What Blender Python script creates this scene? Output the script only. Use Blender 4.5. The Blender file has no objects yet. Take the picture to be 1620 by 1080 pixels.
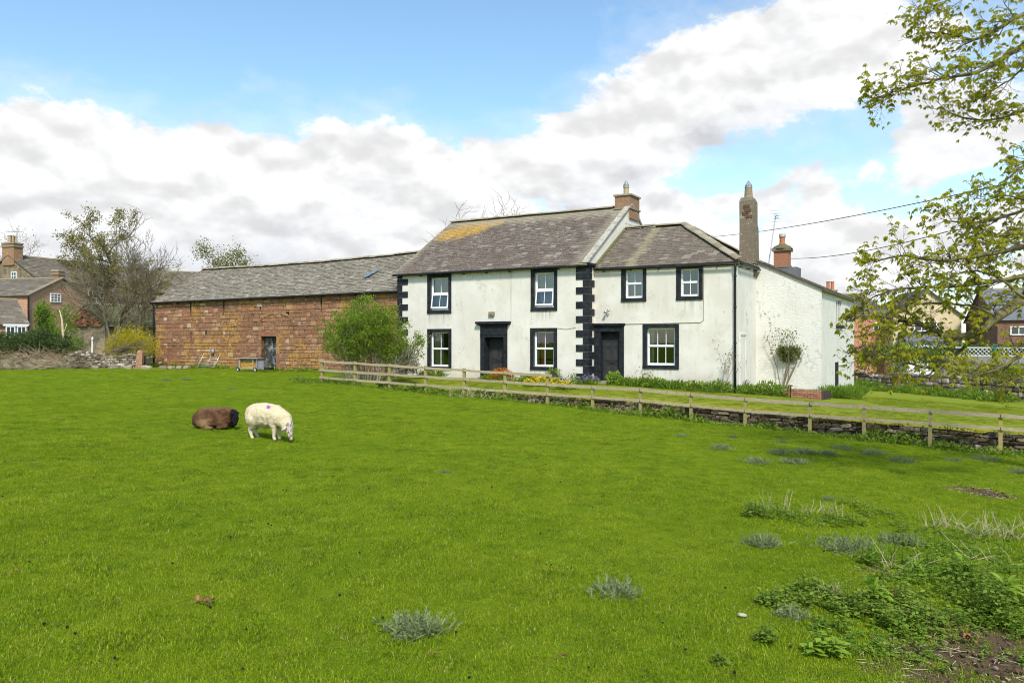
import bpy, bmesh, math, random
import numpy as np
from mathutils import Vector, Matrix, noise as mnoise

random.seed(7)
RNG = np.random.default_rng(11)
SC = bpy.context.scene
COL = SC.collection
R = math.radians

# ------------------------------------------------------------------ camera
CZ = 2.3                      # camera height above the field by the tripod
F = 1260.0                    # focal length in pixels of the 1620 px wide picture (28 mm)
cam_d = bpy.data.cameras.new('camera')
cam_d.lens = 28.0
cam_d.sensor_width = 36.0
cam_d.clip_start = 0.1
cam_d.clip_end = 6000
cam = bpy.data.objects.new('camera', cam_d)
cam.location = (0, 0, CZ)
cam.rotation_euler = (R(90), 0, 0)
COL.objects.link(cam)
SC.camera = cam

# ------------------------------------------------------------------ light
SUN_EL, SUN_AZ = 47.0, 172.0          # azimuth clockwise from +Y (away from the camera)
sx = math.sin(R(SUN_AZ)) * math.cos(R(SUN_EL))
sy = math.cos(R(SUN_AZ)) * math.cos(R(SUN_EL))
sz = math.sin(R(SUN_EL))
sun_d = bpy.data.lights.new('sun', 'SUN')
sun_d.energy = 3.5
sun_d.angle = R(8.0)
sun_d.color = (1.0, 0.95, 0.86)
sun = bpy.data.objects.new('sun', sun_d)
sun.rotation_euler = Vector((-sx, -sy, -sz)).to_track_quat('-Z', 'Y').to_euler()
COL.objects.link(sun)

SC.view_settings.view_transform = 'Standard'
SC.view_settings.look = 'None'
SC.view_settings.gamma = 1.0
SC.view_settings.use_curve_mapping = False
SC.view_settings.exposure = 0.36
SC.cycles.filter_width = 1.05
SC.cycles.max_bounces = 6
SC.cycles.diffuse_bounces = 3
SC.cycles.glossy_bounces = 2
SC.cycles.transmission_bounces = 3
SC.cycles.transparent_max_bounces = 10
SC.cycles.caustics_reflective = False
SC.cycles.caustics_refractive = False

# ------------------------------------------------------------------ node helpers
class NT:
    """thin wrapper that makes shader node trees short to write"""
    def __init__(self, tree):
        self.t = tree
    def n(self, typ, **kw):
        nd = self.t.nodes.new(typ)
        for k, v in kw.items():
            setattr(nd, k, v)
        return nd
    def link(self, a, b):
        self.t.links.new(a, b)
    def put(self, sock, v):
        if hasattr(v, 'is_output') or hasattr(v, 'links'):
            self.t.links.new(v, sock)
        else:
            if hasattr(sock, 'default_value'):
                dv = sock.default_value
                if hasattr(dv, '__len__') and not hasattr(v, '__len__'):
                    v = (v,) * len(dv)
                elif hasattr(dv, '__len__') and len(dv) == 4 and len(v) == 3:
                    v = (*v, 1.0)
                sock.default_value = v
    def math(self, op, a, b=0.0, c=None, clamp=False):
        nd = self.n('ShaderNodeMath', operation=op, use_clamp=clamp)
        self.put(nd.inputs[0], a); self.put(nd.inputs[1], b)
        if c is not None: self.put(nd.inputs[2], c)
        return nd.outputs[0]
    def vmath(self, op, a, b=(0, 0, 0)):
        nd = self.n('ShaderNodeVectorMath', operation=op)
        self.put(nd.inputs[0], a); self.put(nd.inputs[1], b)
        return nd.outputs['Value'] if op in ('DOT_PRODUCT', 'LENGTH', 'DISTANCE') else nd.outputs[0]
    def mix(self, f, a, b, blend='MIX'):
        nd = self.n('ShaderNodeMix', data_type='RGBA', blend_type=blend)
        self.put(nd.inputs[0], f); self.put(nd.inputs[6], a); self.put(nd.inputs[7], b)
        return nd.outputs[2]
    def ramp(self, f, lo, hi, a=0.0, b=1.0, smooth=True):
        nd = self.n('ShaderNodeMapRange', interpolation_type='SMOOTHSTEP' if smooth else 'LINEAR')
        self.put(nd.inputs[0], f); self.put(nd.inputs[1], lo); self.put(nd.inputs[2], hi)
        self.put(nd.inputs[3], a); self.put(nd.inputs[4], b)
        return nd.outputs[0]
    def colramp(self, f, stops):
        nd = self.n('ShaderNodeValToRGB')
        el = nd.color_ramp.elements
        while len(el) < len(stops): el.new(0.5)
        for e, (p, c) in zip(el, stops):
            e.position = p; e.color = (*c, 1.0)
        self.put(nd.inputs[0], f)
        return nd.outputs[0]
    def noise(self, vec, scale, detail=4.0, rough=0.55, dist=0.0, col=False):
        nd = self.n('ShaderNodeTexNoise')
        if vec is not None: self.put(nd.inputs['Vector'], vec)
        nd.inputs['Scale'].default_value = scale
        nd.inputs['Detail'].default_value = detail
        nd.inputs['Roughness'].default_value = rough
        nd.inputs['Distortion'].default_value = dist
        return nd.outputs['Color' if col else 'Fac']
    def voronoi(self, vec, scale, feature='F1', out='Distance', rand=1.0):
        nd = self.n('ShaderNodeTexVoronoi', feature=feature)
        if vec is not None: self.put(nd.inputs['Vector'], vec)
        nd.inputs['Scale'].default_value = scale
        nd.inputs['Randomness'].default_value = rand
        return nd.outputs[out]
    def scale(self, vec, s):
        nd = self.n('ShaderNodeMapping')
        self.put(nd.inputs['Vector'], vec)
        nd.inputs['Scale'].default_value = s
        return nd.outputs[0]
    def sep(self, vec):
        nd = self.n('ShaderNodeSeparateXYZ'); self.put(nd.inputs[0], vec)
        return nd.outputs[0], nd.outputs[1], nd.outputs[2]
    def comb(self, x, y, z):
        nd = self.n('ShaderNodeCombineXYZ')
        self.put(nd.inputs[0], x); self.put(nd.inputs[1], y); self.put(nd.inputs[2], z)
        return nd.outputs[0]
    def pos(self):
        return self.n('ShaderNodeNewGeometry').outputs['Position']
    def attr(self, name='rnd'):
        return self.n('ShaderNodeAttribute', attribute_name=name).outputs['Fac']
    def objrand(self):
        return self.n('ShaderNodeObjectInfo').outputs['Random']

# ------------------------------------------------------------------ sky: Nishita blue with cumulus, the whole way round
world = bpy.data.worlds.new('World')
SC.world = world
world.use_nodes = True
wt = world.node_tree
wt.nodes.clear()
W = NT(wt)
sky = W.n('ShaderNodeTexSky', sky_type='NISHITA')
sky.sun_disc = False
sky.sun_elevation = R(SUN_EL)
sky.sun_rotation = R(SUN_AZ)
sky.altitude = 0
sky.air_density = 1.0
sky.dust_density = 0.6
sky.ozone_density = 1.5

def px_dir(px, py):
    az = math.atan2((px - 810) / F, 1.0)
    el = math.atan2((540 - py) / F, math.hypot(1.0, (px - 810) / F))
    return az, el

# cloud masses in the sky: centre and radii (worked out from the picture), weight
CLOUDS = [(60, 285, 330, 125, 1.0), (330, 310, 300, 90, .95), (620, 285, 230, 95, .9), (500, 390, 620, 75, .7),
          (1000, 195, 190, 85, 1.0), (1190, 105, 240, 95, 1.0), (1370, 50, 280, 130, 1.0),
          (980, 275, 150, 60, .7), (1510, 225, 120, 65, 1.0), (1320, 265, 75, 30, .45), (1120, 325, 150, 36, .5),
          (1400, 395, 480, 62, .75), (410, 140, 55, 24, .22)]
BLUES = [(430, 75, 520, 115, 1.0), (780, 120, 120, 70, .55), (1150, 275, 110, 40, .5), (1290, 225, 130, 45, .45), (1230, 350, 240, 36, .25)]

def make_group(name, build):
    g = bpy.data.node_groups.new(name, 'ShaderNodeTree')
    g.interface.new_socket('Vector', in_out='INPUT', socket_type='NodeSocketVector')
    g.interface.new_socket('Density', in_out='OUTPUT', socket_type='NodeSocketFloat')
    G = NT(g)
    gi = G.n('NodeGroupInput'); go = G.n('NodeGroupOutput')
    G.put(go.inputs[0], build(G, gi.outputs[0]))
    return g
def g_mass(G, v):
    """smooth cloud masses, from (azimuth, elevation)"""
    a, e, _ = G.sep(v)
    tot = G.ramp(e, .02, .42, .28, -.10)               # a bank low down all round, looser overhead
    for lst, sg in ((CLOUDS, 1), (BLUES, -1)):
        for (px, py, rx, ry, w) in lst:
            az, el = px_dir(px, py)
            ra = abs(px_dir(px + rx, py)[0] - az); re = abs(px_dir(px, py - ry)[1] - el)
            nd = G.n('ShaderNodeVectorMath', operation='MULTIPLY_ADD')
            G.put(nd.inputs[0], v); nd.inputs[1].default_value = (1 / ra, 1 / re, 0); nd.inputs[2].default_value = (-az / ra, -el / re, 0)
            r2 = G.vmath('DOT_PRODUCT', nd.outputs[0], nd.outputs[0])
            bl = G.math('POWER', .333, r2)
            tot = G.math('MULTIPLY_ADD', bl, sg * w * .75, tot)
    return tot
def g_turb(G, d3):
    big = G.noise(d3, 6.0, 8, .58, .25)
    return G.math('MULTIPLY_ADD', big, 2.3, -1.15)
MASS = make_group('cloud_mass', g_mass); TURB = make_group('cloud_turbulence', g_turb)
tc = W.n('ShaderNodeTexCoord')
dirv = W.vmath('NORMALIZE', tc.outputs['Generated'])
dx, dy, dz = W.sep(dirv)
azn = W.math('ARCTAN2', dx, dy)
eln = W.math('ARCSINE', dz)
def grp(g, v):
    gn = W.n('ShaderNodeGroup'); gn.node_tree = g; W.link(v, gn.inputs[0]); return gn.outputs[0]
m0 = grp(MASS, W.comb(azn, eln, 0.0)); m1 = grp(MASS, W.comb(azn, W.math('ADD', eln, .075), 0.0))
d3 = W.vmath('MULTIPLY', dirv, (1.0, 1.0, 1.7))
n0 = grp(TURB, d3); n1 = grp(TURB, W.vmath('ADD', d3, (.012, 0, .065)))
puff = W.math('MULTIPLY_ADD', W.noise(d3, 21.0, 5, .6, .3), .95, -.475)
c0 = W.math('ADD', W.math('ADD', m0, n0), puff); c1 = W.math('ADD', m1, n1)
cover = W.math('MAXIMUM', W.ramp(c0, .12, .42), W.ramp(c0, -.40, .40, 0.0, .30))
n2 = W.math('MULTIPLY_ADD', W.noise(W.vmath('ADD', d3, (.006, 0, .030)), 13.0, 5, .6, .4), 1.5, -.75)
shade = W.ramp(W.math('ADD', W.math('MULTIPLY_ADD', m1, .50, W.math('MULTIPLY', n1, .85)), n2), -.10, 1.20)
rim = W.ramp(W.math('SUBTRACT', c0, c1), -.15, .55)
ccol = W.mix(shade, (6.2, 6.22, 6.27), (4.45, 4.6, 4.9))
ccol = W.mix(W.math('MULTIPLY', rim, .45), ccol, (5.9, 5.9, 5.9))
# puffs modelled by the light from above: denser below than above is bright, the other way dull
ra = W.noise(d3, 11.0, 5, .52, .1); rb_ = W.noise(W.vmath('ADD', d3, (.004, 0, .026)), 11.0, 3, .5, .1)
relief = W.ramp(W.math('SUBTRACT', ra, rb_), -.18, .12, .80, 1.09)
ccol = W.mix(1.0, ccol, relief, 'MULTIPLY')
skyn = W.mix(1.0, sky.outputs[0], (1.24, 1.40, 1.36), 'MULTIPLY')
bg = W.n('ShaderNodeBackground')
W.put(bg.inputs[0], W.mix(cover, skyn, ccol))
bg.inputs[1].default_value = 0.13
world.cycles.sampling_method = 'MANUAL'
world.cycles.sample_map_resolution = 256
out = W.n('ShaderNodeOutputWorld')
W.link(bg.outputs[0], out.inputs[0])

# ------------------------------------------------------------------ places
def at(px, py, Y):
    """point at depth Y seen at photograph pixel (px, py)"""
    return Vector(((px - 810) / F * Y, Y, CZ + (540 - py) / F * Y))
def sp(t, k=2.0):
    t = np.asarray(t, dtype=float) / k
    return k * np.logaddexp(0.0, t)
def zfield(x, y):
    t = sp(np.asarray(x) + 9.0)
    t = 34 - sp(34 - t)                      # level again far to the right
    und = .035 * np.sin(np.asarray(x) * .55 + .8) * np.cos(np.asarray(y) * .43) + .02 * np.sin(np.asarray(x) * 1.3 + np.asarray(y) * .9)
    return CZ - 1.72 - .067 * t + und
def zgarden(x, y):
    x = np.asarray(x, dtype=float); y = np.asarray(y, dtype=float)
    q = -((x - 3.45) * .5 + (y - 36.0) * .866)
    t = sp(x - 3.0); t = 20 - sp(20 - t)
    return CZ - 1.75 - .06 * t - .06 * np.clip(sp(q, .8), 0, 9)
def field_point(px, py):
    lo, hi = 2.0, 200.0
    for _ in range(50):
        m = (lo + hi) / 2
        p = at(px, py, m)
        if p.z > float(zfield(p.x, p.y)): lo = m
        else: hi = m
    p = at(px, py, lo); p.z = float(zfield(p.x, p.y))
    return p
def garden_point(px, Y):
    p = at(px, 540, Y); p.z = float(zgarden(p.x, p.y))
    return p
# ------------------------------------------------------------------ mesh and object helpers
def wloc(o):
    v = Vector((0, 0, 0))
    while o is not None:
        v += o.location; o = o.parent
    return v
def tag(o, label=None, cat=None, group=None, kind=None):
    if label: o['label'] = label
    if cat: o['category'] = cat
    if group: o['group'] = group
    if kind: o['kind'] = kind
    return o
def empty(name, loc, label=None, cat=None, group=None, rz=0.0):
    o = bpy.data.objects.new(name, None)
    o.empty_display_size = .2
    o.location = loc; o.rotation_euler = (0, 0, rz)
    COL.objects.link(o)
    return tag(o, label, cat, group)

class MB:
    def __init__(self):
        self.v = []; self.f = []; self.r = []; self.m = []; self.rnd = 0.0; self.mi = 0
    def face(self, idx):
        self.f.append(tuple(idx)); self.r.append(self.rnd); self.m.append(self.mi)
    def quad(self, a, b, c, d):
        n = len(self.v); self.v += [Vector(a), Vector(b), Vector(c), Vector(d)]; self.face((n, n + 1, n + 2, n + 3))
    def tri(self, a, b, c):
        n = len(self.v); self.v += [Vector(a), Vector(b), Vector(c)]; self.face((n, n + 1, n + 2))
    def poly(self, pts):
        n = len(self.v); self.v += [Vector(p) for p in pts]; self.face(range(n, n + len(pts)))
    def hexa(self, p):
        """8 corners: bottom ring 0-3 counter-clockwise from above, top ring 4-7"""
        n = len(self.v); self.v += [Vector(q) for q in p]
        for f in ((3, 2, 1, 0), (4, 5, 6, 7), (0, 1, 5, 4), (1, 2, 6, 5), (2, 3, 7, 6), (3, 0, 4, 7)):
            self.face([n + i for i in f])
    def box(self, c, s, rz=0.0, rot=None):
        c = Vector(c); hx, hy, hz = s[0] / 2, s[1] / 2, s[2] / 2
        M = rot if rot is not None else Matrix.Rotation(rz, 3, 'Z')
        self.hexa([c + M @ Vector(q) for q in ((-hx, -hy, -hz), (hx, -hy, -hz), (hx, hy, -hz), (-hx, hy, -hz),
                                               (-hx, -hy, hz), (hx, -hy, hz), (hx, hy, hz), (-hx, hy, hz))])
    def beam(self, a, b, w, h, up=(0, 0, 1)):
        """square bar from a to b, w across, h along up"""
        a, b = Vector(a), Vector(b); d = (b - a).normalized(); u = Vector(up)
        s = d.cross(u).normalized(); u = s.cross(d).normalized()
        s = s * (w / 2); u = u * (h / 2)
        self.hexa([a - s - u, a + s - u, b + s - u, b - s - u, a - s + u, a + s + u, b + s + u, b - s + u])
    def tube(self, pts, radii, n=6, cap=True):
        pts = [Vector(p) for p in pts]
        if not hasattr(radii, '__len__'): radii = [radii] * len(pts)
        prev = None; base = len(self.v)
        for i, p in enumerate(pts):
            d = (pts[min(i + 1, len(pts) - 1)] - pts[max(i - 1, 0)])
            d = d.normalized() if d.length > 1e-9 else Vector((0, 0, 1))
            if prev is None:
                a = d.orthogonal().normalized()
            else:
                a = (prev - d * prev.dot(d))
                a = a.normalized() if a.length > 1e-6 else d.orthogonal().normalized()
            prev = a; b = d.cross(a)
            for k in range(n):
                t = 2 * math.pi * k / n
                self.v.append(p + (a * math.cos(t) + b * math.sin(t)) * radii[i])
        for i in range(len(pts) - 1):
            for k in range(n):
                k2 = (k + 1) % n
                self.face((base + i * n + k, base + i * n + k2, base + (i + 1) * n + k2, base + (i + 1) * n + k))
        if cap:
            self.face([base + n - 1 - k for k in range(n)])
            self.face([base + (len(pts) - 1) * n + k for k in range(n)])
    def ico(self, c, r, sub=1, jit=0.0):
        bm = bmesh.new(); bmesh.ops.create_icosphere(bm, subdivisions=sub, radius=1.0)
        n = len(self.v); c = Vector(c)
        r = Vector(r) if hasattr(r, '__len__') else Vector((r, r, r))
        for v in bm.verts:
            k = 1 + random.uniform(-jit, jit)
            self.v.append(c + Vector((v.co.x * r.x, v.co.y * r.y, v.co.z * r.z)) * k)
        for f in bm.faces: self.face([n + v.index for v in f.verts])
        bm.free()
    def build(self, name, mat, parent=None, smooth=False, kind=None, origin=None):
        me = bpy.data.meshes.new(name)
        if origin is None:
            if parent is None and self.v:
                lo = Vector((min(v.x for v in self.v), min(v.y for v in self.v), min(v.z for v in self.v)))
                hi = Vector((max(v.x for v in self.v), max(v.y for v in self.v), max(v.z for v in self.v)))
                origin = Vector(((lo.x + hi.x) / 2, (lo.y + hi.y) / 2, lo.z))
            else:
                s = Vector((0, 0, 0))
                for v in self.v: s += v
                origin = s / max(1, len(self.v))
        me.from_pydata([tuple(v - origin) for v in self.v], [], self.f)
        for m in (mat if isinstance(mat, (list, tuple)) else [mat]): me.materials.append(m)
        if any(self.m): me.polygons.foreach_set('material_index', self.m)
        if any(self.r):
            at_ = me.attributes.new('rnd', 'FLOAT', 'FACE'); at_.data.foreach_set('value', self.r)
        if smooth: me.polygons.foreach_set('use_smooth', [True] * len(self.f))
        me.update()
        o = bpy.data.objects.new(name, me)
        COL.objects.link(o)
        if parent is not None:
            o.parent = parent; o.location = origin - wloc(parent)
        else:
            o.location = origin
        if kind: o['kind'] = kind
        return o

def np_mesh(name, V, Q, mat, rnd=None, parent=None, kind=None, smooth=False, origin=None):
    """mesh from numpy arrays: V (n,3), Q (m,k) faces of k corners"""
    V = np.asarray(V, dtype=np.float32); Q = np.asarray(Q, dtype=np.int32)
    if origin is None:
        origin = Vector(((V[:, 0].min() + V[:, 0].max()) / 2, (V[:, 1].min() + V[:, 1].max()) / 2, V[:, 2].min()))
    V = V - np.array(origin, dtype=np.float32)
    me = bpy.data.meshes.new(name)
    me.vertices.add(len(V)); me.vertices.foreach_set('co', V.ravel())
    k = Q.shape[1]
    me.loops.add(Q.size); me.loops.foreach_set('vertex_index', Q.ravel())
    me.polygons.add(len(Q)); me.polygons.foreach_set('loop_start', np.arange(0, Q.size, k, dtype=np.int32))
    me.update(calc_edges=True)
    if smooth: me.polygons.foreach_set('use_smooth', np.ones(len(Q), dtype=bool))
    if rnd is not None:
        a = me.attributes.new('rnd', 'FLOAT', 'FACE'); a.data.foreach_set('value', np.asarray(rnd, dtype=np.float32))
    for m in (mat if isinstance(mat, (list, tuple)) else [mat]): me.materials.append(m)
    o = bpy.data.objects.new(name, me); COL.objects.link(o)
    if parent is not None:
        o.parent = parent; o.location = Vector(origin) - wloc(parent)
    else:
        o.location = origin
    if kind: o['kind'] = kind
    return o

def unit(a):
    return a / np.maximum(np.linalg.norm(a, axis=1, keepdims=True), 1e-9)
def leaves(name, C, D, ln, wd, mat, parent=None, kind=None, rnd=None, up=None, fold=.12):
    """diamond leaves: C bases, D directions, lengths, widths"""
    C = np.asarray(C, float); D = unit(np.asarray(D, float)); n = len(C)
    ln = np.broadcast_to(np.asarray(ln, float), (n,))[:, None]; wd = np.broadcast_to(np.asarray(wd, float), (n,))[:, None]
    U = RNG.normal(size=(n, 3)) if up is None else np.asarray(up, float) + RNG.normal(size=(n, 3)) * .25
    S = unit(np.cross(D, U)); Nn = unit(np.cross(S, D))
    v0 = C; v1 = C + D * ln * .45 + S * wd * .5 + Nn * wd * fold; v2 = C + D * ln; v3 = C + D * ln * .45 - S * wd * .5 + Nn * wd * fold
    V = np.stack([v0, v1, v2, v3], 1).reshape(-1, 3)
    Q = np.arange(n * 4).reshape(n, 4)
    if rnd is None: rnd = RNG.random(n)
    return np_mesh(name, V, Q, mat, rnd, parent, kind)
def sphere_dirs(n):
    return unit(RNG.normal(size=(n, 3)))
def in_ball(n, p=1 / 3):
    return sphere_dirs(n) * (RNG.random((n, 1)) ** p)

def stone_variants(n, mat, rnd_round=.12, name='stone'):
    out = []
    for i in range(n):
        bm = bmesh.new(); bmesh.ops.create_cube(bm, size=1.0)
        for v in bm.verts:
            v.co += Vector([random.uniform(-1, 1) * rnd_round * .5 for _ in range(3)])
        bmesh.ops.bevel(bm, geom=list(bm.edges), offset=rnd_round, segments=1, affect='EDGES', profile=.6)
        for v in bm.verts:
            v.co += Vector([random.uniform(-1, 1) * rnd_round * .22 for _ in range(3)])
        me = bpy.data.meshes.new(name); bm.to_mesh(me); bm.free()
        me.materials.append(mat)
        out.append(me)
    return out
def mesh_copy_into(mb, me, M):
    n = len(mb.v)
    for v in me.vertices: mb.v.append(M @ v.co)
    for p in me.polygons: mb.face([n + i for i in p.vertices])

class Plane:
    """an upright wall plane: origin (x, y), unit run direction, outward normal to the viewer's side"""
    def __init__(self, o, d):
        self.o = Vector((o[0], o[1])); self.d = Vector(d).normalized(); self.n = Vector((self.d.y, -self.d.x))
    def P(self, s, out, z):
        q = self.o + self.d * s + self.n * out
        return Vector((q.x, q.y, z))
    def s(self, px):
        u = (px - 810) / F
        return (u * self.o.y - self.o.x) / (self.d.x - u * self.d.y)
    def z(self, px, py):
        y = (self.o + self.d * self.s(px)).y
        return CZ + (540 - py) / F * y
    def box(self, mb, s0, s1, o0, o1, z0, z1):
        P = self.P
        mb.hexa([P(s0, o1, z0), P(s1, o1, z0), P(s1, o0, z0), P(s0, o0, z0), P(s0, o1, z1), P(s1, o1, z1), P(s1, o0, z1), P(s0, o0, z1)])
    def wall(self, mb, s0, s1, z0, z1, holes, depth=.22, top=None):
        """front face with openings (s0,s1,z0,z1) and their reveals; top(s) gives a sloping head"""
        ss = sorted({s0, s1, *[h[0] for h in holes], *[h[1] for h in holes]})
        zs = sorted({z0, z1, *[h[2] for h in holes], *[h[3] for h in holes]})
        ss = [s for s in ss if s0 - 1e-6 <= s <= s1 + 1e-6]; zs = [z for z in zs if z0 - 1e-6 <= z <= z1 + 1e-6]
        for i in range(len(ss) - 1):
            for j in range(len(zs) - 1):
                cs, cz = (ss[i] + ss[i + 1]) / 2, (zs[j] + zs[j + 1]) / 2
                if any(h[0] < cs < h[1] and h[2] < cz < h[3] for h in holes): continue
                za, zb = zs[j + 1], zs[j + 1]
                if top is not None and j == len(zs) - 2: za, zb = top(ss[i]), top(ss[i + 1])
                mb.quad(self.P(ss[i], 0, zs[j]), self.P(ss[i + 1], 0, zs[j]), self.P(ss[i + 1], 0, zb), self.P(ss[i], 0, za))
        for (a, b, c, d) in holes:
            P = self.P
            mb.quad(P(a, 0, c), P(a, 0, d), P(a, -depth, d), P(a, -depth, c))
            mb.quad(P(b, 0, d), P(b, 0, c), P(b, -depth, c), P(b, -depth, d))
            mb.quad(P(a, 0, d), P(b, 0, d), P(b, -depth, d), P(a, -depth, d))
            mb.quad(P(a, 0, c), P(a, -depth, c), P(b, -depth, c), P(b, 0, c))
# ------------------------------------------------------------------ materials
MATS = {}
def new_mat(name):
    m = bpy.data.materials.new(name); m.use_nodes = True
    t = m.node_tree; t.nodes.clear()
    N = NT(t)
    o = N.n('ShaderNodeOutputMaterial'); b = N.n('ShaderNodeBsdfPrincipled')
    N.link(b.outputs[0], o.inputs[0])
    b.inputs['Roughness'].default_value = .85
    b.inputs['Specular IOR Level'].default_value = .12
    MATS[name] = m
    return m, N, b, o
def bump(N, b, h, strength=.3, dist=.02):
    nd = N.n('ShaderNodeBump'); nd.inputs['Strength'].default_value = strength; nd.inputs['Distance'].default_value = dist
    N.put(nd.inputs['Height'], h); N.link(nd.outputs[0], b.inputs['Normal'])
def plain(name, col, rough=.8, var=.15, scale=6.0, metal=0.0, bumpy=0.0, spec=.25):
    """one colour with grain"""
    m, N, b, o = new_mat(name)
    p = N.pos(); f = N.noise(p, scale, 5, .6)
    lo = tuple(c * (1 - var) for c in col); hi = tuple(min(1, c * (1 + var)) for c in col)
    N.put(b.inputs['Base Color'], N.mix(N.ramp(f, .3, .7), lo, hi))
    b.inputs['Roughness'].default_value = rough; b.inputs['Metallic'].default_value = metal
    b.inputs['Specular IOR Level'].default_value = spec
    if bumpy: bump(N, b, N.noise(p, scale * 5, 4, .6), bumpy, .01)
    return m

# soil patches of the pasture: (x, y, radius) worked out from the picture
SOIL = []
for (px, py, r) in ((1560, 1010, .62), (1500, 1040, .55), (1600, 1060, .7), (1460, 970, .35), (1540, 775, .55), (1575, 783, .4), (1450, 1065, .45), (1390, 905, .25)):
    q = field_point(px, py); SOIL.append((q.x, q.y, r))
def ground_color(N, p, light):
    """turf: light fresh green with darker and yellower drifts"""
    a = N.noise(p, .55, 5, .6); c = N.noise(p, 3.2, 5, .65); d = N.noise(p, 16.0, 3, .6)
    g = N.mix(N.ramp(a, .35, .68), (.205, .312, .012), (.252, .352, .015))
    g = N.mix(N.math('MULTIPLY', N.ramp(c, .52, .78), .22), g, (.285, .350, .030))
    g = N.mix(N.math('MULTIPLY', N.ramp(c, .46, .22), .35), g, (.120, .230, .012))
    g = N.mix(N.math('MULTIPLY', N.ramp(d, .5, .25), .45), g, (.085, .160, .010))
    e = N.noise(N.scale(p, (1, .6, 1)), 5.5, 5, .7)
    g = N.mix(N.math('MULTIPLY', N.ramp(e, .57, .70), .55), g, (.075, .150, .010))  # dark mottles paint the shade of turf hummocks into the colour
    return g
def mat_field():
    m, N, b, o = new_mat('pasture')
    p = N.pos()
    g = ground_color(N, p, 1)
    # the strip by the trough of mud, bottom right: bare soil worn into the turf
    x, y, z = N.sep(p)
    wob = N.noise(p, 2.6, 5, .7)
    msk = None
    for (sx_, sy_, r_) in SOIL:
        d2 = N.math('SQRT', N.math('ADD', N.math('POWER', N.math('SUBTRACT', x, sx_), 2.0), N.math('POWER', N.math('SUBTRACT', y, sy_), 2.0)))
        k = N.math('DIVIDE', d2, r_)
        k = N.ramp(N.math('ADD', k, N.math('MULTIPLY', N.math('SUBTRACT', wob, .5), 1.6)), .55, 1.15, 1.0, 0.0)
        msk = k if msk is None else N.math('MAXIMUM', msk, k)
    soil = N.mix(N.noise(p, 22, 5, .7), (.070, .045, .027), (.185, .128, .080))
    N.put(b.inputs['Base Color'], N.mix(msk, N.mix(1.0, g, (.62, .62, .7), 'MULTIPLY'), soil))  # turf sheet darkened, painting shade into the gaps between blades
    b.inputs['Roughness'].default_value = .95; b.inputs['Specular IOR Level'].default_value = .02
    h = N.math('ADD', N.noise(p, 26, 4, .7), N.math('MULTIPLY', N.noise(p, 4.5, 3, .6), 1.2))
    bump(N, b, h, .9, .05)
    return m
def mat_lawn():
    m, N, b, o = new_mat('lawn')
    p = N.pos()
    a = N.noise(p, .5, 4, .6); c = N.noise(N.scale(p, (3, 10, 1)), 1.2, 4, .6); d = N.noise(p, 14, 3, .6)
    x, y, z = N.sep(p)
    g = N.mix(N.ramp(a, .35, .7), (.165, .215, .016), (.21, .245, .022))
    # mossy and yellower towards the retaining wall
    q = N.math('SUBTRACT', N.math('MULTIPLY', N.math('SUBTRACT', x, 3.45), -.5), N.math('MULTIPLY', N.math('SUBTRACT', y, 36.0), .866))
    q = N.math('ADD', q, N.math('MULTIPLY', N.math('SUBTRACT', c, .5), 3.0))
    g = N.mix(N.math('MULTIPLY', N.ramp(q, 2.9, 5.6, 0, .8), N.ramp(x, 0.5, 5.0)), g, (.36, .31, .030))
    g = N.mix(N.math('MULTIPLY', N.ramp(d, .5, .25), .35), g, (.13, .19, .01))
    N.put(b.inputs['Base Color'], g)
    b.inputs['Roughness'].default_value = .95; b.inputs['Specular IOR Level'].default_value = .1
    bump(N, b, N.noise(p, 30, 3, .7), .6, .03)
    return m
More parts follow.
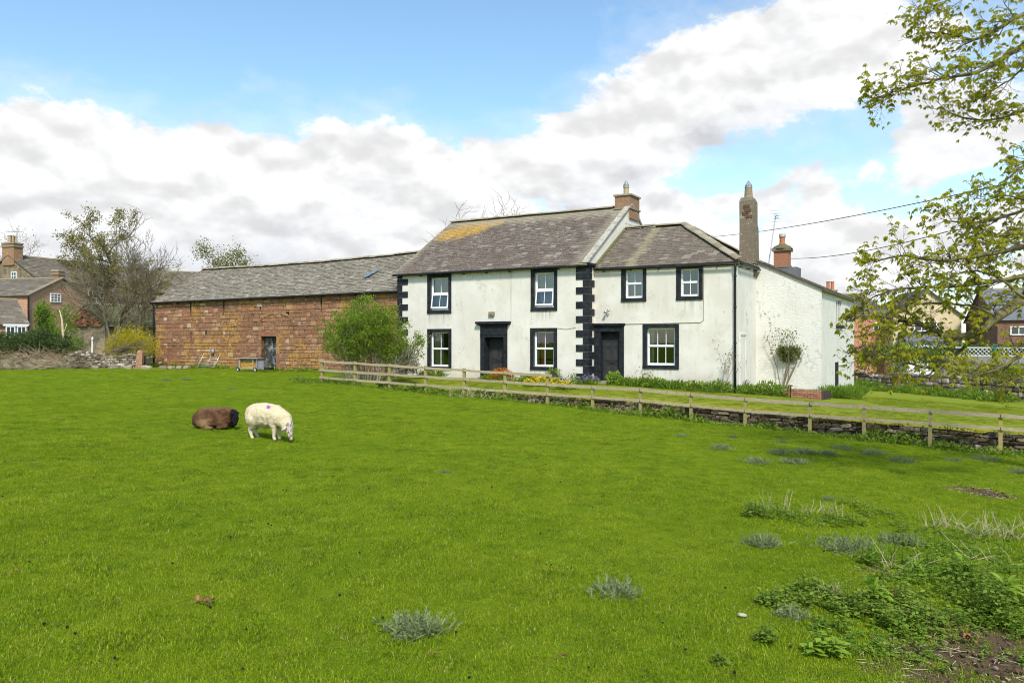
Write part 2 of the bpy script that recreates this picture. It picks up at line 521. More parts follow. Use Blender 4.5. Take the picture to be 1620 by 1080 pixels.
def mat_render(name, rough, stains=()):
    """white limewash on render, weathered"""
    m, N, b, o = new_mat(name)
    p = N.pos()
    big = N.noise(p, .9, 5, .6); fine = N.noise(p, 7.0, 5, .7); streak = N.noise(N.scale(p, (3, 3, .55)), 1.6, 5, .65)
    base = N.mix(N.ramp(big, .3, .7), (.650, .602, .525), (.745, .708, .640)) if not rough else N.mix(N.ramp(big, .3, .7), (.66, .630, .570), (.755, .732, .680))
    base = N.mix(N.math('MULTIPLY', N.ramp(streak, .52, .80), .30), base, (.38, .335, .255))
    grime = N.math('MULTIPLY', N.ramp(N.noise(p, 2.3, 6, .72), .57, .76), N.ramp(fine, .4, .65))
    base = N.mix(N.math('MULTIPLY', grime, .8), base, (.27, .24, .195))
    specks = N.ramp(N.noise(p, 24, 3, .6), .66, .74)
    base = N.mix(N.math('MULTIPLY', specks, .28), base, (.30, .28, .24))
    # run-off stains hanging below the sills, each with its own ragged outline
    if stains:
        x, y, z = N.sep(p)
        run = N.math('ADD', N.math('MULTIPLY', N.math('SUBTRACT', x, -5.92), .8660), N.math('MULTIPLY', N.math('SUBTRACT', y, 41.41), -.5))
        drip = N.noise(N.scale(p, (9, 9, .5)), 1.0, 4, .7)
        for (s0, s1, zs, ln) in stains:
            a = N.math('MULTIPLY', N.ramp(run, s0 - .1, s0 + .12), N.ramp(run, s1 + .1, s1 - .12))
            h = N.math('MULTIPLY', N.ramp(z, zs - ln, zs), N.ramp(z, zs + .03, zs - .0))
            k = N.math('MULTIPLY', N.math('MULTIPLY', a, h), N.ramp(drip, .38, .72))
            base = N.mix(N.math('MULTIPLY', k, .85), base, (.31, .265, .19))
        dirt = N.math('MULTIPLY', N.ramp(N.math('ADD', z, N.math('MULTIPLY', N.noise(p, 2.2, 5, .7), .9)), CZ - .75, CZ - 1.55), .55)
        base = N.mix(dirt, base, (.40, .365, .26))
        old = N.math('MULTIPLY', N.ramp(N.noise(p, .7, 6, .75), .55, .68), N.ramp(fine, .40, .62))
        base = N.mix(N.math('MULTIPLY', old, .6), base, (.41, .36, .275))
    else:
        old = N.math('MULTIPLY', N.ramp(N.noise(p, .9, 6, .75), .52, .68), N.ramp(fine, .40, .62))
        base = N.mix(N.math('MULTIPLY', old, .65), base, (.35, .33, .285))
    N.put(b.inputs['Base Color'], base)
    b.inputs['Roughness'].default_value = .92
    if rough:
        h = N.math('ADD', N.noise(N.scale(p, (1, 1, 3.0)), 6.0, 6, .7, .3), N.math('MULTIPLY', N.noise(p, 34, 3, .6), .35))
        bump(N, b, h, .6, .04)
    else:
        bump(N, b, N.math('ADD', N.noise(p, 3.0, 4, .6), N.math('MULTIPLY', N.noise(p, 40, 3, .6), .2)), .35, .02)
    return m
def mat_black(name='black_paint'):
    m, N, b, o = new_mat(name)
    p = N.pos()
    f = N.noise(p, 5.0, 5, .65); w = N.noise(p, 15.0, 5, .75)
    c = N.mix(N.ramp(f, .3, .7), (.012, .014, .018), (.030, .033, .038))
    c = N.mix(N.math('MULTIPLY', N.ramp(w, .60, .74), .6), c, (.13, .13, .13))
    rr = N.math('ADD', N.attr(), 0)
    c = N.mix(N.math('MULTIPLY', rr, .5), c, (.085, .08, .074))
    N.put(b.inputs['Base Color'], c)
    b.inputs['Roughness'].default_value = .6
    bump(N, b, w, .35, .01)
    return m
def mat_slate(name, dark, mid, light, patch, lichen=None, lights=.40):
    """natural slates: each its own tone, lichen over all"""
    m, N, b, o = new_mat(name)
    p = N.pos(); r = N.attr()
    c = N.mix(N.ramp(r, 0, 1.0, .25, .85, smooth=False), dark, mid)
    c = N.mix(N.ramp(r, .86, 1.0, 0, .6), c, light)
    li = N.math('MULTIPLY', N.ramp(N.noise(p, 5.0, 7, .8), .50, .66), N.ramp(N.noise(p, 1.0, 4, .6), .36, .62))
    c = N.mix(N.math('MULTIPLY', li, lights + .2), c, patch)
    c = N.mix(N.math('MULTIPLY', N.ramp(N.noise(p, 24, 4, .8), .54, .64), min(1, lights + .25)), c, patch)
    c = N.mix(N.math('MULTIPLY', N.ramp(N.noise(p, 11, 4, .7), .58, .70), .5), c, tuple(x * .5 for x in dark))
    if lichen:
        c = lichen(N, p, c)
    N.put(b.inputs['Base Color'], c)
    b.inputs['Roughness'].default_value = .9; b.inputs['Specular IOR Level'].default_value = .10
    bump(N, b, N.noise(p, 20, 4, .7), .3, .015)
    return m
def orange_lichen(N, p, c):
    # a spread of orange lichen below the left end of the main ridge
    x, y, z = N.sep(p)
    n1 = N.noise(p, 1.4, 5, .7); n2 = N.noise(p, 9.0, 4, .7)
    A = Vector((-3.5, 44.4, CZ + 5.8)); B = Vector((-1.0, 43.9, CZ + 6.55))
    best = None
    for k in range(5):
        q = A.lerp(B, k / 4)
        d = N.vmath('DISTANCE', p, tuple(q))
        d = N.math('DIVIDE', d, .62 + .22 * math.sin(k * .9 + .3))
        best = d if best is None else N.math('MINIMUM', best, d)
    f = N.ramp(N.math('ADD', best, N.math('MULTIPLY', N.math('SUBTRACT', n1, .5), 3.0)), .55, 1.75, 1, 0)
    f = N.math('MULTIPLY', N.math('MULTIPLY', f, N.ramp(n2, .36, .56, .25, 1)), N.ramp(N.noise(p, 26, 4, .75), .36, .56, .25, 1))
    c = N.mix(N.math('MULTIPLY', f, .9), c, (.60, .34, .035))
    sc = N.math('MULTIPLY', N.ramp(N.noise(p, 3.0, 6, .8), .60, .72), N.ramp(z, CZ + 4.6, CZ + 6.8, 0, .6))
    c = N.mix(sc, c, (.42, .36, .17))
    # sandy lichen along the ridge and both verges
    run = N.math('ADD', N.math('MULTIPLY', N.math('SUBTRACT', x, -5.92), .8660), N.math('MULTIPLY', N.math('SUBTRACT', y, 41.41), -.5))
    edge = N.math('MAXIMUM', N.ramp(N.math('ADD', z, N.math('MULTIPLY', n1, .8)), CZ + 6.5, CZ + 7.1), N.math('MAXIMUM', N.ramp(N.math('ADD', run, n1), .9, .2), N.ramp(N.math('ADD', run, n1), 10.2, 11.2)))
    return N.mix(N.math('MULTIPLY', edge, .65), c, (.34, .30, .215))
def pale_streak(N, p, c):
    x, y, z = N.sep(p)
    # pale run-off below the chimney and mossy yellow by the hips
    run = N.math('ADD', N.math('MULTIPLY', N.math('SUBTRACT', x, 3.774), .866), N.math('MULTIPLY', N.math('SUBTRACT', y, 36.57), -.5))
    d = N.math('ABSOLUTE', N.math('SUBTRACT', run, 1.75))
    f = N.ramp(N.math('ADD', d, N.math('MULTIPLY', N.noise(p, 3, 4, .7), .5)), .30, .62, .55, 0)
    return N.mix(f, c, (.34, .29, .17))
def mat_stone(name, stops, spots=None, rough=.95, lich=0.0, attr=True):
    """each stone takes its own colour; lichen and bleached patches run across them"""
    m, N, b, o = new_mat(name)
    p = N.pos()
    r = N.math('FRACT', N.math('ADD', N.objrand(), N.math('MULTIPLY', N.attr(), .999))) if attr else N.noise(p, 1.5, 3)
    c = N.colramp(r, stops)
    f = N.noise(p, 9.0, 6, .75)
    c = N.mix(N.math('MULTIPLY', N.ramp(f, .35, .72), .55), c, N.mix(.5, c, (.05, .03, .02)))
    if lich:
        big = N.noise(p, .42, 3, .6); fine = N.noise(p, 4.2, 6, .75)
        g = N.math('MULTIPLY', N.ramp(big, .46, .62), N.ramp(fine, .42, .58))
        c = N.mix(N.math('MULTIPLY', g, lich), c, (.50, .285, .045))
        w = N.math('MULTIPLY', N.ramp(N.noise(p, 2.6, 7, .8), .585, .64), .75)
        c = N.mix(N.math('MULTIPLY', w, .7), c, (.58, .50, .40))
        c = N.mix(N.math('MULTIPLY', N.ramp(N.noise(p, 7.0, 5, .8), .60, .66), .75), c, (.60, .53, .43))
        c = N.mix(N.math('MULTIPLY', N.ramp(N.noise(p, 1.3, 5, .7), .55, .72), .5), c, (.15, .085, .055))
    N.put(b.inputs['Base Color'], c)
    b.inputs['Roughness'].default_value = rough
    bump(N, b, N.math('ADD', N.noise(p, 16, 5, .7), N.math('MULTIPLY', N.noise(p, 60, 2, .5), .3)), .6, .03)
    return m
def mat_leaf(name, a, b_, dark=None, trans=.35, rough=.55):
    m, N, b, o = new_mat(name)
    r = N.attr()
    p = N.pos()
    c = N.mix(r, a, b_)
    c = N.mix(N.math('MULTIPLY', N.ramp(N.noise(p, 2.2, 4, .6), .35, .65), .35), c, tuple(x * .55 for x in a))
    N.put(b.inputs['Base Color'], c)
    b.inputs['Roughness'].default_value = rough; b.inputs['Specular IOR Level'].default_value = .08
    if trans:
        t = N.n('ShaderNodeBsdfTranslucent'); N.put(t.inputs[0], N.mix(.35, c, tuple(min(1, x * 1.7) for x in b_)))
        mx = N.n('ShaderNodeMixShader'); mx.inputs[0].default_value = trans
        N.link(b.outputs[0], mx.inputs[1]); N.link(t.outputs[0], mx.inputs[2]); N.link(mx.outputs[0], o.inputs[0])
    return m
def mat_grass(name, tint=(1, 1, 1)):
    m, N, b, o = new_mat(name)
    p = N.pos()
    g = ground_color(N, p, 1)
    g = N.mix(N.ramp(N.objrand(), .5, 1.0, 0, .6), g, (.340, .415, .024))
    g = N.mix(N.ramp(N.objrand(), .28, 0.0, 0, .4), g, (.135, .225, .014))
    g = N.mix(N.ramp(N.objrand(), .115, .10, 0, .85), g, (.075, .140, .012))
    g = N.mix(N.ramp(N.objrand(), .955, .97, 0, .6), g, (.42, .42, .06))
    g = N.mix(N.ramp(N.attr(), .93, .97, 0, .7), g, (.42, .36, .15))
    g = N.mix(1.0, g, N.ramp(N.attr('rnd'), 0, 1, .72, 1.32, False), 'MULTIPLY')
    g = N.mix(1.0, g, tint, 'MULTIPLY')
    N.put(b.inputs['Base Color'], g)
    b.inputs['Roughness'].default_value = .75; b.inputs['Specular IOR Level'].default_value = .05
    t = N.n('ShaderNodeBsdfTranslucent'); N.put(t.inputs[0], N.mix(1.0, g, (1.25, 1.15, .7), 'MULTIPLY'))
    mx = N.n('ShaderNodeMixShader'); mx.inputs[0].default_value = .38
    N.link(b.outputs[0], mx.inputs[1]); N.link(t.outputs[0], mx.inputs[2]); N.link(mx.outputs[0], o.inputs[0])
    return m
def mat_glass():
    m, N, b, o = new_mat('window_glass')
    tr = N.n('ShaderNodeBsdfTransparent'); tr.inputs[0].default_value = (.80, .84, .82, 1)
    gl = N.n('ShaderNodeBsdfGlossy'); gl.inputs['Roughness'].default_value = .02; gl.inputs[0].default_value = (1, 1, 1, 1)
    fr = N.n('ShaderNodeFresnel'); fr.inputs[0].default_value = 1.75
    mx = N.n('ShaderNodeMixShader')
    N.link(N.math('ADD', fr.outputs[0], .04), mx.inputs[0]); N.link(tr.outputs[0], mx.inputs[1]); N.link(gl.outputs[0], mx.inputs[2])
    nb = N.n('ShaderNodeBump'); nb.inputs['Strength'].default_value = .02; nb.inputs['Distance'].default_value = .05
    N.put(nb.inputs['Height'], N.noise(N.pos(), 1.7, 2, .5)); N.link(nb.outputs[0], gl.inputs['Normal'])
    N.link(mx.outputs[0], o.inputs[0])
    return m
def mat_wood(name, a, b_, green):
    m, N, b, o = new_mat(name)
    p = N.pos(); r = N.objrand()
    g = N.noise(N.scale(p, (3, 3, 22)), 3.0, 5, .7)
    c = N.mix(N.ramp(g, .3, .7), a, b_)
    c = N.mix(N.math('MULTIPLY', N.ramp(N.noise(p, 3.5, 5, .7), .48, .68), .75), c, green)
    c = N.mix(N.math('MULTIPLY', N.ramp(N.noise(p, 9, 5, .75), .58, .7), .65), c, (.06, .05, .04))
    c = N.mix(N.math('MULTIPLY', r, .25), c, (.20, .17, .11))
    N.put(b.inputs['Base Color'], c); b.inputs['Roughness'].default_value = .9
    bump(N, b, g, .4, .01)
    return m

M_field = mat_field(); M_lawn = mat_lawn()
M_render = mat_render('white_render', False); M_harl = mat_render('rough_white_render', True)
M_black = mat_black()
M_slate_main = mat_slate('slate_main', (.070, .052, .042), (.165, .128, .102), (.32, .285, .24), (.45, .41, .345), orange_lichen)
M_slate_wing = mat_slate('slate_wing', (.088, .069, .056), (.185, .150, .118), (.31, .27, .215), (.38, .34, .25), pale_streak, .35)
M_slate_barn = mat_slate('slate_barn', (.130, .112, .085), (.235, .205, .160), (.40, .365, .30), (.50, .455, .365), None, .7)
M_slate_far = mat_slate('slate_far', (.095, .078, .064), (.195, .165, .135), (.27, .245, .20), (.30, .27, .17), None, .4)
M_slate_moss = mat_slate('slate_mossy', (.10, .10, .05), (.17, .16, .09), (.22, .21, .15), (.20, .22, .05), None, .6)
M_slate_grey = mat_slate('slate_grey', (.13, .135, .15), (.19, .20, .22), (.26, .27, .29), (.30, .30, .31), None, .2)
M_ridge = mat_stone('ridge_stone', [(0, (.27, .22, .15)), (.5, (.33, .29, .20)), (1, (.40, .36, .27))])
M_sand = mat_stone('red_sandstone', [(0, (.325, .138, .075)), (.22, (.270, .135, .078)), (.45, (.370, .175, .095)), (.62, (.225, .112, .070)),
                                     (.84, (.40, .215, .120)), (.97, (.44, .27, .16)), (1, (.58, .46, .36))], lich=.72)
M_mortar = plain('mortar', (.165, .095, .058), .95, .4, 4, bumpy=.5)
M_rubble = mat_stone('rubble_stone', [(0, (.150, .115, .085)), (.3, (.235, .185, .135)), (.6, (.32, .265, .195)), (.85, (.43, .37, .285)), (1, (.54, .48, .40))])
M_rubdark = plain('rubble_core', (.060, .045, .034), .95, .5, 5, bumpy=.6)
M_retain = mat_stone('retaining_stone', [(0, (.070, .050, .036)), (.4, (.135, .098, .068)), (.7, (.20, .150, .105)), (.9, (.31, .25, .18)), (1, (.48, .41, .33))])
M_brick = mat_stone('red_brick', [(0, (.35, .155, .095)), (.5, (.42, .205, .120)), (1, (.46, .265, .165))])
M_brickwall = plain('brick_wall', (.47, .27, .170), .95, .30, 9, bumpy=.4)
M_stonewall = plain('stone_gable', (.22, .17, .115), .95, .40, 2.5, bumpy=.4)
M_tanwall = plain('tan_stone_wall', (.33, .26, .175), .95, .35, 3.5, bumpy=.6)
M_pvc = plain('white_window_frame', (.82, .83, .83), .4, .03, 3)
M_glass = mat_glass()
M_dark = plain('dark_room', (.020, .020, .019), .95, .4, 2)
M_curtain = plain('cream_curtain', (.60, .58, .46), .9, .12, 5)
M_orange = plain('orange_curtain', (.50, .11, .035), .9, .2, 4)
M_blind = plain('pale_blind', (.42, .46, .45), .9, .12, 3)
M_pipe = plain('black_pipe', (.017, .017, .018), .5, .4, 8)
M_chim = mat_stone('chimney_stone', [(0, (.20, .115, .075)), (.5, (.28, .165, .105)), (1, (.34, .20, .125))], lich=.35)
M_chimgrey = mat_stone('chimney_render', [(0, (.195, .158, .115)), (1, (.235, .190, .140))], lich=.25)
M_terra = plain('terracotta', (.42, .17, .085), .85, .2, 8)
M_buff = plain('buff_pot', (.40, .31, .185), .85, .2, 8)
M_steel = plain('galvanised_steel', (.50, .51, .52), .45, .2, 9, metal=.6)
M_lead = plain('lead_cowl', (.27, .28, .31), .55, .25, 9, metal=.4)
M_fence = mat_wood('fence_wood', (.31, .245, .155), (.47, .395, .270), (.29, .265, .075))
M_post = mat_wood('fence_post_wood', (.26, .215, .085), (.37, .31, .135), (.34, .32, .035))
M_barnwood = mat_wood('old_black_door', (.018, .022, .026), (.045, .050, .054), (.42, .42, .39))
M_brownwood = mat_wood('brown_wood', (.125, .052, .036), (.17, .085, .060), (.12, .09, .07))
M_hay = plain('hay', (.36, .22, .055), .95, .6, 18, bumpy=.7)
M_bark = plain('bark', (.105, .085, .052), .95, .4, 14, bumpy=.6)
M_barkmoss = plain('mossy_bark', (.135, .118, .052), .95, .45, 6, bumpy=.7)
M_twig = plain('bare_twig', (.27, .235, .19), .95, .3, 10)
M_twigbrown = plain('brown_twig', (.20, .165, .105), .95, .3, 10)
M_dry = plain('dry_stalk', (.46, .38, .24), .9, .25, 10)
M_brush = mat_stone('cut_brush', [(0, (.16, .12, .075)), (.5, (.27, .215, .135)), (1, (.40, .33, .21))])
M_gatepost = plain('sandstone_post', (.33, .185, .115), .95, .3, 6, bumpy=.5)
M_wire = plain('wire', (.05, .05, .055), .6, .1, 3)
L_chest = mat_leaf('chestnut_leaf', (.290, .330, .024), (.470, .430, .040), trans=.52)
L_bush = mat_leaf('willow_leaf', (.135, .215, .022), (.270, .345, .045), trans=.4)
L_shrub = mat_leaf('dark_shrub_leaf', (.085, .100, .035), (.180, .180, .085), trans=.25)
L_hedge = mat_leaf('ivy_leaf', (.045, .085, .022), (.120, .170, .048), trans=.15)
L_green = mat_leaf('green_leaf', (.120, .230, .022), (.230, .330, .045), trans=.35)
L_dkgreen = mat_leaf('nettle_leaf', (.120, .205, .022), (.245, .325, .046), trans=.3)
L_dock = mat_leaf('dock_leaf', (.230, .370, .030), (.350, .470, .070), trans=.4)
L_this = mat_leaf('thistle_leaf', (.140, .190, .070), (.290, .340, .160), trans=.12, rough=.7)
L_fors = mat_leaf('forsythia_leaf', (.42, .36, .010), (.58, .50, .020), trans=.35)
L_olive = mat_leaf('olive_foliage', (.170, .160, .040), (.300, .255, .070), trans=.25)
L_spring = mat_leaf('spring_leaf', (.300, .265, .060), (.450, .390, .110), trans=.3)
L_pink = mat_leaf('pink_blossom', (.42, .27, .24), (.60, .44, .40), trans=.2)
P_orange = mat_leaf('orange_petal', (.50, .105, .012), (.68, .24, .025), trans=.3)
P_yellow = mat_leaf('yellow_petal', (.72, .50, .015), (.85, .66, .050), trans=.3)
P_violet = mat_leaf('violet_petal', (.20, .16, .42), (.42, .38, .66), trans=.3)
P_white = mat_leaf('white_petal', (.66, .62, .58), (.80, .78, .74), trans=.3)
M_grass = mat_grass('grass_blade')
M_lawngrass = mat_grass('lawn_blade', (.88, .76, .95))
# ------------------------------------------------------------------ ground
def grid_coords(lo, hi, fine_lo, fine_hi, step):
    c = list(np.arange(fine_lo, fine_hi + 1e-6, step))
    s, x = step, fine_hi
    while x < hi: s *= 1.35; x += s; c.append(min(x, hi))
    s, x = step, fine_lo
    while x > lo: s *= 1.35; x -= s; c.insert(0, max(x, lo))
    return np.array(c)
gx = grid_coords(-2500, 2500, -30, 30, .6)
gy = grid_coords(-600, 4000, -2, 60, .6)
GX, GY = np.meshgrid(gx, gy)
GZ = zfield(GX, GY)
for i in range(GX.shape[0]):
    for j in range(GX.shape[1]):
        if abs(GX[i, j]) < 31 and GY[i, j] < 61:
            GZ[i, j] += .03 * mnoise.noise(Vector((GX[i, j] * .7, GY[i, j] * .7, 0)))
V = np.stack([GX, GY, GZ], -1).reshape(-1, 3)
nx = len(gx); ii, jj = np.meshgrid(np.arange(len(gy) - 1), np.arange(nx - 1), indexing='ij')
a = (ii * nx + jj).ravel()
field = np_mesh('field', V, np.stack([a, a + 1, a + nx + 1, a + nx], 1), M_field, smooth=True, origin=Vector((0, 0, 0)))
tag(field, 'bright green grazed pasture sloping down to the right', kind='structure')

# the fence line, posts numbered from the left end
def fence_pt(n):
    Y = 35.0 * (1 - .0241 * n)
    x = 35.0 * (-300 + 58.0 * n) / F
    return Vector((x, Y))
FD = (fence_pt(14) - fence_pt(0)).normalized()
FN = Vector((-FD.y, FD.x))                    # towards the house
# garden: a strip grid between the retaining wall and the back
def garden_xy(n, q):
    base = fence_pt(n) + FN * .42
    return base + FN * q + FD * 0.0
ns = np.linspace(-4.0, 30, 103); qs = np.concatenate([np.linspace(0, 1, 4), np.linspace(1.6, 30, 48)])
V = []; 
for q in qs:
    for n in ns:
        p = garden_xy(n, q)
        z = float(zgarden(p.x, p.y)) + .02 * mnoise.noise(Vector((p.x * .8, p.y * .8, 3)))
        zf_ = float(zfield(p.x, p.y))
        k = min(1, max(0, (p.x + 7.0) / 1.6)) * (1 if q > 3 else min(1, max(0, (n - 1.0) / 2.2)))
        z = max(z, zf_ + .02) * k + (zf_ - .06) * (1 - k)
        V.append((p.x, p.y, z))
nn = len(ns); ii, jj = np.meshgrid(np.arange(len(qs) - 1), np.arange(nn - 1), indexing='ij')
a = (ii * nn + jj).ravel()
lawn = np_mesh('garden_lawn', np.array(V), np.stack([a, a + 1, a + nn + 1, a + nn], 1), M_lawn, smooth=True, origin=Vector((0, 0, 0)))
tag(lawn, 'mown garden lawn in front of the white farmhouse, raised behind the fence', kind='structure')
# ------------------------------------------------------------------ farmhouse
C30, S30 = math.cos(R(30)), math.sin(R(30))
DF = Vector((C30, -S30)); DP = Vector((S30, C30))
EAVE = CZ + 3.57
WM = 10.82
PL = Vector((-5.92, 41.41))
main = Plane(PL, DF)
house = empty('farmhouse', (PL.x + DF.x * 8, PL.y + DF.y * 8 + 3, CZ - 1.9),
              'white rendered two storey farmhouse with black quoins, window surrounds and slate roofs', 'house')
ZB = CZ - 2.9                                # walls run into the ground

def px_rect(pl, x0, y0, x1, y1):
    s0, s1 = pl.s(x0), pl.s(x1)
    return [s0, s1, pl.z((x0 + x1) / 2, y1), pl.z((x0 + x1) / 2, y0)]

MB_SUR = .17
def window(pl, rect, rows, cols, tilt=False, curtain=None, blind=None, house=house, sur=True, split=.52, depth=.13):
    """sash-look window: black stone surround, white frame, panes; returns the wall opening"""
    s0, s1, z0, z1 = rect
    w = MB_SUR
    hs = [s0 + w, s1 - w, z0 + w * .95, z1 - w]
    # frame
    a, b, c, d = hs
    mb = MB(); fo = -depth
    t = .055
    pl.box(mb, a, a + t, fo - .06, fo, c, d); pl.box(mb, b - t, b, fo - .06, fo, c, d)
    pl.box(mb, a + t, b - t, fo - .06, fo, d - t, d)
    pl.box(mb, a + t - .03, b - t + .03, fo - .05, fo + .035, c, c + .09)       # white sill
    zm = c + (d - c) * split
    pl.box(mb, a + t, b - t, fo - .055, fo + .012, zm - .045, zm + .045)
    wn = mb.build('window', M_pvc, house)
    # glazing bars
    halves = ((zm + .045, d - t, 0), (c + .09, zm - .045, 1))
    for (za, zb, low) in halves:
        if low and tilt:
            # top-hung lower sash pushed out at the foot
            ang = R(9); hgt = zb - za
            def Pt(s, h, o):
                return pl.P(s, fo + .02 + math.sin(ang) * (hgt - h) + o, zb - math.cos(ang) * (hgt - h))
            mb = MB()
            for (sa, sb, ha, hb) in ((a + t, a + t + .06, 0, hgt), (b - t - .06, b - t, 0, hgt), (a + t + .06, b - t - .06, 0, .07), (a + t + .06, b - t - .06, hgt - .06, hgt)):
                mb.hexa([Pt(sa, ha, .03), Pt(sb, ha, .03), Pt(sb, ha, -.01), Pt(sa, ha, -.01), Pt(sa, hb, .03), Pt(sb, hb, .03), Pt(sb, hb, -.01), Pt(sa, hb, -.01)])
            for k in range(1, cols):
                sc_ = a + t + .06 + (b - a - 2 * t - .12) * k / cols
                mb.hexa([Pt(sc_ - .012, .07, .02), Pt(sc_ + .012, .07, .02), Pt(sc_ + .012, .07, 0), Pt(sc_ - .012, .07, 0),
                         Pt(sc_ - .012, hgt - .06, .02), Pt(sc_ + .012, hgt - .06, .02), Pt(sc_ + .012, hgt - .06, 0), Pt(sc_ - .012, hgt - .06, 0)])
            mb.build('opening_sash', M_pvc, wn)
            for k in range(cols):
                ca = a + t + .06 + (b - a - 2 * t - .12) * k / cols; cb = a + t + .06 + (b - a - 2 * t - .12) * (k + 1) / cols
                g = MB(); g.quad(Pt(ca, .07, .008), Pt(cb, .07, .008), Pt(cb, hgt - .06, .008), Pt(ca, hgt - .06, .008)); g.build('pane', M_glass, wn)
            continue
        inset = .05 if low or tilt else .03
        o_ = fo - .01 if low else fo - .03
        for (ua, ub) in ((a + t, a + t + inset), (b - t - inset, b - t)):
            mb = MB(); pl.box(mb, ua, ub, o_ - .03, o_ + .006, za, zb); mb.build('sash_stile', M_pvc, wn)
        for k in range(1, cols):
            mb = MB(); sc_ = a + t + inset + (b - a - 2 * t - 2 * inset) * k / cols
            pl.box(mb, sc_ - .014, sc_ + .014, o_ - .02, o_ + .004, za, zb); mb.build('glazing_bar', M_pvc, wn)
        for k in range(cols):
            ca = a + t + inset + (b - a - 2 * t - 2 * inset) * k / cols; cb = a + t + inset + (b - a - 2 * t - 2 * inset) * (k + 1) / cols
            g = MB(); g.quad(pl.P(ca, o_ - .012, za), pl.P(cb, o_ - .012, za), pl.P(cb, o_ - .012, zb), pl.P(ca, o_ - .012, zb)); g.build('pane', M_glass, wn)
    # surround of dressed stone, painted black
    if sur:
        lint = MB(); pl.box(lint, s0, s1, -.02, .035, d - .0, z1); lint.build('lintel', M_black, house)
        sill = MB(); pl.box(sill, s0, s1, -depth + .0, .05, z0, c - .002); sill.build('sill', M_black, house)
        for (u0, u1) in ((s0, a), (b, s1)):
            j = MB(); pl.box(j, u0, u1, -depth - .05, .03, c, d - .001); j.build('jamb', M_black, house)
    # room behind the glass
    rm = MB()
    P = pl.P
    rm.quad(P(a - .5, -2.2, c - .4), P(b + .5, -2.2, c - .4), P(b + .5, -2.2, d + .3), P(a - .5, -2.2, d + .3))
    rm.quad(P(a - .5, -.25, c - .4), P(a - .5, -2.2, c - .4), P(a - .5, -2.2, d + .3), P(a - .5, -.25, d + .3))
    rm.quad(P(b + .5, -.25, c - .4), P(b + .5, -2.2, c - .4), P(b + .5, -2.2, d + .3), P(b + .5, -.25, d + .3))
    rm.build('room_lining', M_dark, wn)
    def drape(u0, u1, mat, zt=None, zb=None):
        cb_ = MB(); nfold = max(3, int((u1 - u0) / .07)); zt = zt or d + .02; zb = zb or c - .05
        for k in range(nfold):
            ua = u0 + (u1 - u0) * k / nfold; ub = u0 + (u1 - u0) * (k + 1) / nfold
            oa = -.34 + (.03 if k % 2 else -.03); ob = -.34 + (-.03 if k % 2 else .03)
            cb_.quad(P(ua, oa, zb), P(ub, ob, zb), P(ub, ob, zt), P(ua, oa, zt))
        cb_.build('curtain', mat, wn)
    if curtain:
        for (f0, f1, mat) in curtain: drape(a + (b - a) * f0, a + (b - a) * f1, mat)
    if blind: drape(a - .05, b + .05, blind)
    return hs

# --- main block front
rects = [px_rect(main, 676.3, 433.9, 714.2, 495.7), px_rect(main, 676.3, 520.1, 714.3, 584.5), px_rect(main, 840, 425.3, 881.7, 491.7), px_rect(main, 839.1, 518.7, 881.5, 585.2)]
wing_pre = Plane(PL + DF * WM + DP * .656, DF)
wr_pre = [px_rect(wing_pre, 983, 420.6, 1022.6, 477), px_rect(wing_pre, 1070, 418.8, 1111.9, 474.5), px_rect(wing_pre, 1017, 512.5, 1074.2, 583.3)]
ST = [(r_[0], r_[1], r_[2], l_) for r_, l_ in zip(rects, (.85, .3, .7, .3))] + [(r_[0] + WM, r_[1] + WM, r_[2], l_) for r_, l_ in zip(wr_pre, (.5, .9, .45))] + [(WM + .1, WM + 2.0, CZ + 3.4, .5), (2.5, 7.0, CZ + 3.5, .55)]
M_render = mat_render('stained_white_render', False, ST)
holes = [window(main, rects[0], 2, 2, True, blind=M_blind), window(main, rects[1], 2, 2, False, curtain=[(-.05, .5, M_curtain)]),
         window(main, rects[2], 2, 2, True, blind=M_blind), window(main, rects[3], 2, 2, False, curtain=[(-.05, .14, M_curtain), (.18, .40, M_orange)])]

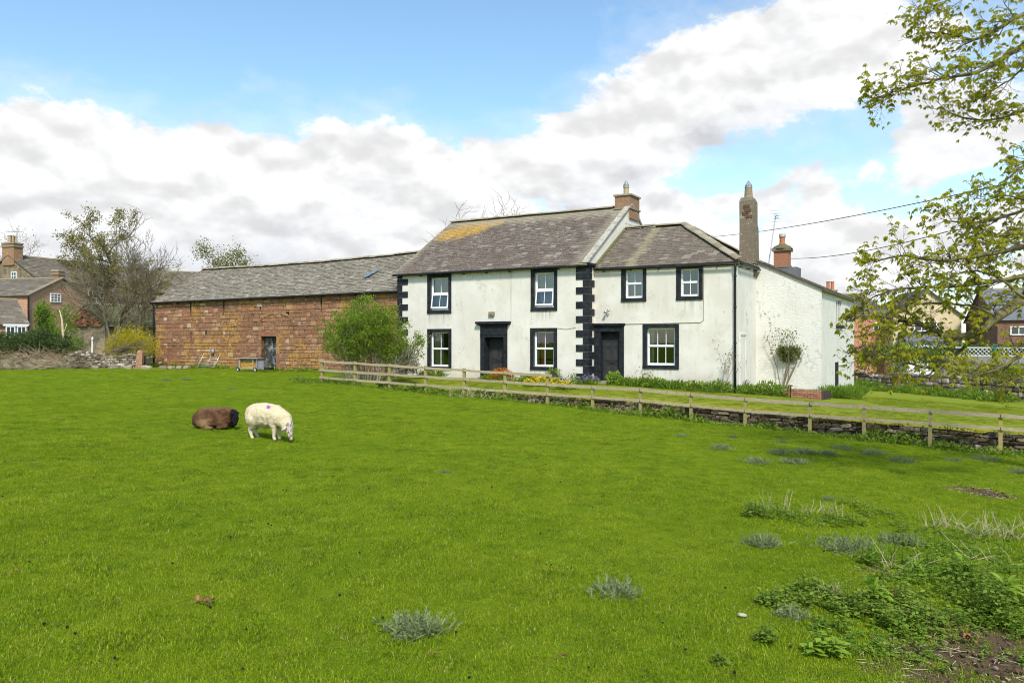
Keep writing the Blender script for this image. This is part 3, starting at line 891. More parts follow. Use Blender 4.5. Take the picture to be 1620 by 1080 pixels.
def door(pl, x0, x1, ytop, zbot, leaf_d, panels, outer, corn, transom=None):
    """black panelled door set deep in a moulded stone doorcase"""
    a, b = pl.s(x0), pl.s(x1); zt = pl.z((x0 + x1) / 2, ytop)
    mb = MB(); pl.box(mb, a, b, -leaf_d - .05, -leaf_d, zbot, zt)
    mb.rnd = .5; mb.r = [.5] * len(mb.f); dr = mb.build('door', M_black, house)  # leaf colour lightened so it looks lit inside the deep recess
    w = b - a; h = zt - zbot
    for (f0, f1, g0, g1) in panels:
        p_ = MB()
        sa, sb, za, zb = a + w * f0, a + w * f1, zbot + h * g0, zbot + h * g1
        t = .025
        pl.box(p_, sa, sb, -leaf_d + .001, -leaf_d + .012, za, za + t); pl.box(p_, sa, sb, -leaf_d + .001, -leaf_d + .012, zb - t, zb)
        pl.box(p_, sa, sa + t, -leaf_d + .001, -leaf_d + .012, za + t, zb - t); pl.box(p_, sb - t, sb, -leaf_d + .001, -leaf_d + .012, za + t, zb - t)
        pl.box(p_, sa + .06, sb - .06, -leaf_d + .001, -leaf_d + .008, za + .06, zb - .06)
        p_.r = [.85] * len(p_.f)
        p_.build('door_panel', M_black, dr)
    k = MB(); k.ico(pl.P(b - w * .12, -leaf_d + .05, zbot + h * .45), .035, 2); k.tube([pl.P(b - w * .12, -leaf_d, zbot + h * .45), pl.P(b - w * .12, -leaf_d + .04, zbot + h * .45)], .014)
    k.build('door_knob', M_pipe, dr, True)
    k = MB(); pl.box(k, a + w * .36, a + w * .64, -leaf_d + .001, -leaf_d + .015, zbot + h * .40, zbot + h * .435); k.build('letter_plate', M_pipe, dr)
    if transom:
        tm = MB(); pl.box(tm, a, b, -leaf_d - .03, -leaf_d + .04, zt - h * .01, zt + .06); pl.box(tm, a, b, -leaf_d - .06, -leaf_d - .02, zt + .06, transom)
        tm.rnd = .5; tm.build('door_transom', M_black, house)
    # doorcase
    o0, o1, zc = outer
    for (u0, u1) in ((o0, a), (b, o1)):
        j = MB(); pl.box(j, u0, u1, -leaf_d - .05, .05, zbot - .02, zc); j.build('door_jamb', M_black, house)
    c0_, c1_, zl, steps = corn
    en = MB(); pl.box(en, o0, o1, -leaf_d - .05, .06, zc + .001, zl); en.build('door_lintel', M_black, house)
    n = len(steps)
    cm = MB()
    for (e, zlo, zhi, pr) in steps:
        pl.box(cm, c0_ + e, c1_ - e, -.02, pr, zlo, zhi)
    cm.build('door_cornice', M_black, house)
    st = MB(); pl.box(st, o0 + .05, o1 - .05, -leaf_d, .35, zbot - .35, zbot - .005); st.build('doorstep', M_rubble, house)
    return [a, b, zbot - .6, (transom or zt)], [o0, o1]

zd = float(zgarden(2.0, 36.8)) + .12
o0, o1 = main.s(760.6), main.s(802.8)
zl = main.z(782, 533.8)
z2 = main.z(782, 515.2); z3 = main.z(782, 508.5)
SIX = ((.12, .46, .80, .93), (.54, .88, .80, .93), (.12, .46, .47, .76), (.54, .88, .47, .76), (.12, .46, .08, .38), (.54, .88, .08, .38))
hd, _ = door(main, 767, 797.3, 535.2, zd, .42, SIX, (o0, o1, zl), (main.s(755.2), main.s(808.3), z2,
             ((.14, z2 + .001, z2 + .05, .10), (.06, z2 + .05, z2 + .09, .16), (0, z2 + .09, z3, .22))))
mb = MB()
main.wall(mb, 0, WM, ZB, EAVE, holes + [[o0, o1, zd - .6, z2]], .25)
mb.build('wall', M_render, house)
gate = main.P(0, 0, 0)
# entablature band over the main door
mb = MB(); main.box(mb, o0 + .03, o1 - .03, .05, .085, zl + .12, zl + .17); mb.build('door_moulding', M_black, house)

# --- main block sides and back, with gables
DM = 10.28; RIDGE = CZ + 6.81
def block_sides(pl_o, width, depth, eave, ridge, mat, name='wall', hip=False, left=True):
    """left gable, right gable and back wall of a block whose front is a Plane"""
    f = Plane(pl_o, DF); P = f.P
    def gable(s):
        g = MB(); g.poly([P(s, 0, ZB), P(s, -depth, ZB), P(s, -depth, eave), P(s, -depth / 2, ridge if not hip else eave), P(s, 0, eave)]); return g
    gable(width).build(name, mat, house)
    if left: gable(0).build(name, mat, house)
    b = MB(); b.quad(P(0, -depth, ZB), P(width, -depth, ZB), P(width, -depth, eave), P(0, -depth, eave)); b.build(name, mat, house)
block_sides(PL, WM, DM, EAVE, RIDGE, M_render)

# --- quoins, each a block
def corner_quoins():
    z = EAVE - .13; k = 0; hgt = .3265
    while z - hgt > CZ - 2.35:
        lg = k % 2 == 1
        if k == 0: lg = True
        hh = hgt - .02; e = .035
        fw = (WM - main.s(911.6)) if lg else (WM - main.s(922.6))
        rl = .34 if lg else .62
        mb = MB()
        main.box(mb, WM - fw, WM + e, -.10, e, z - hh, z)
        main.box(mb, WM - .1, WM + e - .001, -rl, -.1005, z - hh, z)
        mb.rnd = random.choice((.05, .35, .6, .9)) if z > CZ + .45 else random.choice((.001, .05, .12))
        mb.build('quoin', M_black, house)
        z -= hgt; k += 1
corner_quoins()
def left_quoins():
    z = EAVE - .02; k = 0; hgt = .3265
    while z - hgt > CZ - 2.2:
        lg = k % 2 == 1
        mb = MB(); w = main.s(645.4) if lg else main.s(636.6)
        main.box(mb, -.035, w, -.12, .035, z - hgt + .02, z)
        mb.rnd = random.choice((.05, .2, .45)) if z > CZ + .3 else .02
        mb.build('quoin', M_black, house); z -= hgt; k += 1
left_quoins()
cap = MB(); main.box(cap, WM - .42, WM + .12, -.62, .14, EAVE - .125, EAVE - .02); main.box(cap, WM - .36, WM + .06, -.6, .08, EAVE - .2, EAVE - .126); cap.build('kneeler', M_black, house)

# --- slate roofs: every slate is laid, in courses
def slates(mb, O, U, Vv, width, length, lo=lambda v: 0.0, hi=None, expo=.20, wr=(.20, .36), thick=.016, jag=.012, rough=.3, sag=None):
    """O eave corner, U along the eave, Vv up the slope"""
    Nn = U.cross(Vv).normalized()
    hi = hi or (lambda v: width)
    ncourse = int(length / expo)
    for i in range(ncourse + 1):
        v0 = i * expo; v1 = min(length, v0 + expo * 1.55)
        if v0 >= length - .02: break
        u = lo(v0) - random.uniform(0, .2); end = hi(v0)
        while u < end:
            w = random.uniform(*wr) * (1.25 - .45 * i / ncourse)
            a = max(u, lo(v0)); b = min(u + w - .006, end)
            if b - a > .03:
                d0 = random.uniform(-jag, jag); d1 = random.uniform(-jag, jag)
                lift = thick + random.uniform(0, thick * rough * 2); tl = random.uniform(-.006, .006)
                a1 = max(a, lo(min(v1, length))); b1 = min(b, hi(min(v1, length)))
                if b1 < a1: a1 = b1 = (max(a, min(b, (a1 + b1) / 2)))
                sg = (lambda uu, vv: sag(uu, vv)) if sag else (lambda uu, vv: 0.0)
                p0 = O + U * a + Vv * (v0 + d0) + Nn * (lift + tl + sg(a, v0)); p1 = O + U * b + Vv * (v0 + d1) + Nn * (lift - tl + sg(b, v0))
                p2 = O + U * b1 + Vv * v1 + Nn * (.004 + sg(b1, v1)); p3 = O + U * a1 + Vv * v1 + Nn * (.004 + sg(a1, v1))
                q0 = p0 - Nn * lift; q1 = p1 - Nn * lift
                mb.rnd = random.random() * .98 + .01
                n = len(mb.v); mb.v += [p0, p1, p2, p3, q0, q1]
                mb.face((n, n + 1, n + 2, n + 3)); mb.face((n + 4, n + 5, n + 1, n)); mb.face((n + 5, n + 2, n + 1)); mb.face((n + 4, n, n + 3))
            u += w
def slope_frame(pl, s, out, z, s_dir, rise, run):
    O = pl.P(s, out, z); U = Vector((pl.d.x, pl.d.y, 0)) * s_dir
    Vv = (Vector((-pl.n.x, -pl.n.y, 0)) * run + Vector((0, 0, rise))).normalized()
    return O, U, Vv
rise = RIDGE - EAVE; run = DM / 2; ov = .22
ext = math.hypot(rise, run) / run
O, U, Vv = slope_frame(main, -.18, ov, EAVE - ov * rise / run + .03, 1, rise, run)
L = math.hypot(rise, run) * (run + ov) / run
roof = MB()
P = main.P
th = .06
# boarding under the slates
def boarding(mb, O, U, Vv, wid, ln, th=.05):
    Nn = U.cross(Vv).normalized()
    a = [O, O + U * wid, O + U * wid + Vv * ln, O + Vv * ln]
    mb.hexa([q - Nn * th for q in a] + [q - Nn * .002 for q in a])
boarding(roof, O, U, Vv, WM + .18, L)
rf = roof.build('roof', M_slate_main, house)
sl = MB(); slates(sl, O, U, Vv, WM + .18, L, expo=.205, wr=(.22, .40))
sl.build('slates', M_slate_main, rf, kind='stuff')
back = MB(); Ob = P(-.18, -DM - ov, EAVE - ov * rise / run + .03); Vb = (Vector((main.n.x, main.n.y, 0)) * run + Vector((0, 0, rise))).normalized()
Nb = Vb.cross(U).normalized()
bq = [Ob, Ob + U * (WM + .18), Ob + U * (WM + .18) + Vb * L, Ob + Vb * L]
back.hexa([bq[1] - Nb * .05, bq[0] - Nb * .05, bq[3] - Nb * .05, bq[2] - Nb * .05, bq[1], bq[0], bq[3], bq[2]])
back.build('rear_roof', M_slate_main, house)
# ridge pieces
def ridge_mesh(name, mat, w=.20, h=.12):
    mb = MB(); n = 7
    prof = [(w * math.sin(t), h * math.cos(t) - .02) for t in [(-1 + 2 * k / (n - 1)) * R(80) for k in range(n)]]
    for (x0, x1) in ((-.5, .5),):
        for k in range(n - 1):
            mb.quad((x0, prof[k][0], prof[k][1]), (x1, prof[k][0], prof[k][1]), (x1, prof[k + 1][0], prof[k + 1][1]), (x0, prof[k + 1][0], prof[k + 1][1]))
        mb.poly([(x0, y, z) for y, z in prof]); mb.poly([(x1, y, z) for y, z in reversed(prof)])
    me = bpy.data.meshes.new(name); me.from_pydata([tuple(v) for v in mb.v], [], mb.f); me.materials.append(mat); me.update()
    return me
RM = ridge_mesh('ridge_tile', M_ridge)
def ridge_line(a, b, parent, step=.48, me=RM, sc=1.0, sag=0.0):
    a, b = Vector(a), Vector(b); n = max(1, int((b - a).length / step)); d = (b - a) / n
    q = d.to_track_quat('X', 'Z')
    for i in range(n):
        o = bpy.data.objects.new('ridge_tile', me); COL.objects.link(o); o.parent = parent
        t = (i + .5) / n
        c = a + d * (i + .5) + Vector((0, 0, random.uniform(-.012, .012) - sag * math.sin(math.pi * t)))
        o.location = c - wloc(parent); o.rotation_mode = 'QUATERNION'
        o.rotation_quaternion = q @ Vector((random.uniform(-.01, .01), 0, 0)).to_track_quat('X', 'Z').inverted().to_matrix().to_3x3().to_quaternion() if False else q
        o.scale = (d.length * .985, sc * random.uniform(.95, 1.08), sc * random.uniform(.9, 1.12))
ridge_line(P(-.18, -DM / 2, RIDGE + .05), P(WM - .9, -DM / 2, RIDGE + .05), house)
# skew coping on the right gable
cp = MB()
cw = .27
A = [P(WM - cw + .06, .20, EAVE - .02), P(WM + .10, .20, EAVE - .02), P(WM + .10, -DM / 2, RIDGE + .13), P(WM - cw + .06, -DM / 2, RIDGE + .13)]
upv = Vector((0, 0, .08))
cp.hexa([A[0], A[1], A[2], A[3], A[0] + upv, A[1] + upv, A[2] + upv, A[3] + upv])
B = [P(WM - cw + .06, -DM / 2 - .001, RIDGE + .13), P(WM + .10, -DM / 2 - .001, RIDGE + .13), P(WM + .10, -DM - .2, EAVE), P(WM - cw + .06, -DM - .2, EAVE)]
cp.hexa([B[0], B[1], B[2], B[3], B[0] + upv, B[1] + upv, B[2] + upv, B[3] + upv])
cp.build('gable_coping', plain('coping_stone', (.38, .35, .29), .9, .3, 5, bumpy=.3), house)
# gutter with brackets
def gutter(pl, s0, s1, out, z, parent, droop=0.0, r=.055):
    mb = MB(); n = 12
    pts = [pl.P(s0 + (s1 - s0) * k / n, out, z - droop * k / n) for k in range(n + 1)]
    mb.tube(pts, r, 6)
    g = mb.build('gutter', M_pipe, parent, True)
    s = s0 + .4
    while s < s1:
        k = MB(); pl.box(k, s - .02, s + .02, -.02, out - .02, z - .11, z - .07); s += 1.3
        k.build('gutter_bracket', M_pipe, g)
gutter(main, -.15, WM - .4, ov + .03, EAVE - .155, house)

# --- chimneys
def chimney(pl, s0, s1, o0, o1, z0, z1, bands, mat, parent, cap=None, weather=True):
    """o0 back, o1 front"""
    mb = MB(); pl.box(mb, s0, s1, o0, o1, z0, z1)
    ch = mb.build('chimney', mat, parent)
    for (za, zb, pr) in bands:
        b = MB(); pl.box(b, s0 - pr, s1 + pr, o0 - pr, o1 + pr, za, zb); b.build('chimney_band', M_ridge, ch)
    return ch
def pot(parent, c, r, h, mat, cone=True, capmat=None):
    mb = MB(); n = 12
    mb.tube([c, c + Vector((0, 0, h * .12)), c + Vector((0, 0, h * .13)), c + Vector((0, 0, h * .9)), c + Vector((0, 0, h * .91)), c + Vector((0, 0, h))], [r * 1.15, r * 1.1, r * .92, r * .88, r * 1.08, r * 1.08], n)
    p_ = mb.build('chimney_pot', mat, parent, False)
    if cone:
        k = MB(); k.tube([c + Vector((0, 0, h + .001)), c + Vector((0, 0, h + .1)), c + Vector((0, 0, h + .34))], [r * 1.0, r * 1.0, .012], n); k.build('chimney_cowl', capmat or M_lead, parent)
s_c0 = WM - .74
ch = chimney(main, s_c0, WM + .09, -6.15, -4.85, RIDGE - .6, CZ + 7.38, ((CZ + 6.70, CZ + 6.78, .05), (CZ + 7.38, CZ + 7.46, .07)), M_chim, house)
pot(ch, main.P(s_c0 + .40, -5.4, CZ + 7.46), .15, .46, M_buff)
# shoulder of white render under the stack
sh = MB(); 
sh.hexa([main.P(s_c0 + .2, -4.3, RIDGE - .9), main.P(WM + .012, -4.3, RIDGE - .9), main.P(WM + .012, -7.0, RIDGE - .9), main.P(s_c0 + .2, -7.0, RIDGE - .9),
         main.P(s_c0 + .2, -4.84, RIDGE - .18), main.P(WM + .012, -4.84, RIDGE - .18), main.P(WM + .012, -6.3, RIDGE - .18), main.P(s_c0 + .2, -6.3, RIDGE - .18)])
sh.build('chimney_shoulder', M_render, house)

# --- wing
W0 = PL + DF * WM + DP * .656
wing = Plane(W0, DF); WW = 6.51; WD = 7.34
WE = CZ + 3.40; WR = CZ + 5.56
wrects = [px_rect(wing, 983, 420.6, 1022.6, 477), px_rect(wing, 1070, 418.8, 1111.9, 474.5), px_rect(wing, 1017, 512.5, 1074.2, 583.3)]
wh = [window(wing, wrects[0], 2, 2, False, blind=M_blind), window(wing, wrects[1], 2, 2, False, blind=M_dark), window(wing, wrects[2], 2, 3, False, curtain=[(-.05, .17, M_curtain)])]
zdw = float(zgarden(5.2, 35.6)) + .14
o0, o1 = .02, wing.s(987.2)
zl = wing.z(965, 524.5); z2 = wing.z(965, 516.0); z3 = wing.z(965, 511.5)
hd2, _ = door(wing, 950.6, 980.6, 534.5, zdw, .24, SIX, (o0, o1, zl), (-.02, wing.s(989.2), z2, ((.03, z2 + .001, z2 + .05, .10), (0, z2 + .05, z3, .17))), transom=zl)
mb = MB(); wing.wall(mb, 0, WW, ZB, WE, wh + [[o0, o1, zdw - .6, z2]], .25); mb.build('wall', M_render, house)
block_sides(W0, WW, WD, WE, WE, M_harl, hip=True, left=False)
# roof of the wing: front slope clipped by the hip, hip end, back slope
rw = WR - WE; runw = WD / 2; ow = .16
Lw = math.hypot(rw, runw) * (runw + ow) / runw
O, U, Vv = slope_frame(wing, .03, ow, WE - ow * rw / runw + .03, 1, rw, runw)
a_end = 3.05                                  # ridge end
Wd = WW + ow - .03
hipk = (Wd - (a_end - .03)) / Lw
rb = MB(); Nn = U.cross(Vv).normalized()
T = [O, O + U * Wd, O + U * (a_end - .03) + Vv * Lw, O + Vv * Lw]
rb.hexa([q - Nn * .05 for q in T] + [q - Nn * .002 for q in T])
wroof = rb.build('wing_roof', M_slate_wing, house)
sl = MB(); slates(sl, O, U, Vv, Wd, Lw, hi=lambda v: Wd - hipk * v, expo=.185, wr=(.22, .36), jag=.008)
sl.build('slates', M_slate_wing, wroof, kind='stuff')
# hip end
E0 = wing.P(WW + ow, ow, WE - ow * rw / runw + .03); E1 = wing.P(WW + ow, -WD - ow, WE - ow * rw / runw + .03); RT = wing.P(a_end, -WD / 2, WR + .03)
hb = MB(); hb.tri(E0, E1, RT)
he = hb.build('hip_roof', M_slate_wing, house)
Uh = (E1 - E0).normalized(); mid = (E0 + E1) / 2; Vh = (RT - mid); Lh = Vh.length; Vh.normalize(); Wh = (E1 - E0).length
sl = MB(); slates(sl, E0, Uh, Vh, Wh, Lh, lo=lambda v: Wh / 2 * v / Lh, hi=lambda v: Wh - Wh / 2 * v / Lh, expo=.2)
sl.build('slates', M_slate_wing, he, kind='stuff')
bk = MB(); bk.quad(E1, wing.P(.03, -WD - ow, WE - ow * rw / runw + .03), wing.P(.03, -WD / 2, WR + .03), RT); bk.build('rear_roof', M_slate_wing, house)
ridge_line(wing.P(.1, -WD / 2, WR + .07), RT + Vector((0, 0, .04)), house, .46)
ridge_line(RT + Vector((0, 0, .05)), E0 + Vector((0, 0, .07)), house, .5, sc=1.05)
ridge_line(RT + Vector((0, 0, .05)), E1 + Vector((0, 0, .07)), house, .5)
# mossy fillet where the wing roof meets the gable
fl = MB(); fl.beam(wing.P(.06, ow - .05, WE - .0), wing.P(.06, -WD / 2, WR + .05), .16, .10); fl.build('moss_fillet', M_slate_moss, house)
gutter(wing, .1, WW + .1, ow + .03, WE - .13, house, .05)
endw = Plane(wing.P(WW, 0, 0).xy, DP)        # end wall, outward to the right
gutter(endw, -.1, 3.3, ow + .03, WE - .16, house)
fb = MB(); wing.box(fb, .06, WW + .02, .001, .06, WE - .1, WE + .0); fb.build('eaves_board', M_pvc, house)
# downpipe at the corner
dp = MB(); zg = float(zgarden(9.5, 33.2))
dp.tube([wing.P(WW - .02, .22, WE - .17), wing.P(WW - .02, .20, WE - .3), wing.P(WW - .06, .09, WE - .62), wing.P(WW - .06, .085, CZ + .2), wing.P(WW - .06, .085, zg)], .05, 8)
for zz in (WE - .7, CZ + 1.4, CZ - .1, CZ - 1.3): dp.tube([wing.P(WW - .06, .085, zz), wing.P(WW - .06, .085, zz + .07)], .065, 8)
dp.build('downpipe', M_pipe, house, True)
# tall stack on the end wall
tall = Plane(endw.P(2.9, 0, 0).xy, DF)
tb = MB()
def ring(h, s0, s1, o0, o1): return [tall.P(s0, o1, h), tall.P(s1, o1, h), tall.P(s1, o0, h), tall.P(s0, o0, h)]
levels = [(CZ + 2.9, -.70, .06, -1.05, .02), (CZ + 3.55, -.70, .06, -1.05, .02), (CZ + 3.56, -.64, .02, -1.0, 0), (CZ + 5.2, -.63, 0, -.98, 0), (CZ + 5.35, -.63, -.03, -.92, -.0), (CZ + 6.35, -.64, -.03, -.90, 0), (CZ + 6.52, -.58, -.09, -.82, -.06)]
rings = [ring(*l) for l in levels]
base = len(tb.v)
for r_ in rings: tb.v += r_
for i in range(len(rings) - 1):
    for k in range(4): tb.face((base + i * 4 + k, base + i * 4 + (k + 1) % 4, base + i * 4 + 4 + (k + 1) % 4, base + i * 4 + 4 + k))
tb.face([base + (len(rings) - 1) * 4 + k for k in range(4)])
tc_ = tb.build('chimney', M_chimgrey, house); tc_['label'] = 'tall weathered grey brown rendered stack'
bd = MB(); tall.box(bd, -.70, .08, -1.06, .05, CZ + 3.50, CZ + 3.585); bd.build('chimney_band', M_chimgrey, tc_)
k = MB(); c = tall.P(-.33, -.44, CZ + 6.5)
k.tube([c, c + Vector((0, 0, .12)), c + Vector((0, 0, .5))], [.24, .19, .165], 10); k.build('chimney_pot', M_ridge, tc_)
k = MB(); k.tube([c + Vector((0, 0, .501)), c + Vector((0, 0, .62)), c + Vector((0, 0, .84))], [.175, .16, .012], 10); k.build('chimney_cowl', M_lead, tc_)
# soot-blackened brick patch where the render has fallen
bp = MB()
for (sa, sb, za, zb) in ((-.46, -.18, 6.02, 6.18), (-.40, -.12, 5.86, 6.015), (-.5, -.22, 5.70, 5.855), (-.34, -.06, 5.56, 5.695)):
    bp.rnd = random.uniform(.05, .4); tall.box(bp, sa, sb, 0.003, .022, CZ + za, CZ + zb - .012)
bp.build('bare_brick', plain('sooty_brick', (.13, .075, .05), .95, .5, 9, bumpy=.5), tc_)

# --- rear range with its catslide roof
LO = endw.P(3.38, 0, 0).xy
lean = Plane(LO, DF); LW = 2.81; LDp = 11.1
LE = CZ + 2.29; LT = CZ + 3.62
zt_ = lambda s: LT + (LE - LT) * s / LW
mb = MB(); lean.wall(mb, -.0, LW, ZB - .4, LE, [], .2); 
P = lean.P
mb.quad(P(0, 0, LE), P(LW, 0, LE), P(LW, 0, LE), P(0, 0, LT)) if False else mb.tri(P(0, 0, LE), P(LW, 0, LE), P(0, 0, LT))
mb.build('wall', M_harl, house)
side = Plane(P(LW, 0, 0).xy, DP)
r1 = [side.s(1322.8), side.s(1331.5), side.z(1327, 514), side.z(1327, 472)]
r2 = [side.s(1321.0), side.s(1327.0), side.z(1324, 615), side.z(1324, 572.5)]
mb = MB(); side.wall(mb, 0, LDp, ZB - .4, LE, [r1, r2], .2); mb.build('wall', M_harl, house)
mb = MB(); mb.quad(P(LW, -LDp, ZB), P(-3, -LDp, ZB), P(-3, -LDp, LE), P(LW, -LDp, LE)); mb.build('wall', M_harl, house)
# its window, slit and sill
mb = MB(); ww = r1[1] - r1[0]
for f in (0, .32, .64, .96): side.box(mb, r1[0] + ww * f, r1[0] + ww * f + .06, -.07, -.02, r1[2], r1[3])
side.box(mb, r1[0], r1[1], -.069, -.021, r1[3] - .08, r1[3]); side.box(mb, r1[0], r1[1], -.069, -.021, r1[2], r1[2] + .1)
wn = mb.build('window', M_pvc, house)
g = MB(); g.quad(side.P(r1[0], -.045, r1[2]), side.P(r1[1], -.045, r1[2]), side.P(r1[1], -.045, r1[3]), side.P(r1[0], -.045, r1[3])); g.build('pane', M_glass, wn)
g = MB(); g.quad(side.P(r1[0], -.3, r1[2]), side.P(r1[1], -.3, r1[2]), side.P(r1[1], -.3, r1[3]), side.P(r1[0], -.3, r1[3])); g.build('curtain', M_blind, wn)
g = MB(); side.box(g, r1[0] - .12, r1[1] + .2, -.05, .09, r1[2] - .16, r1[2] - .004); g.build('sill', M_black, house)
g = MB(); g.quad(side.P(r2[0], -.012, r2[2]), side.P(r2[1], -.012, r2[2]), side.P(r2[1], -.012, r2[3]), side.P(r2[0], -.012, r2[3])); g.build('slit_window', M_dark, house)
g = MB(); g.tube([side.P(r2[1] - .1, .03, side.z(1324, 577.5)), side.P(r2[1] + 1.6, .05, side.z(1324, 577.5))], .02, 6); g.build('drain_spout', M_pvc, house)
# catslide roof
up = (LT - LE) / LW; TOPX = -3.6
def lr(s, dep, dz=0): return P(s, -dep, LE + (LW - s) * up + dz)
rb = MB(); rb.hexa([lr(LW + .18, -.08, -.02), lr(LW + .18, LDp + .1, -.02), lr(TOPX, LDp + .1, -.02), lr(TOPX, -.08, -.02), lr(LW + .18, -.08, .05), lr(LW + .18, LDp + .1, .05), lr(TOPX, LDp + .1, .05), lr(TOPX, -.08, .05)])
lroof = rb.build('rear_range_roof', M_slate_far, house)
Oc = lr(LW + .18, -.1, .055); Uc = Vector((DP.x, DP.y, 0)); Vc = (lr(TOPX, 0) - lr(LW, 0)).normalized()
sl = MB(); slates(sl, Oc, Uc, Vc, LDp + .2, (lr(TOPX, 0) - lr(LW + .18, 0)).length, expo=.24, wr=(.25, .42)); sl.build('slates', M_slate_far, lroof, kind='stuff')
bl = MB(); bl.quad(lr(TOPX, 0), lr(TOPX, LDp), P(TOPX - 4, -LDp, LE), P(TOPX - 4, 0, LE)); bl.build('rear_roof', M_slate_far, house)
# brick chimney on the rear range, with a domed cap and an aerial lashed to it
cs = 1.25; cd = None
best = None
for dd in [x * .1 for x in range(0, 110)]:
    q = lean.P(-.3, -dd, 0); e = abs(810 + F * q.x / q.y - 1237.5)
    if best is None or e < best[0]: best = (e, dd)
cdp = best[1]
zc0 = lambda py: lean.P(-.3, -cdp, 0).y * (540 - py) / F + CZ
hw = .37
ch = MB(); lean.box(ch, -.3 - hw, -.3 + hw, -cdp - hw, -cdp + hw, zc0(460), zc0(395)); ch = ch.build('chimney', M_brick, house)
for (pa, pb, e) in ((424, 420.5, .05), (398, 394, .10)):
    b = MB(); lean.box(b, -.3 - hw - e, -.3 + hw + e, -cdp - hw - e, -cdp + hw + e, zc0(pa), zc0(pb)); b.build('chimney_band', M_chimgrey, ch)
b = MB(); c = lean.P(-.3, -cdp, zc0(394)); b.tube([c, c + Vector((0, 0, .14)), c + Vector((0, 0, .26))], [.56, .42, .16], 12); b.build('chimney_cap', M_slate_moss, ch)
pot(ch, c + Vector((0, 0, .24)), .16, .42, M_terra, False)
b = MB(); b.tube([c + Vector((0, 0, .66)), c + Vector((0, 0, .80))], .17, 12); b.build('chimney_cowl', M_steel, ch)
sk = MB(); lean.box(sk, -.3 - hw - .3, -.3 + hw + .45, -cdp - hw - .4, -cdp + hw + .02, zc0(470), zc0(424)); sk.build('chimney_skirt', M_slate_grey, ch)
ae = MB(); a0 = lean.P(-.95, -cdp + .2, zc0(412)); Yc = a0.y
a1 = at(1227, 342, Yc)
ae.tube([a0 - Vector((0, 0, .4)), a0, a1], .025, 6)
ux = Vector((DF.x, DF.y, 0))
for h in (-.30, -.15, .0, .15, .30): ae.beam(a1 + ux * -.27 + Vector((0, 0, h)), a1 + ux * .27 + Vector((0, 0, h)), .014, .014)
for s in (-.27, -.12, .12, .27): ae.beam(a1 + ux * s + Vector((0, 0, -.31)), a1 + ux * s + Vector((0, 0, .31)), .014, .014)
for h in (-.12, .0, .12):
    ae.beam(a1 + ux * -.12 + Vector((-.0, -.12, h)), a1 + ux * .12 + Vector((0, -.12, h)), .05, .03)
ae.beam(a1, a1 + Vector((0, -.3, 0)), .03, .03)
ae.build('television_aerial', M_steel, house)
# blocked doorway in the end wall, lamp brackets, plaque, cable
mb = MB(); za = endw.z(1174, 530); endw.box(mb, .42, 1.35, .002, .012, CZ - 2.3, za); endw.box(mb, .36, 1.42, .002, .05, za, za + .07); endw.box(mb, .36, .415, .002, .05, CZ - 2.3, za - .001); endw.box(mb, 1.355, 1.42, .002, .05, CZ - 2.3, za - .001); mb.build('blocked_doorway', M_harl, house)
pq = MB(); s_, z_ = main.s(778.5), main.z(778.5, 496.5); main.box(pq, s_ - .15, s_ + .15, .002, .10, z_ - .10, z_ + .10); main.box(pq, s_ - .08, s_ + .08, .1005, .13, z_ - .05, z_ + .04); pq.build('outdoor_light', M_ridge, house)
lm = MB(); s_, z_ = wing.s(962.5), wing.z(962.5, 491)
lm.tube([wing.P(s_, 0.0, z_), wing.P(s_, .14, z_ + .02), wing.P(s_ - .02, .2, z_ - .02)], .018, 6)
lm.tube([wing.P(s_ - .09, .18, z_ - .14), wing.P(s_ - .05, .18, z_ - .02), wing.P(s_ - .04, .17, z_ + .02)], [.075, .045, .02], 8)
lm.tube([wing.P(s_ + .11, .16, z_ - .03), wing.P(s_ + .06, .17, z_ + .02), wing.P(s_, .15, z_ + .03)], [.06, .03, .02], 8)
lm.build('wall_lamp', M_steel, house, True)
cb = MB(); zc_ = wing.z(1050, 511.2)
cb.tube([wing.P(wing.s(989.5), .02, zc_ - .02), wing.P(wing.s(1030), .02, zc_ - .01), wing.P(wing.s(1060), .02, zc_), wing.P(wing.s(1108), .02, zc_ + .01), wing.P(wing.s(1113), .02, zc_ + .1), wing.P(wing.s(1113.5), .02, WE - .25)], .011, 5)
cb.tube([main.P(main.s(882), .02, main.z(882, 519)), main.P(main.s(896), .02, main.z(896, 520.5)), main.P(main.s(911), .02, main.z(911, 518))], .008, 5)
cb.tube([main.P(main.s(808.6), .012, main.z(808, 420)), main.P(main.s(808.6), .012, main.z(808, 510))], .008, 5)
cb.build('wall_cable', M_ridge, house)
hat = MB(); s_, z_ = lean.s(1232.5), lean.z(1232.5, 588); lean.box(hat, s_ - .13, s_ + .13, .005, .03, z_ - .28, z_ + .24); hat.build('meter_hatch', M_harl, house)
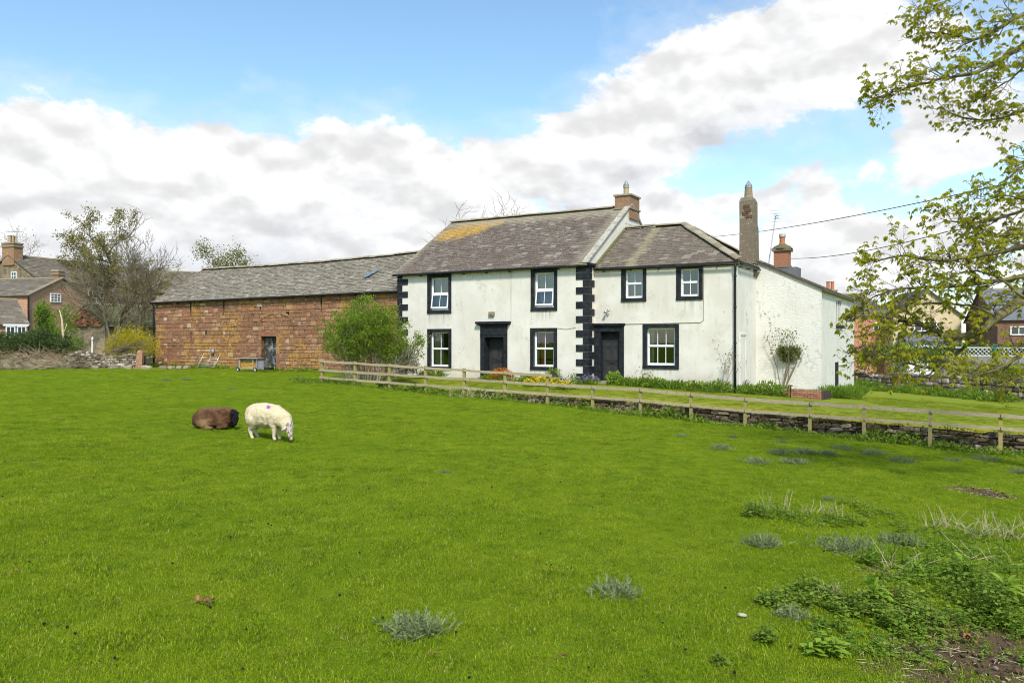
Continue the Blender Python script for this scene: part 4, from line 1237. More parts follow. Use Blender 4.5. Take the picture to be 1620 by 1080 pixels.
# ------------------------------------------------------------------ sandstone barn
BR = Vector((-5.77, 41.67)); BA = Vector((-24.6, 55.0))
BD = (BR - BA).normalized(); BLEN = (BR - BA).length
bp_ = Plane(BA, BD)
BE = CZ + 2.75
barn = empty('stone_barn', (BA.x + BD.x * BLEN / 2, BA.y + BD.y * BLEN / 2, CZ - 1.75),
             'long red sandstone barn with lichened walls and grey slate roof beside the white farmhouse', 'barn')
barn_eave = lambda s: BE - .03 * math.sin(s / BLEN * math.pi * 2.2) - .05 * (s / BLEN - .5)
BDEP = 7.68
def b_rect(x0, y0, x1, y1):
    return [bp_.s(x0), bp_.s(x1), bp_.z((x0 + x1) / 2, y1), bp_.z((x0 + x1) / 2, y0)]
b_door = b_rect(413.5, 532, 438, 588.5)
b_win = b_rect(558.5, 471.5, 583.5, 492)
slits = [b_rect(300.6, 479, 303.0, 497.5), b_rect(352.8, 476, 355.0, 497), b_rect(507.3, 468.5, 509.4, 493), b_rect(301.0, 525, 303.2, 537), b_rect(324.5, 524.5, 327, 529.5), b_rect(452, 494, 457.5, 497.5), b_rect(410.5, 486, 413, 488.5)]
bholes = [b_door, b_win] + slits
mb = MB()
bp_.wall(mb, 0, BLEN, CZ - 2.4, BE - .12, bholes, .35)
wl = mb.build('wall', M_mortar, barn)
mb = MB(); P = bp_.P
mb.poly([P(0, 0, CZ - 2.4), P(0, -BDEP, CZ - 2.4), P(0, -BDEP, BE), P(0, -BDEP / 2, CZ + 5.3), P(0, 0, BE)]); mb.build('gable', M_mortar, barn)
mb = MB(); mb.quad(P(0, -BDEP, CZ - 2.4), P(BLEN, -BDEP, CZ - 2.4), P(BLEN, -BDEP, BE), P(0, -BDEP, BE)); mb.build('rear_wall', M_mortar, barn)
# stones, course by course
STV = stone_variants(10, M_sand, .085)
rs = random.Random(5)
rects = []
z = CZ - 1.95
course = 0
arch_s, arch_z = bp_.s(437), bp_.z(437, 512)
while z < BE - .02:
    h = rs.uniform(.17, .30) if z > CZ - 1.2 else rs.uniform(.16, .25)
    if z + h > BE - .05: h = BE - .03 - z
    if h < .06: break
    s = -rs.uniform(0, .3)
    while s < BLEN:
        w = rs.uniform(.24, .66)
        a_, b_ = max(0, s), min(BLEN, s + w)
        segs = [(a_, b_)]
        for (h0, h1, y0, y1) in bholes:
            if z + h > y0 + .03 and z < y1 - .03:
                nseg = []
                for (p_, q_) in segs:
                    if q_ <= h0 or p_ >= h1: nseg.append((p_, q_))
                    else:
                        if h0 - p_ > .06: nseg.append((p_, h0))
                        if q_ - h1 > .06: nseg.append((h1, q_))
                segs = nseg
        for (p_, q_) in segs:
            if q_ - p_ > .05:
                if rs.random() < .14 and h > .24:
                    zm_ = z + h * rs.uniform(.35, .65); xm_ = p_ + (q_ - p_) * rs.uniform(.35, .65)
                    rects.append((p_, q_, z, zm_))
                    if q_ - p_ > .4: rects += [(p_, xm_, zm_, z + h), (xm_, q_, zm_, z + h)]
                    else: rects.append((p_, q_, zm_, z + h))
                else: rects.append((p_, q_, z, z + h))
        s += w
    z += h; course += 1
def vis(r):
    c = bp_.P((r[0] + r[1]) / 2, 0, (r[2] + r[3]) / 2)
    px = 810 + F * c.x / c.y
    if 515 < px < 630 and c.z < CZ + .9: return 0      # behind the willow
    return (r[1] - r[0]) * (r[3] - r[2]) / (c.y ** 2)
rects.sort(key=vis, reverse=True)
rest = MB()
BM = Matrix(((bp_.d.x, -bp_.n.x, 0), (bp_.d.y, -bp_.n.y, 0), (0, 0, 1)))
for i, (s0, s1, z0, z1) in enumerate(rects):
    me = STV[i % len(STV)]
    out = rs.uniform(.002, .035)
    c = bp_.P((s0 + s1) / 2, out - .10, (z0 + z1) / 2)
    sc = Vector((s1 - s0 - rs.uniform(.008, .025), .20, z1 - z0 - rs.uniform(.008, .022)))
    tl = rs.uniform(-.03, .03)
    if i < 300:
        o = bpy.data.objects.new('stone', me); COL.objects.link(o); o.parent = wl
        o.location = c - wloc(wl); o.scale = sc
        o.rotation_euler = (0, tl, math.atan2(bp_.d.y, bp_.d.x))
    else:
        rest.rnd = rs.uniform(.01, .99)
        M = Matrix.Translation(c) @ (BM.to_4x4() @ Matrix.Rotation(tl, 4, 'Y') @ Matrix.Diagonal((*sc, 1)))
        mesh_copy_into(rest, me, M)
rest.build('smaller_stones', M_sand, wl, kind='stuff')
# dressed lintels and jambs
for (h, ext_, hh) in ((b_door, .22, .30), (b_win, .16, .13)):
    l = MB(); bp_.box(l, h[0] - ext_, h[1] + ext_, -.2, .055, h[3] + .004, h[3] + hh); l.rnd = .42; l.build('lintel', M_sand, barn)
for u in ((b_door[0] - .2, b_door[0]), (b_door[1], b_door[1] + .24)):
    zz = b_door[2]
    while zz < b_door[3] - .1:
        hh = min(rs.uniform(.4, .6), b_door[3] - zz)
        j = MB(); bp_.box(j, u[0], u[1], -.3, .05, zz + .006, zz + hh - .006); j.rnd = rs.uniform(.35, .55); j.build('jamb_stone', M_sand, barn); zz += hh
# relieving arch of thin stones over the old cart entrance
for k in range(13):
    t = math.pi * (.08 + .84 * k / 12)
    sw, sh_ = bp_.s(466) - bp_.s(412), bp_.z(437, 494) - bp_.z(437, 512)
    cs_ = (bp_.s(412) + bp_.s(464)) / 2 - math.cos(t) * sw / 2; cz_ = bp_.z(437, 513) + math.sin(t) * sh_
    m = MB(); ang = math.atan2(math.sin(t) * sw / 2 * .35, math.cos(t)) 
    m.box((0, 0, 0), (.30, .16, .13)); 
    m.rnd = rs.uniform(.3, .7)
    rot = -(math.pi / 2 - t) * .55
    c_, s_ = math.cos(rot), math.sin(rot)
    q = []
    for v in m.v: q.append(bp_.P(cs_ + v.x * c_ + v.z * s_, .015 + v.y * .5, cz_ - v.x * s_ + v.z * c_))
    m.v = q; m.build('arch_stone', M_sand, barn)
# doors
m = MB(); bp_.box(m, b_door[0], b_door[1], -.34, -.28, b_door[2], b_door[3]); dr = m.build('door', M_barnwood, barn)
n = 5; w = (b_door[1] - b_door[0]) / n
for k in range(n):
    for (z0, z1) in ((b_door[2] + .02, b_door[2] + .62), (b_door[2] + .66, b_door[3] - .02)):
        m = MB(); bp_.box(m, b_door[0] + k * w + .008, b_door[0] + (k + 1) * w - .008, -.279, -.25 + rs.uniform(-.006, .006), z0, z1); m.build('plank', M_barnwood, dr)
m = MB(); bp_.box(m, b_win[0], b_win[1], -.2, -.14, b_win[2], b_win[3]); hd = m.build('hatch', M_brownwood, barn)
for k in range(6):
    w = (b_win[1] - b_win[0]) / 6; m = MB(); bp_.box(m, b_win[0] + k * w + .006, b_win[0] + (k + 1) * w - .006, -.139, -.12, b_win[2], b_win[3]); m.build('plank', M_brownwood, hd)
for h in slits:
    m = MB(); m.quad(P(h[0], -.3, h[2]), P(h[1], -.3, h[2]), P(h[1], -.3, h[3]), P(h[0], -.3, h[3])); m.build('vent_slit', M_dark, barn)
# roof with a sagging ridge
brise = CZ + 5.25 - BE; brun = BDEP / 2; bov = .2
O, U, Vv = slope_frame(bp_, -.22, bov, BE - bov * brise / brun + .02, 1, brise, brun)
Lb = math.hypot(brise, brun) * (brun + bov) / brun
def bsag(u, v):
    t = u / BLEN
    return -.16 * math.sin(math.pi * min(1, max(0, t))) * (v / Lb) - .10 * t * v / Lb + .035 * math.sin(u * 1.1 + v * .7) * math.sin(v * .6) - .02
rb = MB(); Nn = U.cross(Vv).normalized(); nseg = 24
WB = BLEN + .1
for k in range(nseg):
    u0, u1 = WB * k / nseg, WB * (k + 1) / nseg
    for j in range(4):
        v0, v1 = Lb * j / 4, Lb * (j + 1) / 4
        rb.quad(*[O + U * u_ + Vv * v_ + Nn * (bsag(u_, v_) - .03) for (u_, v_) in ((u0, v0), (u1, v0), (u1, v1), (u0, v1))])
brf = rb.build('roof', M_slate_barn, barn)
sl = MB(); slates(sl, O, U, Vv, WB, Lb, expo=.20, wr=(.20, .42), thick=.022, jag=.03, rough=.8, sag=bsag)
# drop a few to show the blue underfelt below the right end
fp = []
hole = []
sl.build('slates', M_slate_barn, brf, kind='stuff')
tarp = MB(); M_tarp = plain('blue_felt', (.13, .20, .27), .7, .15, 6)
def rp(px_, py_):                            # point on the barn slope under a pixel
    d = Vector(((px_ - 810) / F, 1, (540 - py_) / F)); t = (O - Vector((0, 0, CZ))).dot(Nn) / d.dot(Nn)
    return Vector((0, 0, CZ)) + d * t + Nn * .035
tarp.poly([rp(*q) for q in ((574, 438), (582, 434), (590, 430), (598, 426.5), (601, 425), (595, 430), (588, 434), (584, 437), (577, 440))])
tarp.build('felt_patch', M_tarp, brf)
back = MB()
Vb = (Vector((bp_.n.x, bp_.n.y, 0)) * brun + Vector((0, 0, brise))).normalized(); Ob = bp_.P(-.22, -BDEP - bov, BE - bov * brise / brun)
back.quad(Ob, Ob + Vb * (Lb - .15), Ob + U * WB + Vb * (Lb - .3), Ob + U * WB); back.build('rear_roof', M_slate_barn, barn)
for k in range(46):
    u0 = WB * k / 46; u1 = WB * (k + 1) / 46
    a_ = O + U * u0 + Vv * Lb + Nn * (bsag(u0, Lb) + .02); b_ = O + U * u1 + Vv * Lb + Nn * (bsag(u1, Lb) + .02)
    ridge_line(a_, b_, barn, 1.0, sc=1.15)
vg = MB(); vg.beam(O - U * .02, O + Vv * Lb - U * .02 + Nn * bsag(0, Lb), .12, .07, up=tuple(Nn)); vg.build('verge', M_ridge, barn)
gutter(bp_, -.2, BLEN - .1, bov + .04, BE - .11, barn, .03, .06)
dpb = MB(); dpb.tube([bp_.P(-.1, .2, BE - .12), bp_.P(-.08, .12, BE - .4), bp_.P(-.08, .1, BE - .7), bp_.P(-.08, .1, CZ - 1.8)], .065, 8); dpb.build('downpipe', M_pipe, barn, True)

# things against the barn
def hurdle():
    b0, b1 = bp_.s(327), bp_.s(353)
    zg_ = CZ - 1.78
    root = empty('sheep_hurdle', bp_.P((b0 + b1) / 2, .55, zg_), 'galvanised metal sheep hurdle leaning against the sandstone barn wall', 'hurdle')
    hh = 1.0; lean_ = .42
    def Q(s, h): return bp_.P(s + h * .20, .75 - lean_ * h / hh, zg_ + h)
    for s in (b0, b1):
        m = MB(); m.tube([Q(s, 0), Q(s, hh)], .024, 8); m.build('upright', M_steel, root, True)
    m = MB(); m.tube([Q((b0 + b1) / 2, .05), Q((b0 + b1) / 2, hh * .9)], .016, 8); m.build('brace', M_steel, root, True)
    for h in (.06, .20, .34, .49, .67): 
        m = MB(); m.tube([Q(b0, h), Q(b1, h)], .017, 8); m.build('rail', M_steel, root, True)
hurdle()
def trolley():
    c = at(397, 588, 46.2); c.z = float(zfield(c.x, c.y))
    root = empty('wheeled_hutch', c, 'small wheeled wooden hutch with grey lid and straw front by the barn door', 'hutch')
    ex = Vector((math.cos(R(-14)), math.sin(R(-14)), 0)); ey = Vector((-ex.y, ex.x, 0))
    def Bx(m, x0, x1, y0, y1, z0, z1):
        m.hexa([c + ex * x + ey * y + Vector((0, 0, z)) for (x, y, z) in ((x0, y0, z0), (x1, y0, z0), (x1, y1, z0), (x0, y1, z0), (x0, y0, z1), (x1, y0, z1), (x1, y1, z1), (x0, y1, z1))])
    m = MB(); Bx(m, -.60, .60, -.32, .32, .16, .22); m.build('base', M_fence, root)
    for (x0, x1, y0, y1, nm) in ((-.6, -.55, -.32, .32, 'side_panel'), (.55, .60, -.32, .32, 'side_panel'), (-.55, .55, .27, .32, 'back_panel')):
        m = MB(); Bx(m, x0, x1, y0, y1, .22, .74); m.build(nm, M_lead, root)
    m = MB(); Bx(m, -.549, .549, -.20, .269, .221, .68); m.build('straw', M_hay, root)
    for x in (-.55, .30): 
        m = MB(); Bx(m, x, x + .05, -.32, -.27, .22, .74); m.build('front_post', M_fence, root)
    m = MB(); Bx(m, -.66, .66, -.40, .36, .75, .79); m.build('lid', M_steel, root)
    m = MB(); Bx(m, .601, .95, -.22, .2, .16, .62); m.build('feed_box', M_lead, root)
    m = MB(); Bx(m, .951, 1.35, -.2, .2, .10, .24); m.build('ramp', M_pipe, root)
    for x in (-.62, .50):
        y = -.36; cc = c + ex * x + ey * y + Vector((0, 0, .12))
        w = MB()
        w.tube([cc - ey * .03, cc + ey * .03], .12, 14); wh_ = w.build('wheel', M_pipe, root)
        sp_ = MB()
        for k in range(6):
            t = k * math.pi / 3; dr_ = ex * math.cos(t) + Vector((0, 0, math.sin(t)))
            sp_.beam(cc - ey * .036, cc - ey * .036 + dr_ * .095, .012, .018, up=tuple(ey))
        sp_.tube([cc - ey * .035, cc - ey * .045], .03, 8); sp_.build('wheel_spokes', M_pvc, wh_)
trolley()
m = MB(); c = bp_.P(bp_.s(337.5), .10, bp_.z(337.5, 556)); 
nn_ = Vector((bp_.n.x, bp_.n.y, 0))
m.tube([c - nn_ * .1, c - nn_ * .02, c + nn_ * .06], [.16, .19, .10], 12)
o = m.build('feed_bowl', M_lead, None, True); tag(o, 'grey round bowl hung low on the barn wall above the hurdle', 'bowl')
# ------------------------------------------------------------------ post and rail fence
POSTN = [0, 1, 2, 3, 4, 5, 6, 7, 8, 9, 10, 11.12, 12, 13, 14, 15, 16, 17]
def interp(n, pts):
    for (a, za), (b, zb) in zip(pts, pts[1:]):
        if n <= b: return za + (zb - za) * (n - a) / (b - a)
    return pts[-1][1]
RL1 = [(0, -.86), (6, -1.28)]
RL2 = [(0, -1.25), (6, -1.61), (8, -1.70), (10, -1.915), (14, -2.15), (18, -2.42)]
RL3 = [(0, -1.58), (6, -1.97), (8, -2.08), (10, -2.30), (14, -2.52), (18, -2.80)]
fence = empty('post_and_rail_fence', (*fence_pt(8), CZ - 2.8), 'weathered timber post and rail fence between the pasture and the garden', 'fence')
rf_ = random.Random(3)
for n in POSTN:
    p = fence_pt(n); zg_ = float(zfield(p.x, p.y))
    zt = CZ + (interp(n, RL1) + .08 if n <= 6 else interp(n, RL2) + .035)
    if n == 6: zt = CZ - 1.18
    m = MB()
    lean_ = Vector((rf_.uniform(-.02, .02), rf_.uniform(-.02, .02), 0))
    a = Vector((p.x, p.y, zg_ - .15)); b = Vector((p.x, p.y, zt)) + lean_
    m.beam(a, b, .105, .10, up=(FN.x, FN.y, 0)); m.build('post', M_post, fence)
def rail(n0, n1, tab, hgt=.095):
    a = fence_pt(n0) - FN * .075; b = fence_pt(n1) - FN * .075
    m = MB(); k = 4; pts = []
    za, zb = CZ + interp(n0, tab), CZ + interp(n1, tab)
    for i in range(k + 1):
        t = i / k; q = a.lerp(b, t)
        pts.append(Vector((q.x, q.y, za + (zb - za) * t - .012 * math.sin(math.pi * t) + rf_.uniform(-.006, .006))))
    # one sawn board with slightly wandering edges
    s = Vector((FN.x, FN.y, 0)) * .02
    base = len(m.v)
    for q in pts:
        h = hgt * rf_.uniform(.92, 1.06) / 2
        m.v += [q - s - Vector((0, 0, h)), q + s - Vector((0, 0, h)), q + s + Vector((0, 0, h)), q - s + Vector((0, 0, h))]
    for i in range(k):
        for j in range(4): m.face((base + i * 4 + j, base + i * 4 + (j + 1) % 4, base + i * 4 + 4 + (j + 1) % 4, base + i * 4 + 4 + j))
    m.face([base + j for j in (3, 2, 1, 0)]); m.face([base + k * 4 + j for j in range(4)])
    m.build('rail', M_fence, fence)
for i in range(len(POSTN) - 1):
    n0, n1 = POSTN[i], POSTN[i + 1]; e0 = .05 if i == 0 else .003
    g = .006
    if n1 <= 6: rail(n0 - (.05 if i == 0 else -g), n1 + (.12 if n1 == 6 else -g), RL1)
    rail(n0 - (.05 if i == 0 else -g), n1 - g, RL2, .10 if n0 < 6 else .115)
    rail(n0 - (.05 if i == 0 else -g), n1 - g, RL3)

# ------------------------------------------------------------------ rough stone walls
RUBV = stone_variants(10, M_rubble, .17); RETV = stone_variants(8, M_retain, .16)
def rubble_wall(name, pl, length, zlo, zhi, variants, mat, core, label, cat, hr=(.10, .26), wr=(.16, .5), thick=.45, nmax=300, core_back=.06, seed=1, near=None):
    rr = random.Random(seed)
    mid = pl.P(length / 2, 0, zlo(length / 2))
    cm = MB(); n = max(6, int(length / .8))
    for k in range(n):
        a, b = length * k / n, length * (k + 1) / n
        cm.hexa([pl.P(a, -core_back, zlo(a) - .3), pl.P(b, -core_back, zlo(b) - .3), pl.P(b, -thick, zlo(b) - .3), pl.P(a, -thick, zlo(a) - .3),
                 pl.P(a, -core_back, zhi(a) - .05), pl.P(b, -core_back, zhi(b) - .05), pl.P(b, -thick, zhi(b) - .05), pl.P(a, -thick, zhi(a) - .05)])
    root = empty(name, mid, label, cat)
    cm.build('wall_core', core, root)
    rects = []
    y = 0.0; hmax = max(zhi(length * k / 20) - zlo(length * k / 20) for k in range(21))
    while y < hmax:
        h = rr.uniform(*hr); s = -rr.uniform(0, .2)
        while s < length:
            w = rr.uniform(*wr); c = s + w / 2
            if 0 < c < length:
                zb = zlo(c) + y
                if zb + h * .45 < zhi(c): rects.append((s, s + w, zb + rr.uniform(-.03, .03), zb + h + rr.uniform(-.03, .02)))
            s += w
        y += h * .96
    def size(r):
        q = pl.P((r[0] + r[1]) / 2, 0, 0); return (r[1] - r[0]) * (r[3] - r[2]) / q.y ** 2
    rects.sort(key=size, reverse=True)
    rest = MB(); ang = math.atan2(pl.d.y, pl.d.x)
    for i, (s0, s1, z0, z1) in enumerate(rects):
        me = variants[i % len(variants)]; c = pl.P((s0 + s1) / 2, -.10 + rr.uniform(-.03, .04), (z0 + z1) / 2)
        sc = (s1 - s0 - .012, rr.uniform(.22, .32), z1 - z0 - .008)
        rot = (rr.uniform(-.08, .08), rr.uniform(-.10, .10), ang + rr.uniform(-.12, .12))
        if i < nmax:
            o = bpy.data.objects.new('stone', me); COL.objects.link(o); o.parent = root
            o.location = c - root.location; o.scale = sc; o.rotation_euler = rot
        else:
            rest.rnd = rr.uniform(.01, .99)
            from mathutils import Euler
            mesh_copy_into(rest, me, Matrix.LocRotScale(c, Euler(rot), Vector(sc)))
    if rest.v: rest.build('smaller_stones', mat, root, kind='stuff')
    return root
# retaining wall under the garden edge
n0, n1 = 2.2, 17
o_ = fence_pt(n0) + FN * .32
rt = Plane(o_, FD); ln = (fence_pt(n1) - fence_pt(n0)).length
def rz(s, f):
    q = rt.P(s, 0, 0); return float(f(q.x, q.y))
rubble_wall('retaining_wall', rt, ln, lambda s: rz(s, zfield) - .05, lambda s: max(rz(s, zgarden) + .015, rz(s, zfield) + .02), RETV, M_retain, M_rubdark,
            'low dark retaining wall of rough stone beneath the timber fence', 'wall', (.07, .16), (.14, .46), .42, 300, .05, 4)
# boundary wall of the garden at the right
bw0 = at(1340, 540, 49); bw1 = at(1720, 540, 35.5)
bwp = Plane(bw0.xy, (bw1 - bw0).xy); bwl = (bw1 - bw0).length
def gz(s): q = bwp.P(s, 0, 0); return float(zgarden(q.x, q.y))
rubble_wall('garden_wall', bwp, bwl, lambda s: gz(s) - .1, lambda s: bwp.P(s, 0, 0).y * (-.038 - .010 * (s / bwl)) + CZ + .05 * math.sin(s * 1.7), RUBV, M_rubble, M_rubdark,
            'dry stone boundary wall behind the lawn under the chestnut boughs', 'wall', (.13, .25), (.18, .55), .5, 300, .06, 9)
# rubble wall left of the barn
lw0 = at(96, 540, 51.5); lw1 = at(221, 540, 51.0)
lwp = Plane(lw0.xy, (lw1 - lw0).xy); lwl = (lw1 - lw0).length
rubble_wall('rubble_wall', lwp, lwl, lambda s: CZ - 1.80, lambda s: CZ - 1.80 + .95 + .22 * math.sin(s * 1.3) * math.sin(s * .45 + 1) - .25 * max(0, 1 - s / 1.2), RUBV, M_rubble, M_rubdark,
            'tumbled field stone wall between the brush heap and the gatepost', 'wall', (.10, .22), (.13, .36), .7, 300, .10, 12)
gp = MB(); c = at(220.5, 577, 50.3); c.z = float(zfield(c.x, c.y)) - .1
lv = [(0, .20, .13), (.9, .19, .125), (1.12, .175, .12), (1.22, .13, .09), (1.27, .06, .05)]
b0 = len(gp.v)
for (h, hw_, hd_) in lv: gp.v += [c + Vector((-hw_ + h * .06, -hd_, h)), c + Vector((hw_ + h * .06, -hd_, h)), c + Vector((hw_ + h * .06, hd_, h)), c + Vector((-hw_ + h * .06, hd_, h))]
for i in range(len(lv) - 1):
    for j in range(4): gp.face((b0 + i * 4 + j, b0 + i * 4 + (j + 1) % 4, b0 + i * 4 + 4 + (j + 1) % 4, b0 + i * 4 + 4 + j))
gp.face([b0 + (len(lv) - 1) * 4 + j for j in range(4)])
tag(gp.build('gatepost', M_gatepost), 'rounded sandstone gatepost at the end of the rubble wall', 'gatepost')
# stones fallen at the foot of the barn wall, and low brick planter by the rear range
for i, (px, py, w) in enumerate(((258, 577, .5), (271, 579, .4), (283, 580, .55), (295, 578, .35), (180, 583, .6), (205, 581, .5), (232, 582, .7), (150, 582, .45))):
    c = at(px, py, 51 if px > 240 else 50); c.z = float(zfield(c.x, c.y)) + .08
    o = bpy.data.objects.new('fallen_stone', RUBV[i % 10]); COL.objects.link(o); o.location = c; o.scale = (w, .35, .24); o.rotation_euler = (.1, .1, i)
    tag(o, ['pale boulder at the left foot of the barn wall', 'flat pale stone second along the barn foot', 'broad pale stone third along the barn foot', 'small stone fourth along the barn foot',
            'long stone lying before the rubble wall', 'pale stone before the right end of the rubble wall', 'flat slab lying right of the gatepost', 'stone in the grass before the middle of the rubble wall'][i], 'stone', 'fallen stones by the barn and wall')
BRV = stone_variants(5, M_brick, .06, 'brick')
pl_ = Plane(garden_point(1238, 32.6).xy, (garden_point(1299, 31.6) - garden_point(1238, 32.6)).xy)
plen = (garden_point(1299, 31.6) - garden_point(1238, 32.6)).length
zb = float(zgarden(12, 32)) - .04
planter = empty('brick_planter', pl_.P(plen / 2, -.3, zb), 'low mossy brick edged raised bed against the rear white wall', 'planter')
m = MB(); pl_.box(m, 0.02, plen - .02, -1.2, -.05, zb, zb + .36); m.build('soil_bed', M_rubdark, planter)
for row in range(5):
    s = 0 - (.12 if row % 2 else 0)
    while s < plen:
        w = .23; a, b = max(0, s), min(plen, s + w)
        if b - a > .06:
            o = bpy.data.objects.new('brick', BRV[random.randrange(5)]); COL.objects.link(o); o.parent = planter
            o.location = pl_.P((a + b) / 2, 0, zb + .05 + row * .082) - planter.location; o.scale = (b - a - .012, .11, .072); o.rotation_euler = (0, random.uniform(-.02, .02), math.atan2(pl_.d.y, pl_.d.x) + random.uniform(-.03, .03))
        s += w
# overhead wires
for (pa, pb, Ya, Yb, sagv, lab) in (((1085, 377), (1640, 280), 60, 22, .35, 'thin dark overhead cable crossing the sky right of the tall chimney'),
                                    ((1245, 409), (1500, 366), 46, 26, .25, 'lower thin overhead cable running from the brick chimney to the tree')):
    a, b = at(*pa, Ya), at(*pb, Yb); m = MB(); n = 14
    m.tube([a.lerp(b, k / n) - Vector((0, 0, sagv * 4 * (k / n) * (1 - k / n))) for k in range(n + 1)], .016, 5)
    tag(m.build('overhead_cable', M_wire), lab, 'cable')
# ------------------------------------------------------------------ sheep
def blob_body(parts, voxel, smooth_it, name):
    """one continuous surface over chains of spheres: parts = list of (points, radii)"""
    bm = bmesh.new()
    def ball(c, r):
        res = bmesh.ops.create_icosphere(bm, subdivisions=2, radius=1.0)
        rv = r if hasattr(r, '__len__') else (r, r, r)
        for v in res['verts']: v.co = Vector((v.co.x * rv[0], v.co.y * rv[1], v.co.z * rv[2])) + Vector(c)
    for pts, rad in parts:
        if len(pts) == 1: ball(pts[0], rad[0]); continue
        for i in range(len(pts) - 1):
            a, b = Vector(pts[i]), Vector(pts[i + 1]); n = max(2, int((b - a).length / (min(rad[i], rad[i + 1]) * .45)))
            for k in range(n + 1):
                t = k / n; ball(a.lerp(b, t), rad[i] * (1 - t) + rad[i + 1] * t)
    me = bpy.data.meshes.new(name); bm.to_mesh(me); bm.free()
    o = bpy.data.objects.new(name, me); COL.objects.link(o)
    md = o.modifiers.new('r', 'REMESH'); md.mode = 'VOXEL'; md.voxel_size = voxel
    ms = o.modifiers.new('s', 'SMOOTH'); ms.iterations = smooth_it; ms.factor = .5
    dg = bpy.context.evaluated_depsgraph_get()
    out = bpy.data.meshes.new_from_object(o.evaluated_get(dg))
    bpy.data.objects.remove(o); bpy.data.meshes.remove(me)
    return out
def wool(me, amp, woolly):
    me.update()
    nrm = [v.normal.copy() for v in me.vertices]
    for v, n in zip(me.vertices, nrm):
        k = woolly(v.co)
        if k > 0:
            d = mnoise.fractal(v.co * 13, .8, 2.2, 4) * amp * 1.0 + (abs(mnoise.noise(v.co * 34)) - .25) * amp * .9
            v.co += n * d * k
    me.polygons.foreach_set('use_smooth', [True] * len(me.polygons)); me.update()
def mat_wool(name, fn):
    m, N, b, o = new_mat(name)
    p = N.n('ShaderNodeTexCoord').outputs['Object']
    N.put(b.inputs['Base Color'], fn(N, p)); b.inputs['Roughness'].default_value = .95; b.inputs['Specular IOR Level'].default_value = .05
    b.inputs['Sheen Weight'].default_value = .04
    bump(N, b, N.math('ADD', N.noise(p, 42, 5, .75), N.noise(N.scale(p, (1, 1, .4)), 18, 3, .6)), .7, .02)
    return m
def col_white(N, p):
    x, y, z = N.sep(p)
    n = N.noise(p, 9, 5, .7)
    c = N.mix(N.ramp(n, .3, .7), (.55, .45, .275), (.66, .575, .40))
    c = N.mix(N.math('MULTIPLY', N.ramp(N.noise(p, 26, 4, .7), .55, .7), .4), c, (.40, .31, .18))
    low = N.ramp(N.math('ADD', z, N.math('MULTIPLY', n, .16)), .50, .30, 0, .5)          # fleece darker towards the belly
    c = N.mix(N.math('MULTIPLY', low, N.ramp(x, .40, .46, 1, 0)), c, (.36, .26, .15))
    face = N.ramp(N.math('SUBTRACT', x, N.math('MULTIPLY', z, .25)), .515, .555)
    c = N.mix(face, c, N.mix(N.ramp(N.noise(p, 14, 4, .7), .48, .60), (.60, .50, .42), (.16, .12, .10)))
    legs = N.ramp(z, .27, .22, 0, 1)
    c = N.mix(N.math('MULTIPLY', legs, N.ramp(x, .44, .40)), c, (.62, .53, .40))
    # violet stock mark on the back
    d = N.vmath('DISTANCE', p, (.19, -.15, .69)); mk = N.ramp(N.math('ADD', d, N.math('MULTIPLY', N.noise(p, 26, 3, .6), .09)), .085, .115, .9, 0)
    return N.mix(mk, c, (.20, .045, .42))
def col_brown(N, p):
    x, y, z = N.sep(p)
    n = N.noise(p, 7, 5, .7)
    c = N.mix(N.ramp(n, .3, .7), (.055, .027, .014), (.135, .070, .034))
    c = N.mix(N.math('MULTIPLY', N.ramp(N.math('ADD', z, N.math('MULTIPLY', n, .12)), .44, .56), .55), c, (.22, .12, .075))
    tan_ = N.ramp(N.vmath('DISTANCE', p, (-.08, -.36, .08)), .12, .24, .7, 0)
    c = N.mix(tan_, c, (.26, .16, .075))
    return N.mix(N.ramp(N.math('ADD', x, N.math('MULTIPLY', n, .04)), .43, .47), c, (.012, .010, .011))
